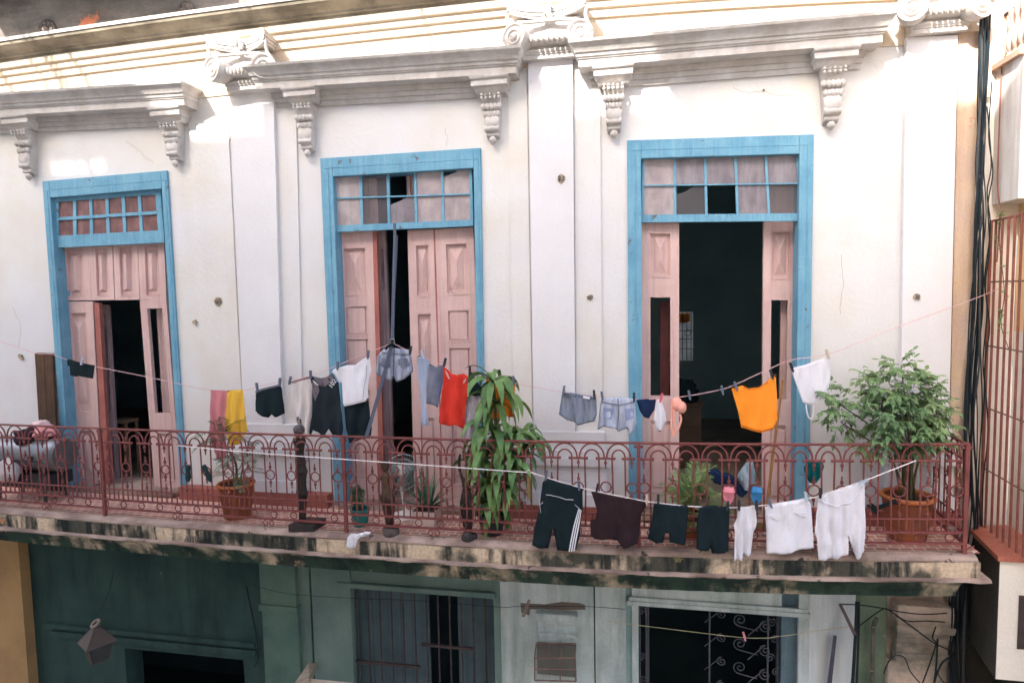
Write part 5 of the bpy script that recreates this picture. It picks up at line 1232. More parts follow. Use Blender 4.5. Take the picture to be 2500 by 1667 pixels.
for c, x, y, k, t, lab in (('A4', 562, 930, 'b', 20, 'pale peg on the small black cloth at the left doorway'), ('A4', 1757, 1105, 'g', -6, 'grey peg at the left corner of the black shorts'), ('A4', 1912, 1072, 'g', 8, 'grey peg at the right corner of the black shorts'),
                           ('A4', 1982, 1062, 'g', 15, 'grey peg at the left corner of the thin white blouse'), ('A4', 2123, 1022, 'g', 0, 'grey peg at the left shoulder of the mesh tank top'), ('A4', 2308, 962, 'g', 3, 'grey peg at the left shoulder of the white T-shirt'),
                           ('A5', 192, 885, 'g', 5, 'grey peg at the right shoulder of the white T-shirt'), ('A5', 482, 855, 'k', 10, 'black peg at the right corner of the bleached denim shorts'), ('A5', 566, 885, 'b', -12, 'pale peg on the narrow pale blue trouser leg'),
                           ('A5', 716, 938, 'k', 14, 'black peg at the left shoulder of the red tank top'), ('A5', 888, 992, 'k', 0, 'black peg at the right shoulder of the red tank top'), ('A5', 1187, 1062, 'g', -4, 'grey peg on the deep orange top behind the plant'),
                           ('A5', 1530, 1128, 'g', 8, 'grey peg at the left corner of the grey blue denim shorts'), ('A5', 1738, 1158, 'k', -4, 'dark peg at the right corner of the grey blue denim shorts'), ('A5', 1792, 1168, 'g', -8, 'grey peg at the left corner of the ripped denim shorts'),
                           ('A5', 2010, 1175, 'k', 0, 'dark peg at the right corner of the ripped denim shorts'), ('A5', 2196, 1180, 'r', 15, 'red peg on the small white bra'), ('A6', 65, 1162, 'g', -10, 'grey peg on bare line right of the peach bra'),
                           ('A6', 290, 1128, 'g', -12, 'grey peg on bare line nearest the orange tank top'), ('A6', 383, 1100, 'g', -18, 'grey peg at the left shoulder of the orange tank top'), ('A6', 628, 1020, 'k', -18, 'dark peg at the right shoulder of the orange tank top'),
                           ('A6', 764, 972, 'k', -18, 'dark peg at the left corner of the white camisole'), ('A6', 1010, 882, 'w', -16, 'wooden peg at the right corner of the white camisole')):
    u, v = K(c, x, y); peg(u, v, YU - 0.03, k, t, lab, PU)
for c, x, y, k, t, lab in (('B3', 343, 590, 'g', 8, 'grey peg at the left corner of the track pants'), ('B3', 637, 680, 'g', -4, 'grey peg at the right corner of the track pants'), ('B3', 800, 705, 'k', 10, 'black peg at the left corner of the dark brown T-shirt'),
                           ('B3', 1244, 805, 'w', 2, 'pale wooden peg at the right corner of the dark brown T-shirt'), ('B3', 1347, 805, 'k', 0, 'black peg at the left corner of the two legged black shorts'), ('B3', 1970, 865, 'k', 3, 'black peg at the right corner of the long black shorts'),
                           ('B3', 2072, 860, 'k', 0, 'black peg at the left corner of the narrow white vest'), ('B3', 2228, 860, 'k', 0, 'black peg at the right corner of the narrow white vest'), ('B4', 72, 838, 'g', -22, 'grey peg at the left corner of the white skirt'),
                           ('B4', 395, 785, 'b', -8, 'pale peg at the right corner of the white skirt'), ('B4', 525, 750, 'k', 4, 'dark peg at the left corner of the white draped trousers'), ('B4', 905, 648, 'b', 60, 'pale blue peg at the right corner of the white draped trousers')):
    u, v = K(c, x, y); peg(u, v, YL - 0.03, k, t, lab, PL_)
u, v = K('B7', 2120, 1150)
peg(u, v, -0.22, 'p', -14, 'pink peg on the yellow line before the scroll gate', None)
# strap ---------------------------------------------------------------
M_STRAP = mat('grey_webbing', L(78, 84, 98), 0.8, var=L(64, 70, 84), var_scale=20, var_amt=0.5)
st = thing('strap', 'long grey strap hanging from the middle transom and holding up the line', 'strap', P(958, 835, YU - .06))
def ribbon(pts, w, d=0.004):
    q = MB(); vs = []
    for i, (u, v, y) in enumerate(pts):
        a = P(u, v, y); b = P(*pts[min(i + 1, len(pts) - 1)][:2], pts[min(i + 1, len(pts) - 1)][2]) - P(*pts[max(i - 1, 0)][:2], pts[max(i - 1, 0)][2])
        sd = Vector((b.z, 0, -b.x)).normalized() * w
        vs += [a - sd, a + sd, a + sd + Vector((0, d, 0)), a - sd + Vector((0, d, 0))]
    n = len(pts)
    return q.add(vs, [(i * 4 + k, i * 4 + (k + 1) % 4, i * 4 + 4 + (k + 1) % 4, i * 4 + 4 + k) for i in range(n - 1) for k in range(4)] + [(0, 1, 2, 3), tuple((n - 1) * 4 + k for k in (3, 2, 1, 0))])
obj('upper_webbing', ribbon([(963, 545, -0.03), (964, 575, -0.05), (962, 640, -0.2), (960, 720, -0.4), (957.5, 830, YU - .06)], 0.017), M_STRAP, st, False)
obj('doubled_webbing', ribbon([(969, 575, -0.035), (966, 650, -0.2), (963, 700, -0.35), (959, 828, YU - .05)], 0.012), M_STRAP, st, False)
obj('lower_webbing', ribbon([(957, 838, YU - .07), (948, 875, YU - .08), (925, 960, -0.68), (905, 1030, -0.78), (894, 1066, -0.825)], 0.02), M_STRAP, st, False)
p = P(957.5, 832, YU - .075)
obj('buckle', MB().tube([p + Vector((-.022, 0, -.02)), p + Vector((.022, 0, -.02)), p + Vector((.022, 0, .02)), p + Vector((-.022, 0, .02))], 0.004, 5, True), mat('buckle_steel', L(196, 196, 196), 0.3, metal=0.8), st)
obj('knot', MB().ball(p + Vector((0, 0.0, -.035)), 0.022, 0.018, 0.022, 8, 6).tube([p + Vector((-0.005, 0, -.03)), p + Vector((-0.05, -0.01, -.06)), p + Vector((-0.075, 0, -.09))], 0.012, 6), CB, st)
# ================================================================== PLANTS
FZ = lambda x: sag(x, 5.0)
M_TERRA = mat('terracotta_pot', L(154, 88, 58), 0.75, var=L(112, 66, 48), var_scale=6, var_amt=0.8, streak=L(84, 58, 46), streak_amt=0.6, streak_scale=(9, 9, 1.5), bump=0.3, fine=0.08)
M_RIMT = mat('terracotta_rim', L(194, 116, 66), 0.7, var=L(160, 92, 56), var_scale=8, var_amt=0.6, fine=0.06)
M_SOIL = mat('soil', L(66, 60, 50), 1.0, var=L(44, 42, 38), var_scale=20, var_amt=0.8, bump=0.8, bump_scale=50)
M_STEM = mat('plant_stem', L(92, 84, 62), 0.8, var=L(70, 70, 50), var_scale=14, var_amt=0.7)
def leafmat(name, c1, c2, sc=5.0, c3=None, **k):
    return mat(name, c1, 0.5, var=c2, var_scale=sc, var_amt=0.9, spec=0.4, fine=0.12, fine_scale=30, big=c3, big_scale=1.8, big_amt=0.6, **k)
M_TREE = leafmat('tree_leaf', L(106, 134, 86), L(66, 100, 66), 9, L(146, 168, 108))
M_DRAC = leafmat('strap_leaf', L(100, 134, 74), L(64, 98, 58), 6, L(140, 166, 92), spots=L(170, 160, 80), spots_scale=4.5, spots_lim=0.70)
M_PALM = leafmat('palm_leaf', L(82, 106, 74), L(56, 80, 60), 10, L(104, 126, 88)); M_PALM2 = leafmat('bright_palm_leaf', L(130, 156, 92), L(76, 108, 70), 8, L(148, 168, 108))
M_ALOE = leafmat('aloe_leaf', L(66, 98, 76), L(48, 78, 66), 8, L(92, 122, 88)); M_SHRUB = leafmat('shrub_leaf', L(70, 104, 58), L(48, 78, 46), 12)
def pot(par, c, r, h, m, mr=None, rim=0.02):
    q = MB().lathe([(r * 0.66, 0), (r * 0.72, 0.01), (r * 0.86, h * 0.5), (r * 0.95, h - 0.05), (r * 0.96, h - 0.045), (r * 0.93, h - 0.04), (r * 0.97, h - 0.03), (r * 0.97, h - 0.012), (r * 0.90, h - 0.012), (r * 0.86, h - 0.06), (0.0, h - 0.06)], c, 28)
    obj('pot', q, m, par)
    c2 = Vector(c) + Vector((0, 0, h - 0.012))
    obj('rim', MB().tube(arc(c2, r * 0.97, 0, 2 * pi, 29, (1, 0, 0), (0, 1, 0))[:-1], rim, 7, True), mr or m, par)
    obj('soil', MB().lathe([(r * 0.9, h - 0.055), (r * 0.5, h - 0.04), (0, h - 0.03)], c, 16), M_SOIL, par)
def blade(q, base, d, up, ln, w, droop=0.4, n=6, fold=0.25, twist=0.0, tip=0.75):
    """one strap leaf: two folded rows of quads, curving down under its weight"""
    d = Vector(d).normalized(); p = Vector(base); pts = []; dirs = []
    for i in range(n + 1):
        pts.append(p.copy()); dirs.append(d.copy())
        p = p + d * (ln / n)
        d = (d + Vector((0, 0, -1)) * droop * (0.4 + 1.2 * i / n) / n * 2).normalized()
    vs = []
    for i in range(n + 1):
        t = i / n
        ww = w * (0.55 + 0.45 * sin(min(1, t / 0.35) * pi / 2)) * (1 if t < tip - .25 else max(0.02, 1 - ((t - tip + .25) / (1.25 - tip)) ** 1.6))
        sd = dirs[i].cross(Vector(up))
        if sd.length < 1e-3: sd = Vector((1, 0, 0))
        sd.normalize()
        if twist: sd = (Matrix.Rotation(twist * t, 3, dirs[i]) @ sd)
        nn = sd.cross(dirs[i]).normalized()
        vs += [pts[i] - sd * ww + nn * ww * fold, pts[i], pts[i] + sd * ww + nn * ww * fold]
    fs = []
    for i in range(n):
        a = i * 3
        fs += [(a, a + 1, a + 4, a + 3), (a + 1, a + 2, a + 5, a + 4)]
    q.add(vs, fs); return pts, dirs
def frond(q, base, d, ln, w, droop=0.7, nl=16, rib=0.006, lw=0.010):
    """feathered palm frond"""
    d = Vector(d).normalized(); p = Vector(base); pts = []; ds = []
    for i in range(13):
        pts.append(p.copy()); ds.append(d.copy()); p = p + d * (ln / 12); d = (d + Vector((0, 0, -droop / 12 * (0.5 + 1.5 * i / 12)))).normalized()
    q.tube(pts, [rib * (1 - 0.8 * i / 12) for i in range(13)], 4)
    for k in range(nl):
        t = 0.22 + 0.78 * k / nl; i = min(11, int(t * 12)); f = t * 12 - i
        c = pts[i].lerp(pts[i + 1], f); dd = ds[i]
        sd = dd.cross(Vector((0, 0, 1)));
        if sd.length < 1e-3: sd = Vector((1, 0, 0))
        sd.normalize()
        l = w * sin(pi * (0.15 + 0.8 * t)) * (0.85 + 0.3 * random.random())
        for s in (-1, 1):
            e = (dd * 0.75 + sd * s * 0.9 + Vector((0, 0, 0.25 - 0.35 * random.random()))).normalized()
            nn = e.cross(dd).normalized(); wv = e.cross(nn).normalized() * lw
            tipp = c + e * l + Vector((0, 0, -0.15 * l))
            mid = c + e * l * 0.5
            q.add([c, mid - wv, tipp, mid + wv], [(0, 1, 2, 3)])
def rdir(el0, el1, a0=0, a1=2 * pi):
    a = random.uniform(a0, a1); e = random.uniform(el0, el1); return Vector((cos(a) * cos(e), sin(a) * cos(e), sin(e)))
random.seed(21)
# 1 big potted tree at the right end
tx_, ty_ = P(2214, 1345, -0.46).x, -0.44
tree = thing('potted_tree', 'bushy green leafed tree in a large terracotta pot at the right balcony end', 'potted plant', (tx_, ty_, FZ(tx_)))
pot(tree, (tx_, ty_, FZ(tx_)), 0.225, 0.42, M_TERRA, M_RIMT, 0.022)
LOB = [((2190, 938), (72, 46), -0.50), ((2246, 985), (56, 52), -0.45), ((2040, 980), (28, 32), -0.55), ((2052, 1030), (18, 34), -0.55), ((2166, 1010), (52, 46), -0.60), ((2236, 1062), (60, 38), -0.55), ((2142, 1072), (34, 32), -0.60), ((2200, 896), (42, 18), -0.45), ((2290, 1036), (22, 30), -0.45)]
stq = MB(); top = FZ(tx_) + 0.36
hubs = []
for (c, r, y) in LOB: hubs.append(P(c[0], c[1], y))
for i, hp in enumerate(hubs):
    b0 = Vector((tx_ + random.uniform(-.06, .06), ty_ + random.uniform(-.05, .05), top))
    m1 = b0.lerp(hp, 0.5) + Vector((random.uniform(-.03, .03) - 0.25 * (hp.x - b0.x), 0, 0.05))
    stq.tube(smoothpath([b0, m1, hp], 5), [0.013 - 0.0008 * k for k in range(11)], 5)
for k in range(9):
    b0 = Vector((tx_ + random.uniform(-.08, .08), ty_ + random.uniform(-.07, .07), top)); e = P(random.uniform(2130, 2290), random.uniform(930, 1080), random.uniform(-.65, -.35))
    stq.tube(smoothpath([b0, b0.lerp(e, 0.5) + Vector((random.uniform(-.04, .04), 0, 0)), e], 5), [0.009 - 0.0006 * j for j in range(11)], 5)
obj('stem', stq, M_STEM, tree)
lf = MB(); tw = MB()
def leaflet(q, c, d, ln, w):
    d = d.normalized(); up = Vector((0, -0.35, 1)); sd = d.cross(up)
    if sd.length < 1e-3: sd = Vector((1, 0, 0))
    sd.normalize(); nn = sd.cross(d)
    m1 = c + d * ln * 0.4 - nn * 0.004; tp = c + d * ln + Vector((0, 0, -0.02 * random.random() - 0.008)); m2 = c + d * ln * 0.78
    q.add([c, m1 - sd * w + nn * w * .3, m2 - sd * w * .62 + nn * w * .2, tp, m2 + sd * w * .62 + nn * w * .2, m1 + sd * w + nn * w * .3, m1, m2], [(0, 6, 1), (1, 6, 7, 2), (2, 7, 3), (0, 5, 6), (5, 4, 7, 6), (4, 3, 7)])
for (c, r, y), hp in zip(LOB, hubs):
    n = int(r[0] * r[1] / 44)
    for k in range(n):
        while True:
            a, b = random.uniform(-1, 1), random.uniform(-1, 1)
            if a * a + b * b < 1: break
        dep = random.uniform(-0.2, 0.2) * sqrt(max(0, 1 - a * a - b * b)) * 1.4
        q0 = P(c[0] + a * r[0], c[1] + b * r[1], y + dep)
        out = (q0 - hp); out = (out.normalized() if out.length > .01 else Vector((0, 0, 1))) * 0.7 + Vector((random.uniform(-.5, .5), random.uniform(-.7, .3), random.uniform(-.5, .35)))
        out.normalize()
        ln = random.uniform(0.08, 0.14); nn_ = random.randint(3, 4)
        tw.tube([q0, q0 + out * ln * 0.55, q0 + out * ln + Vector((0, 0, -0.02))], [0.003, 0.0022, 0.0012], 4)
        sd = out.cross(Vector((0, 0, 1)));
        if sd.length < 1e-3: sd = Vector((1, 0, 0))
        sd.normalize()
        for j in range(nn_):
            t = 0.3 + 0.6 * j / nn_; cc = q0 + out * ln * t
            for s in (-1, 1):
                leaflet(lf, cc, out * 0.55 + sd * s * 0.8 + Vector((0, 0, random.uniform(-.75, -.05))), random.uniform(0.045, 0.09), random.uniform(0.013, 0.022))
        leaflet(lf, q0 + out * ln, out + Vector((0, 0, -.4)), random.uniform(0.06, 0.09), 0.02)
tag(obj('foliage', lf, M_TREE, tree, False), kind='stuff'); tag(obj('twig', tw, M_STEM, tree), kind='stuff')
# 2 strap-leaved plant in the middle
dx, dy = P(1200, 1290, -0.62).x, -0.60
dr = thing('strap_leaved_plant', 'tall potted plant with long drooping strap leaves in front of the washing', 'potted plant', (dx, dy, FZ(dx)))
pot(dr, (dx, dy, FZ(dx)), 0.15, 0.22, mat('dark_pot', L(56, 58, 58), 0.7, var=L(44, 46, 46), var_scale=8, var_amt=0.6), None, 0.012)
canes = [[(1203, 1270), (1205, 1150), (1210, 1060), (1208, 980), (1204, 935)], [(1212, 1270), (1235, 1180), (1262, 1100), (1278, 1062), (1306, 1088)], [(1192, 1270), (1185, 1200), (1188, 1120), (1196, 1080)]]
hd = [((1204, 932), 12, 0.33), ((1212, 985), 11, 0.36), ((1276, 1062), 14, 0.30), ((1306, 1085), 8, 0.22), ((1246, 1085), 10, 0.30), ((1205, 1060), 14, 0.36), ((1190, 1095), 12, 0.33), ((1232, 1125), 12, 0.32), ((1215, 1180), 12, 0.30), ((1190, 1190), 10, 0.30), ((1255, 1150), 10, 0.30), ((1200, 1240), 9, 0.3), ((1240, 1205), 10, 0.3), ((1178, 1230), 8, 0.28), ((1176, 1140), 9, .3), ((1262, 1110), 9, .3)]
cq = MB()
for cpts in canes: cq.tube(smoothpath([P(u, v, -0.62) for u, v in cpts], 5), 0.016, 7)
obj('cane', cq, M_STEM, dr)
for (u, v), n, ln in hd:
    c = P(u, v, random.uniform(-0.72, -0.56)); n = int(n * 1.25); ln *= 1.32
    for k in range(n):
        a = 2 * pi * k / n + random.uniform(-.3, .3); el = random.uniform(-0.2, 1.1)
        d = Vector((cos(a) * cos(el), sin(a) * cos(el) * 0.75 - 0.12, sin(el)))
        q = MB(); blade(q, c, d, (0, 0, 1), ln * random.uniform(0.65, 1.15), random.uniform(0.026, 0.048), random.uniform(1.2, 3.4), 10, 0.22, random.uniform(-1.2, 1.2))
        obj('leaf', q, M_DRAC, dr, True, 60)
# 3 potted palm on the left
px_, py_ = P(577, 1265, -0.58).x, -0.55
pl = thing('potted_palm', 'small feathery palm in a banded terracotta pot near the left doorway', 'potted plant', (px_, py_, FZ(px_)))
pot(pl, (px_, py_, FZ(px_)), 0.20, 0.40, M_TERRA, M_RIMT, 0.018)
c0 = Vector((px_, py_, FZ(px_) + 0.36))
obj('stem', MB().tube(smoothpath([c0, c0 + Vector((0.01, 0, .25)), P(556, 1095, -.58)], 4), 0.014, 6).tube(smoothpath([c0 + Vector((.03, 0, 0)), c0 + Vector((.08, 0.02, .2)), P(590, 1130, -.55)], 4), 0.010, 6), M_STEM, pl)
for hub, n, ln in ((P(548, 1075, -.58), 13, 0.40), (P(590, 1125, -.55), 7, 0.36), (c0 + Vector((0, 0, .12)), 8, 0.42)):
    for k in range(n):
        a = 2 * pi * k / n + random.uniform(-.3, .3); el = random.uniform(0.1, 1.1)
        q = MB(); frond(q, hub, (cos(a) * cos(el), sin(a) * cos(el) * 0.7, sin(el)), ln * random.uniform(.7, 1.1), 0.12, random.uniform(.9, 1.7), 13, 0.004, 0.006)
        obj('frond', q, M_PALM, pl, False)
# 4 aloe in the white pot
ax_, ay_ = P(1040, 1300, -0.56).x, -0.50
al = thing('aloe_plant', 'spiky aloe with long pointed leaves in a square white pot', 'potted plant', (ax_, ay_, FZ(ax_)))
wz = FZ(ax_)
obj('pot', MB().hexa([(ax_ - .105, ay_ - .105, wz), (ax_ + .105, ay_ - .105, wz), (ax_ + .13, ay_ - .13, wz + .2), (ax_ - .13, ay_ - .13, wz + .2), (ax_ - .105, ay_ + .105, wz), (ax_ + .105, ay_ + .105, wz), (ax_ + .13, ay_ + .13, wz + .2), (ax_ - .13, ay_ + .13, wz + .2)]), mat('white_pot', L(204, 186, 178), 0.7, var=L(180, 160, 152), var_scale=6, var_amt=0.6), al)
obj('soil', MB().box(ax_ - .12, ax_ + .12, ay_ - .12, ay_ + .12, wz + .19, wz + .205), M_SOIL, al)
for k in range(30):
    a = 2.4 * k; el = 1.35 - 1.05 * k / 30 + random.uniform(-.1, .1)
    q = MB(); blade(q, (ax_ + .03 * cos(a), ay_ + .03 * sin(a), wz + .2), (cos(a) * cos(el), sin(a) * cos(el) * .8, sin(el)), (0, 0, 1) if el < 1.2 else (cos(a), sin(a), 0), random.uniform(.32, .52) * (1 if k < 18 else .8), 0.021, random.uniform(-.15, .35), 6, 0.5, 0, 0.35)
    obj('leaf', q, M_ALOE, al, True, 60)
# 5 small shrub in the teal pot
sx_, sy_ = P(879, 1295, -0.60).x, -0.58
sh = thing('potted_shrub', 'little round leafed shrub in a teal plastic pot by the second railing post', 'potted plant', (sx_, sy_, FZ(sx_)))
pot(sh, (sx_, sy_, FZ(sx_)), 0.108, 0.2, mat('teal_plastic', L(32, 128, 122), 0.45, var=L(26, 104, 104), var_scale=6, var_amt=0.5), None, 0.008)
q = MB(); c0 = Vector((sx_, sy_, FZ(sx_) + .18)); hub = P(871, 1218, -0.58)
q.tube(smoothpath([c0, c0.lerp(hub, .5) + Vector((.02, 0, 0)), hub], 4), 0.008, 5); obj('stem', q, M_STEM, sh)
lf = MB()
for k in range(330):
    d = rdir(-1.2, 1.5); c = P(872, 1210, -0.58) + Vector((d.x * .075, d.y * .075, d.z * .1)) * random.uniform(.3, 1.05)
    leaflet(lf, c, d + Vector((random.uniform(-.5, .5), random.uniform(-.5, .5), random.uniform(-.3, .5))), random.uniform(.022, .034), random.uniform(.008, .013))
tag(obj('foliage', lf, M_SHRUB, sh, False), kind='stuff')
# 6 palm with an orange bucket at the right doorway
qx, qy = P(1690, 1300, -0.5).x, -0.48
pp_ = thing('potted_palm', 'bright fronded palm behind the black shorts at the right doorway', 'potted plant', (qx, qy, FZ(qx)))
pot(pp_, (qx, qy, FZ(qx)), 0.14, 0.24, M_TERRA, None, 0.012)
for hub, n, ln in ((P(1690, 1215, -.5), 16, 0.40), (P(1675, 1250, -.52), 12, 0.36), (P(1715, 1270, -.5), 8, 0.34)):
    for k in range(n):
        a = 2 * pi * k / n + random.uniform(-.3, .3); el = random.uniform(0.15, 1.25)
        q = MB(); frond(q, hub, (cos(a) * cos(el), sin(a) * cos(el) * 0.7, sin(el)), ln * random.uniform(.75, 1.15), 0.15, random.uniform(.6, 1.4), 14, 0.004, 0.0075)
        obj('frond', q, M_PALM2, pp_, False)
ox, oy = P(1673, 1200, -0.32).x, -0.32
tag(obj('bucket', MB().lathe([(.075, 0), (.095, .36), (.10, .37), (.10, .385), (.088, .385), (.085, .30), (0, .30)], (ox, oy, FZ(ox)), 20), mat('orange_plastic', L(228, 104, 48), 0.5, var=L(190, 84, 44), var_scale=7, var_amt=0.7)), 'orange plastic bucket half hidden behind the right hand palm', 'bucket')
# weeds rooted on the ledge
for u, v, n, lab in ((1655, 1372, 16, 'dry grass tuft growing from the ledge face below the black shorts'), (1715, 1352, 9, 'tiny dry weed on the ledge under the long black shorts')):
    q = MB(); c = P(u, v, -0.89)
    for k in range(n):
        blade(q, c + Vector((random.uniform(-.03, .03), 0, 0)), (random.uniform(-.5, .5), random.uniform(-.6, 0), 1), (0, 1, 0), random.uniform(.05, .13), 0.0025, 1.2, 5)
    tag(obj('weed', q, mat('dry_grass', L(146, 132, 92), 0.9, var=L(112, 116, 76), var_scale=20, var_amt=0.7), None, False), lab, 'weed')
# creeper on the neighbour's bars
q = MB(); pts = smoothpath([PX(2444, 520, 3.36), PX(2440, 590, 3.35), PX(2446, 650, 3.35), PX(2452, 720, 3.36), PX(2444, 790, 3.36), PX(2462, 850, 3.36)], 6)
q.tube(pts, 0.004, 4)
cr = thing('creeper', 'thin creeper with sparse leaves climbing the rusty red bars', 'creeper', pts[-1])
obj('vine', q, M_STEM, cr); q = MB()
for k in range(34):
    c = pts[int(random.random() ** 1.4 * (len(pts) - 1))]
    leaflet(q, c, rdir(-.8, .6), random.uniform(.03, .055), random.uniform(.012, .02))
tag(obj('foliage', q, M_PALM2, cr, False), kind='stuff')

# ================================================================== CARVED FIGURES
M_WOODK = mat('dark_carved_wood', L(56, 48, 46), 0.55, var=L(36, 36, 38), var_scale=7, var_amt=0.9, streak=L(84, 68, 58), streak_amt=0.6, streak_scale=(16, 16, 2), bump=0.5, bump_scale=40, fine=0.1)
M_WOODW = mat('worn_carved_wood', L(84, 62, 52), 0.55, var=L(42, 38, 40), var_scale=6, var_amt=0.9, big=L(128, 98, 74), big_scale=4, big_amt=0.5, streak=L(52, 44, 42), streak_amt=0.6, streak_scale=(16, 16, 2), bump=0.5, bump_scale=40, fine=0.1)
def loft(q, rows, y, kd=0.62, n=14):
    """rows: (v, uL, uR) silhouette taken at several heights"""
    vs = []
    for v, a, b in rows:
        A, B = P(a, v, y), P(b, v, y); c = (A + B) / 2; r = (B - A).length / 2
        vs += [c + Vector((r * cos(2 * pi * k / n), r * kd * sin(2 * pi * k / n), 0)) for k in range(n)]
    m = len(rows)
    fs = [(i * n + k, i * n + (k + 1) % n, i * n + n + (k + 1) % n, i * n + n + k) for i in range(m - 1) for k in range(n)] + [tuple(range(n - 1, -1, -1)), tuple((m - 1) * n + k for k in range(n))]
    return q.add(vs, fs)
def carved(name, q, m, par, vox=0.011):
    o = obj(name, q, m, par, True, 180)
    r = o.modifiers.new('one_piece', 'REMESH'); r.mode = 'VOXEL'; r.voxel_size = vox; r.use_smooth_shade = True
    return o
YS = -0.71
def S1(x, y): return K('S1', x, y)
s1 = thing('carved_figure', 'dark carved wooden figure in a long robe bearing a grey ball on its head', 'statue', P(745, 1300, YS))
q = MB(); sx = lambda r: [(1040 + v / 7.35, 640 + a / 7.35, 640 + b / 7.35) for v, a, b in r]
loft(q, sx([(165, 618, 712), (190, 600, 725), (215, 606, 720), (250, 618, 715)]), YS, .8)          # head
loft(q, sx([(240, 630, 700), (275, 585, 760), (310, 572, 765), (380, 580, 758), (440, 590, 752), (480, 592, 750), (560, 600, 760), (640, 592, 790), (700, 600, 780), (760, 602, 800), (810, 592, 820), (870, 612, 800), (930, 612, 792), (1040, 614, 790), (1130, 616, 800),
                      (1210, 606, 822), (1270, 640, 808), (1300, 650, 800), (1400, 655, 798), (1560, 660, 790), (1640, 668, 784), (1735, 675, 778)]), YS)
for sgn, pts in ((-1, [(585, 300), (572, 255), (590, 205), (622, 180)]), (1, [(752, 300), (756, 250), (730, 200), (700, 178)])):
    q.tube(smoothpath([P(*S1(*p), YS - .02) for p in pts], 4), 0.018, 8)
q.tube([P(*S1(692, 1300), YS), P(*S1(690, 1760), YS - .02)], 0.022, 8); q.tube([P(*S1(762, 1300), YS), P(*S1(762, 1760), YS - .02)], 0.022, 8)
carved('body', q, M_WOODK, s1)
br = [P(712, 1298, YS - .1), P(770, 1301, YS - .1)]
zb_ = FZ(br[0].x)
obj('base', MB().hexa([(br[0].x, -0.87, zb_ - .01), (br[1].x, -0.83, zb_ - .01), (br[1].x, -0.83, zb_ + .07), (br[0].x, -0.87, zb_ + .07), (br[0].x + .03, -0.62, zb_ - .01), (br[1].x + .02, -0.60, zb_ - .01), (br[1].x + .02, -0.60, zb_ + .07), (br[0].x + .03, -0.62, zb_ + .07)]), M_WOODK, s1, False)
bc = P(730, 1049, YS)
obj('ball', MB().ball(bc, 0.062, 0.062, 0.058, 16, 11), mat('grey_stone_ball', L(112, 100, 102), 0.95, var=L(66, 62, 64), var_scale=26, var_amt=0.9, bump=0.8, bump_scale=90, fine=0.15), s1)
for p in ((590, 222), (692, 185)):
    obj('hand', MB().ball(P(*S1(*p), YS - .035), 0.014, 0.012, 0.026, 8, 6), mat('pale_worn_wood', L(190, 168, 142), 0.7), s1)
# sparrow
sp = thing('sparrow', 'small sparrow with black bib perched on the grey ball', 'bird', P(731, 1037, YS))
pb = lambda x, y, d=0: P(700 + x / 23.4, 1000 + y / 23.4, YS + d)
q = MB(); q.ball(pb(690, 690), 0.024, 0.022, 0.026, 10, 7); q.ball(pb(740, 640), 0.020, 0.020, 0.028, 10, 7); q.ball(pb(640, 500), 0.017, 0.016, 0.016, 10, 7); q.ball(pb(660, 570), 0.018, 0.017, 0.02, 10, 7)
q.tube([pb(770, 690), pb(820, 780), pb(860, 835)], [0.014, 0.010, 0.006], 7)
carved('body', q, mat('sparrow_grey', L(150, 140, 138), 0.9, var=L(112, 104, 100), var_scale=60, var_amt=0.8), sp, 0.004)
M_SPD = mat('sparrow_dark', L(62, 58, 56), 0.9)
obj('bib', MB().ball(pb(625, 575, -.012), 0.012, 0.010, 0.014, 8, 6), M_SPD, sp); obj('cap', MB().ball(pb(640, 440, -.002), 0.014, 0.013, 0.008, 8, 6), M_SPD, sp)
obj('beak', MB().lathe([(0.005, 0), (0.0, 0.014)], pb(575, 455, -.006), 7, (-1, -.3, 0)), M_SPD, sp); obj('wing', MB().ball(pb(790, 650, -.012), 0.009, 0.008, 0.026, 8, 6), M_SPD, sp)
for d in (-.006, .006): obj('foot', MB().tube([pb(690, 760, d), pb(685, 830, d)], 0.002, 4), M_SPD, sp)
# second figure: slender woman
s2 = thing('carved_figure', 'slender carved wooden nude figure seen from behind beside the fan', 'statue', P(952, 1312, YS))
S2 = lambda x, y: K('S2', x, y)
q = MB()
loft(q, [(1124, 932, 948), (1130, 929, 951), (1138, 929, 951), (1146, 931, 949), (1151, 936, 945), (1156, 933, 949), (1162, 931, 952), (1172, 934, 951), (1184, 937, 951), (1194, 936, 954), (1204, 932, 959), (1212, 932, 960), (1218, 934, 959)], YS, .7)
for pts, rr in (([(940, 1212), (942, 1232), (946, 1262), (949, 1290), (950, 1304)], [.048, .044, .034, .026, .018]), ([(954, 1212), (955, 1232), (955, 1262), (954, 1290), (953, 1304)], [.048, .044, .032, .026, .018])):
    q.tube([P(u, v, YS) for u, v in pts], rr, 9)
q.tube(smoothpath([P(931, 1160, YS), P(925, 1178, YS - .02), P(925, 1203, YS - .03), P(928, 1222, YS - .03)], 4), 0.013, 8); q.tube(smoothpath([P(952, 1160, YS), P(962, 1178, YS - .03), P(958, 1200, YS - .05)], 4), 0.013, 8)
q.ball(P(951, 1302, YS - .02), 0.03, 0.045, 0.02, 9, 6)
carved('body', q, M_WOODW, s2, 0.008)
a = P(953, 1310, YS - .08); zb_ = FZ(a.x)
obj('base', MB().lathe([(0.085, -0.01), (0.09, 0.01), (0.088, 0.055), (0.08, 0.07), (0, 0.07)], (a.x, YS - .06, zb_), 14, (0, 0, 1), 1.0, 0.95), mat('base_stone', L(96, 84, 80), 0.9, var=L(66, 60, 60), var_scale=12, var_amt=0.8, bump=0.4), s2)
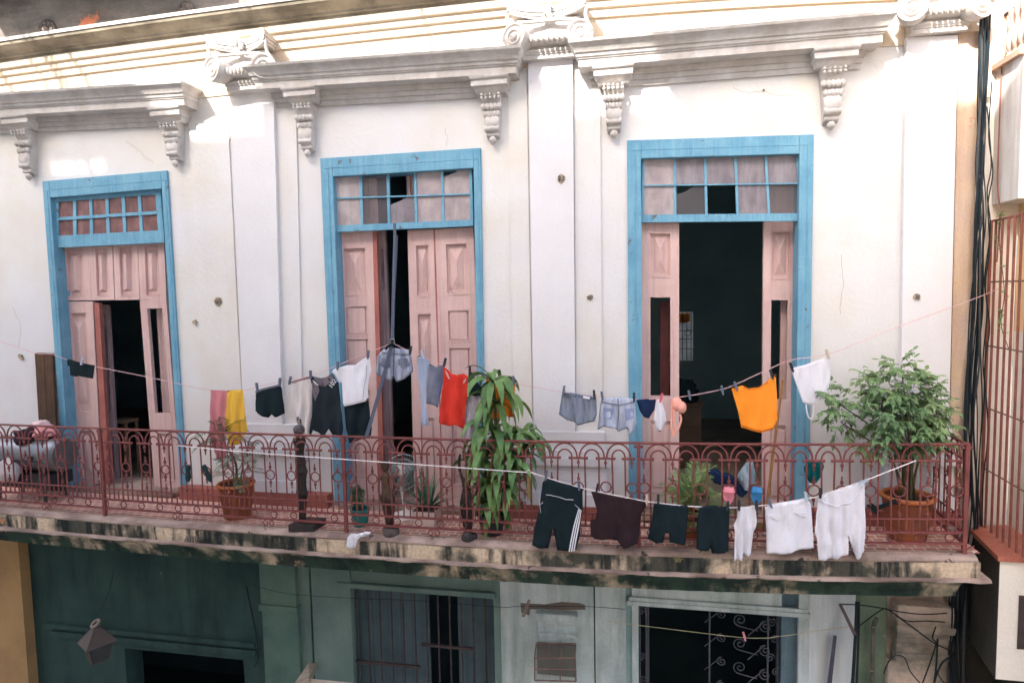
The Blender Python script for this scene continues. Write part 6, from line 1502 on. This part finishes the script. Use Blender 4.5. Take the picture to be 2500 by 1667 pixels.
# third figure with a raised arm
s3 = thing('carved_figure', 'thin carved wooden figure with one arm raised and one hand on its hip', 'statue', P(1142, 1325, YS))
S3 = lambda x, y: K('S3', x, y)
def lo3(r): return [(1100 + v / 6.53, 1100 + a / 6.53, 1100 + b / 6.53) for v, a, b in r]
q = MB()
loft(q, lo3([(170, 255, 310), (200, 228, 345), (260, 220, 352), (310, 240, 335), (350, 262, 322), (400, 262, 318), (450, 200, 345), (480, 172, 352), (540, 182, 335), (600, 190, 325), (650, 182, 335), (720, 165, 350), (790, 155, 352), (830, 165, 345)]), YS, .62)
for pts, rr in (([(205, 800), (205, 920), (222, 1050), (235, 1180), (255, 1290), (262, 1390)], [.042, .04, .034, .03, .022, .02]), ([(312, 800), (308, 920), (310, 1050), (312, 1150), (300, 1290), (290, 1390)], [.042, .04, .034, .032, .024, .02])):
    q.tube([P(*S3(*p), YS) for p in pts], rr, 9)
q.tube(smoothpath([P(*S3(*p), YS) for p in ((200, 470), (165, 380), (140, 260), (138, 150), (150, 80))], 4), 0.017, 8); q.ball(P(*S3(155, 75), YS), .016, .012, .022, 8, 6)
q.tube(smoothpath([P(*S3(*p), YS) for p in ((340, 480), (400, 520), (428, 590), (405, 680), (350, 770))], 4), 0.018, 8)
carved('body', q, M_WOODK, s3)
a = P(*S3(285, 1440), YS - .07); zb_ = FZ(a.x)
obj('base', MB().lathe([(0.07, -0.01), (0.075, 0.01), (0.06, 0.05), (0.03, 0.085), (0, 0.09)], (a.x, YS - .07, zb_), 12).ball((a.x + .06, YS - .06, zb_ + .03), .035, .035, .035, 8, 6), M_WOODK, s3)

# ================================================================== HOUSEHOLD THINGS ON THE BALCONY
# fan
fn = thing('fan', 'white pedestal fan with wire cage standing behind the second carved figure', 'fan', (P(978, 1235, -.3).x, -.3, FZ(-2.5)))
fc = P(982, 1152, -.30); fax = Vector((0.55, -0.83, 0.05)).normalized()
fe = Vector((0.83, 0.55, 0)).normalized()
M_WIRE = mat('chrome_wire', L(176, 186, 186), 0.35, metal=0.4); M_FANW = mat('white_plastic', L(226, 220, 216), 0.5)
q = MB()
for rr, dd in ((.205, 0), (.205, .03), (.15, .045), (.09, .055), (.05, .06), (.15, -.03), (.09, -.04)):
    q.tube(arc(fc + fax * dd, rr, 0, 2 * pi, 33, fe)[:-1], 0.003 if rr < .2 else 0.004, 4, True)
for k in range(40):
    a = 2 * pi * k / 40; e = fe * cos(a) + Vector((0, 0, 1)) * sin(a)
    q.tube([fc + e * .04 + fax * .06, fc + e * .12 + fax * .055, fc + e * .19 + fax * .035, fc + e * .205], 0.0013, 3)
obj('cage', q, M_WIRE, fn)
M_BLADE = mat('grey_fan_blade', L(112, 120, 120), 0.5)
for k in range(3):
    a = 2 * pi * k / 3 + .5; bl = MB(); vs = []
    for t in (0.2, 0.5, 0.8, 1.0):
        for s_ in (-1, 0, 1):
            an = a + s_ * 0.55 * (0.5 + 0.5 * t); e = fe * cos(an) + Vector((0, 0, 1)) * sin(an)
            vs.append(fc + e * .17 * t + fax * (.012 * s_))
    n_ = len(vs); bl.add(vs, [(i * 3 + k_, i * 3 + k_ + 1, i * 3 + k_ + 4, i * 3 + k_ + 3) for i in range(3) for k_ in range(2)])
    obj('blade', bl, M_BLADE, fn)
obj('motor', MB().lathe([(.03, .03), (.062, .0), (.066, -.06), (.05, -.13), (0, -.15)], fc - fax * .04, 14, fax), M_FANW, fn)
obj('stand', MB().tube([fc - fax * .08, fc - fax * .08 + Vector((0, 0, -.2)), Vector((fc.x, fc.y + .06, FZ(fc.x) + .04))], .016, 8).lathe([(.17, 0), (.17, .02), (.06, .05), (.025, .08), (0, .08)], (fc.x, fc.y + .06, FZ(fc.x)), 18), M_FANW, fn)
# silver drum with clothes on the left
dy_ = -0.42
dz_ = P(90, 1106, dy_).z; dxr = P(160, 1106, dy_).x; R_ = 0.21
dm = thing('metal_drum', 'silver metal drum lying on a dark stand at the left balcony end', 'drum', (dxr - .5, dy_, FZ(dxr)))
M_SIL = mat('dull_silver', L(140, 142, 146), 0.4, var=L(120, 122, 126), var_scale=5, var_amt=0.7, metal=0.75, bump=0.15, bump_scale=8, fine=0.06, spots=L(110, 92, 82), spots_scale=9, spots_lim=0.72)
obj('barrel', MB().lathe([(0, 0), (R_ * .9, 0), (R_, -.03), (R_, -.1), (R_ * 1.02, -.11), (R_ * 1.02, -.13), (R_, -.14), (R_, -.9), (R_ * 1.02, -.91), (R_ * 1.02, -.93), (R_, -.94), (R_ * .9, -1.05), (0, -1.05)], (dxr, dy_, dz_), 30, (1, 0, 0)), M_SIL, dm, True, 25)
obj('latch', MB().box(dxr - .32, dxr - .26, dy_ - R_ - .015, dy_ - R_ + .02, dz_ - .03, dz_ + .02), M_STEEL, dm); obj('band', MB().box(dxr - .9, dxr - .15, dy_ - R_ - .006, dy_ - R_ + .03, dz_ - .052, dz_ - .038), M_STEEL, dm)
fz_ = FZ(dxr)
for xx in (dxr - .18, dxr - .85):
    for yy in (dy_ - .15, dy_ + .15):
        obj('leg', MB().box(xx - .015, xx + .015, yy - .015, yy + .015, fz_, dz_ - .12), M_STEEL, dm)
obj('shelf', MB().box(dxr - .95, dxr - .08, dy_ - .16, dy_ + .16, fz_ + .2, fz_ + .36), mat('dark_box', L(58, 60, 62), 0.8, var=L(44, 46, 50), var_scale=5, var_amt=0.6), dm)
def crumple(name, lab, cat, c, rx, ry, rz, m, seed, amp=0.35, n=26):
    q = MB(); q.ball(c, 1, 1, 1, n, n // 2 + 2); c = Vector(c)
    vs = []
    for v in q.v:
        d = Vector(v) - c
        k = 1 + amp * (noise.noise(d * 1.7 + Vector((seed, 0, 0))) + 0.7 * noise.noise(d * 4.1 + Vector((0, seed, 0))) + .4 * abs(noise.noise(d * 8 + Vector((0, 0, seed)))))
        vs.append(c + Vector((d.x * rx * k, d.y * ry * k, max(d.z, -0.75) * rz * k)))
    q.v = vs
    return tag(obj(name, q, m, None, True, 80), lab, cat)
crumple('garment_heap', 'dark maroon garment crumpled on top of the silver drum', 'clothes', (P(68, 1058, dy_ - .05).x, dy_ - .06, P(68, 1064, dy_).z), .16, .12, .10, cloth('maroon_knit', L(62, 46, 52), L(40, 34, 42), var_scale=14), 3.1)
crumple('garment_heap', 'pale pink garment piled on the right end of the silver drum', 'clothes', (P(112, 1052, dy_).x, dy_, P(112, 1056, dy_).z), .15, .12, .075, cloth('salmon_cotton', L(212, 152, 148), L(184, 112, 114), var_scale=9, var_amt=0.9), 8.4)
crumple('garment_heap', 'white pink cloth bundle behind the silver drum by the wall', 'clothes', (P(100, 1036, dy_ + .1).x, dy_ + .1, P(100, 1040, dy_).z), .10, .08, .05, cloth('white_pink', L(226, 200, 200), L(196, 150, 152), var_scale=12), 5.5)
crumple('plastic_bag', 'white plastic bag standing at the left edge beneath the silver drum', 'bag', (P(14, 1150, -.7).x, -.66, P(14, 1152, -.7).z), .14, .07, .15, mat('plastic_film', L(222, 212, 214), 0.35, var=L(196, 186, 190), var_scale=8, var_amt=0.7, spec=0.5), 1.2, .3)
garment('garment_heap', 'navy trousers heaped on the threshold inside the right doorway', 'clothes', KK('D3', 700, 430, 860, 420, 960, 500, 1100, 520, 1230, 590, 1300, 700, 1390, 830, 1470, 860, 1460, 930, 1300, 955, 1240, 900, 1200, 760, 1000, 720, 800, 680, 690, 560), .04, CNV, None, .05, .12, .07, 4)
garment('garment_heap', 'pale blue striped cloth draped at the right side of the right doorway', 'clothes', KK('D3', 1450, 265, 1560, 280, 1600, 450, 1615, 720, 1520, 765, 1380, 825, 1330, 700, 1250, 590, 1330, 430), .0, cloth('striped_sheet', L(186, 200, 210), L(120, 150, 170), var_scale=14, var_amt=1.0), None, .05, .2, .04, 4)
# white rag hanging over the ledge by the second post
s = garment('rag', 'white rag drooping over the ledge under the teal pot', 'rag', KK('B2', 835, 1150, 870, 1110, 930, 1112, 1000, 1090, 1050, 1092, 1040, 1112, 960, 1140, 930, 1165, 915, 1238, 870, 1243, 825, 1232), -0.90, CW, None, 0.02, 0.4, 0.012, 4)
# planks leaning on the wall
M_PLK = mat('dark_plank', L(92, 68, 50), 0.85, var=L(66, 50, 40), var_scale=3, var_amt=0.8, streak=L(50, 40, 34), streak_amt=0.6, streak_scale=(24, 24, 1.2), bump=0.3, fine=0.08)
for pts, lab in ((KK('A4', 237, 872, 297, 874, 318, 1420, 262, 1420), 'dark wooden plank leaning on the wall, the one farther from the blue frame'), (KK('A4', 300, 874, 356, 876, 374, 1420, 322, 1420), 'dark wooden plank leaning on the wall, the one next to the blue frame')):
    a = [P(*p, y) for p, y in zip(pts, (-.05, -.05, -.14, -.14))]
    a[2].z = a[3].z = FZ(a[2].x) + .002
    q = MB().hexa([a[3], a[2], a[1], a[0]] + [p + Vector((0, .035, 0)) for p in (a[3], a[2], a[1], a[0])])
    tag(obj('plank', q, M_PLK, None, False), lab, 'plank', 'planks leaning by the left doorway')
# broom handle
a, b = P(*K('A6', 702, 1056), -.12), P(*K('B4', 45, 850), -.40); b.z = max(b.z, 0)
c = b + (b - a).normalized() * .2
bh = thing('broom', 'wooden broom handle leaning in the right doorway behind the orange tank top', 'broom', c)
obj('handle', MB().tube([a, c], .013, 8), mat('broom_wood', L(158, 112, 64), 0.7, var=L(132, 90, 52), var_scale=14, var_amt=0.6), bh)
obj('head', MB().hexa([c + Vector((-.1, -.03, -.06)), c + Vector((.1, -.03, -.06)), c + Vector((.07, -.02, .02)), c + Vector((-.07, -.02, .02)), c + Vector((-.1, .03, -.06)), c + Vector((.1, .03, -.06)), c + Vector((.07, .02, .02)), c + Vector((-.07, .02, .02))]), mat('broom_bristle', L(120, 96, 66), 0.95), bh)
# sandals and shoes hung on the railing rings
def sandal(u, v, m, lab):
    c = P(u, v, YR - .03)
    t = thing('sandal', lab, 'sandal', c)
    q = MB(); pr = []
    for i in range(22):
        a = 2 * pi * i / 22; r = (.042 + .008 * cos(2 * a)) * (1 + .12 * sin(a)); pr.append(c + Vector((r * cos(a) * 1.0, 0, .088 * sin(a) - .03)))
    q.prism(pr, (0, .016, 0)); obj('sole', q, m, t)
    q = MB(); n = 10
    for k in range(3):
        pass
    vs = []
    for j in range(5):
        for i in range(n + 1):
            a = pi * i / n; rr = .056 - .002 * j
            vs.append(c + Vector((rr * cos(a) * (1 - .12 * j / 4), -.006 - .05 * sin(a) ** .7 * (1 - .1 * j), .012 + .012 * j)))
    m_ = n + 1
    q.add(vs, [(j * m_ + i, j * m_ + i + 1, j * m_ + m_ + i + 1, j * m_ + m_ + i) for j in range(4) for i in range(n)])
    o = obj('toe_strap', q, m, t); sm_ = o.modifiers.new('thick', 'SOLIDIFY'); sm_.thickness = .006
sandal(1779, 1202, mat('pink_rubber', L(226, 138, 150), 0.5, var=L(206, 112, 128), var_scale=9, var_amt=0.5), 'pink rubber sandal hung in a ring of the railing above the white vest')
sandal(1847, 1202, mat('blue_rubber', L(58, 132, 184), 0.5, var=L(40, 104, 154), var_scale=9, var_amt=0.5), 'blue rubber sandal hung in a ring of the railing above the white vest')
for u, v, ti, lab in ((459, 1155, 14, 'dark green shoe stuck in the railing ring beside the left blue frame'), (506, 1155, -12, 'dark green shoe stuck in the railing ring left of the terracotta pot')):
    c = P(u, v, YR - .02); q = MB()
    q.lathe([(0.0, -.115), (.022, -.10), (.040, -.06), (.036, -.01), (.030, .03), (.036, .07), (.030, .10), (.0, .11)], c, 14, (sin(radians(ti)), -.25, cos(radians(ti))), .8, .7)
    tag(obj('shoe', q, mat('green_leather', L(34, 62, 62), 0.6, var=L(26, 48, 52), var_scale=9, var_amt=0.6)), lab, 'shoe', 'shoes hung on the left railing')
# black dustpan in the right pot
a, b = P(*K('B4', 1200, 815), -.62), P(*K('B4', 1010, 890), -.70)
dp = thing('dustpan', 'black dustpan with long handle lying against the big terracotta pot', 'dustpan', b)
obj('handle', MB().tube([a, b], .02, 8), CB, dp)
q4 = [P(*K('B4', *p), -.72) for p in ((960, 880), (1020, 862), (1052, 920), (1040, 934), (1018, 936))]
obj('pan', MB().prism(q4, (0, .08, 0)), CB, dp)
# orange cloth seen through the back window
a, b = P(1655, 764, 5.9), P(1689, 771, 5.9); z1, z0 = P(1670, 765, 5.9).z, P(1670, 790, 5.9).z
vs = []; nx, nz_ = 8, 5
for j in range(nz_):
    for i in range(nx):
        x = a.x - .1 + (b.x - a.x + .08) * i / (nx - 1); vs.append((x, 6.08 + .03 * sin(i * 1.7) , z1 - (z1 - z0) * j / (nz_ - 1) * (1 - .25 * ((i / (nx - 1) - .55) * 2) ** 2)))
oc = tag(obj('cloth', MB().add(vs, [(j * nx + i, j * nx + i + 1, j * nx + nx + i + 1, j * nx + nx + i) for j in range(nz_ - 1) for i in range(nx - 1)]), COR2), 'orange cloth hanging at the far back window of the dark room', 'cloth')
m_ = oc.modifiers.new('thick', 'SOLIDIFY'); m_.thickness = .01
# dim furniture inside the rooms
M_FURN = mat('dark_furniture', L(92, 74, 62), 0.6, var=L(64, 54, 48), var_scale=5, var_amt=0.7)
c0, c1 = P(1640, 1010, 2.2), P(1712, 1010, 2.2)
cz = RZ0 + .013
cbt = thing('cabinet', 'dark low cabinet deep inside the right hand room', 'cabinet', ((c0.x + c1.x) / 2, 2.4, cz))
ct = P(1680, 985, 2.2).z
obj('body', MB().box(c0.x - .25, c1.x, 2.2, 2.6, cz, ct - .03), M_FURN, cbt, False)
obj('top', MB().box(c0.x - .28, c1.x + .03, 2.17, 2.62, ct - .029, ct), M_FURN, cbt, False)
for k in range(3): obj('drawer', MB().box(c0.x - .21, c1.x - .04, 2.185, 2.199, cz + .06 + k * (ct - cz - .1) / 3, cz + .03 + (k + 1) * (ct - cz - .1) / 3), M_FURN, cbt, False)
crumple('garment_heap', 'dark pile of things on the low cabinet in the right hand room', 'clothes', ((c0.x + c1.x) / 2 - .05, 2.38, ct + .13), .2, .14, .18, CB, 21.0, .35)
st_ = P(305, 1026, .9)
sto = thing('stool', 'plain wooden stool standing in the dark left doorway', 'stool', (st_.x, .9, cz))
obj('seat', MB().box(st_.x - .14, st_.x + .12, .78, 1.02, st_.z - .02, st_.z + .015), mat('worn_stool', L(150, 124, 100), 0.7, var=L(112, 90, 74), var_scale=6, var_amt=0.7), sto, False)
for sx_0 in (-.12, .10):
    for sy_0 in (.80, 1.0): obj('leg', MB().box(st_.x + sx_0 - .016, st_.x + sx_0 + .016, sy_0 - .016, sy_0 + .016, cz, st_.z - .021), MATS['worn_stool'], sto, False)
# faint scratched letters on the ledge
p = P(450, 1322, -0.893)
flat_text('scratched_letters', 'AMP', 0.105, mat('scratch', L(112, 104, 96), 0.95, var=L(70, 68, 64), var_scale=40, var_amt=1.0), Matrix.Translation(p) @ Matrix.Rotation(radians(90), 4, 'X'), balc)

# ================================================================== GROUND FLOOR THINGS
YN = -0.5
ln = thing('street_lantern', 'old square metal street lantern with a ringed pyramid roof hanging at lower left', 'lantern', P(235, 1560, YN))
M_LAN = mat('lantern_tin', L(92, 80, 74), 0.65, var=L(82, 74, 70), var_scale=9, var_amt=0.8, metal=0.3, fine=0.08); M_LANG = mat('lantern_glass', L(64, 66, 62), 0.25, spec=0.5)
ap = P(235, 1527, YN); w0, w1 = .27, .175
def sq(c, w, dz, rot=.62):
    return [Vector((c.x + w * sqrt(2) * cos(rot + pi / 2 * k + pi / 4 * 0), c.y + w * sqrt(2) * sin(rot + pi / 2 * k), c.z + dz)) for k in range(4)]
rot = -pi / 2 + .28
s_t, s_b = sq(ap, .03, -.01, rot), sq(ap, .165, -.20, rot)
q = MB().add(s_t + s_b, [(0, 1, 5, 4), (1, 2, 6, 5), (2, 3, 7, 6), (3, 0, 4, 7), (0, 3, 2, 1)]); q.add([v - Vector((0, 0, .012)) for v in s_b] + s_b, [(0, 1, 2, 3), (0, 1, 5, 4), (1, 2, 6, 5), (2, 3, 7, 6), (3, 0, 4, 7)])
obj('roof', q, M_LAN, ln, False)
for k in range(4): obj('roof_rib', MB().tube([s_t[k], s_b[k]], .007, 5), M_LAN, ln)
b1, b2 = sq(ap, .125, -.212, rot), sq(ap, .085, -.43, rot)
for k in range(4):
    j = (k + 1) % 4
    q = MB().add([b1[k], b1[j], b2[j], b2[k]], [(0, 1, 2, 3)]); o = obj('pane', q, M_LANG, ln, False); o.modifiers.new('thick', 'SOLIDIFY').thickness = .004
    obj('corner_bar', MB().tube([b1[k], b2[k]], .010, 6), M_LAN, ln); obj('lower_bar', MB().tube([b2[k], b2[j]], .010, 6), M_LAN, ln)
obj('ring', MB().tube(arc(ap + Vector((-.01, 0, .03)), .045, 0, 2 * pi, 19, (1, 0, .25), (0, .8, .6))[:-1], .017, 7, True), mat('lantern_ring', L(140, 122, 112), 0.6), ln)
# wire cage on the pier
cg = thing('wire_cage', 'small rusty wire cage fixed over the broken capital between the ground floor doors', 'cage', P(1356, 1620, -.15))
cf = [P(*K('B7', *p), -.20) for p in ((240, 1340), (600, 1345), (610, 1550), (240, 1540))]; cbk = [P(*K('B7', *p), -.10) for p in ((255, 1210), (605, 1212))]
M_CAGE = mat('rusty_wire', L(128, 104, 96), 0.6, var=L(96, 76, 70), var_scale=12, var_amt=0.7)
q = MB()
tl, tr = cbk; fl_, fr_, br_, bl_ = cf
for a, b in ((tl, tr), (tl, fl_), (tr, fr_), (fl_, fr_), (fl_, bl_), (fr_, br_), (bl_, br_), (tl.lerp(tr, .33), fl_.lerp(fr_, .33)), (tl.lerp(tr, .66), fl_.lerp(fr_, .66)), (fl_.lerp(bl_, .5), fr_.lerp(br_, .5)), (fl_.lerp(fr_, .62), bl_.lerp(br_, .62))):
    q.tube([a, b], .009, 5)
obj('frame', q, M_CAGE, cg)
q = MB()
for k in range(1, 28):
    t = k / 28; q.tube([tl.lerp(tr, t) + Vector((0, .01, 0)), fl_.lerp(fr_, t) + Vector((0, .01, 0)), bl_.lerp(br_, t) + Vector((0, .01, 0))], .0022, 3)
obj('wire_mesh', q, M_CAGE, cg)
obj('back_board', MB().box(tl.x, tr.x, -.075, -.065, bl_.z, tl.z), mat('grey_mesh_back', L(104, 112, 104), 0.9), cg)
# the pale angle frame at the bottom
a = [P(*K('B6', *p), -1.1) for p in ((495, 1380), (560, 1395), (490, 1520), (370, 1568))]
M_PFR = mat('pale_frame', L(176, 160, 140), 0.85, var=L(140, 126, 110), var_scale=5, var_amt=0.7)
fr_t = thing('bracket_frame', 'pale painted angle frame jutting out at the bottom left of the barred door', 'frame', P(765, 1660, -.9))
obj('rail', MB().prism([P(*K('B6', *p), y) for p, y in (((495, 1378), -.05), ((565, 1395), -.05), ((490, 1520), -1.0), ((368, 1560), -1.0))], (0, 0, -.07)), M_PFR, fr_t, False)
obj('rail', MB().prism([P(*K('B6', *p), y) for p, y in (((485, 1525), -.95), ((880, 1562), -.95), ((880, 1610), -1.0), ((370, 1562), -1.0))], (0, 0, -.07)), M_PFR, fr_t, False)
# struts and pipes
tag(obj('strut', MB().hexa([P(*K('B7', *p), -.32) for p in ((120, 972), (152, 975), (205, 820), (180, 815))] + [P(*K('B7', *p), -.28) for p in ((120, 972), (152, 975), (205, 820), (180, 815))]), mat('pale_timber', L(150, 134, 124), 0.85, var=L(112, 100, 92), var_scale=6, var_amt=0.7), None, False), 'pale timber strut slanting down from the soffit above the wire cage', 'strut')
tag(obj('strut', MB().hexa([P(*K('B8', *p), -.40) for p in ((820, 1140), (852, 1132), (712, 850), (685, 858))] + [P(*K('B8', *p), -.35) for p in ((820, 1140), (852, 1132), (712, 850), (685, 858))]), mat('grey_timber', L(104, 90, 90), 0.85, var=L(76, 66, 68), var_scale=6, var_amt=0.7), None, False), 'grey brown timber strut slanting down over the pale blue wall', 'strut')
tag(obj('pole', MB().hexa([P(*K('B8', *p), -.12) for p in ((580, 1600), (625, 1600), (672, 1142), (640, 1136))] + [P(*K('B8', *p), -.06) for p in ((580, 1600), (625, 1600), (672, 1142), (640, 1136))]), mat('tar_pole', L(84, 80, 92), 0.8, var=L(60, 58, 66), var_scale=5, var_amt=0.7, spots=L(206, 186, 170), spots_scale=6, spots_lim=.66), None, False), 'dark square pole with flaking paint standing before the pale blue wall', 'pole')
tag(obj('pipe', MB().tube(smoothpath([P(*K('B8', *p), -.05) for p in ((1030, 985), (1000, 1060), (995, 1200), (990, 1600))], 4), .02, 8), mat('mossy_pipe', L(122, 112, 100), 0.8, var=L(66, 76, 66), var_scale=7, var_amt=0.9, spots=L(196, 160, 140), spots_scale=7, spots_lim=.64)), 'mossy pipe running down between the green wall and the weathered pier', 'pipe')
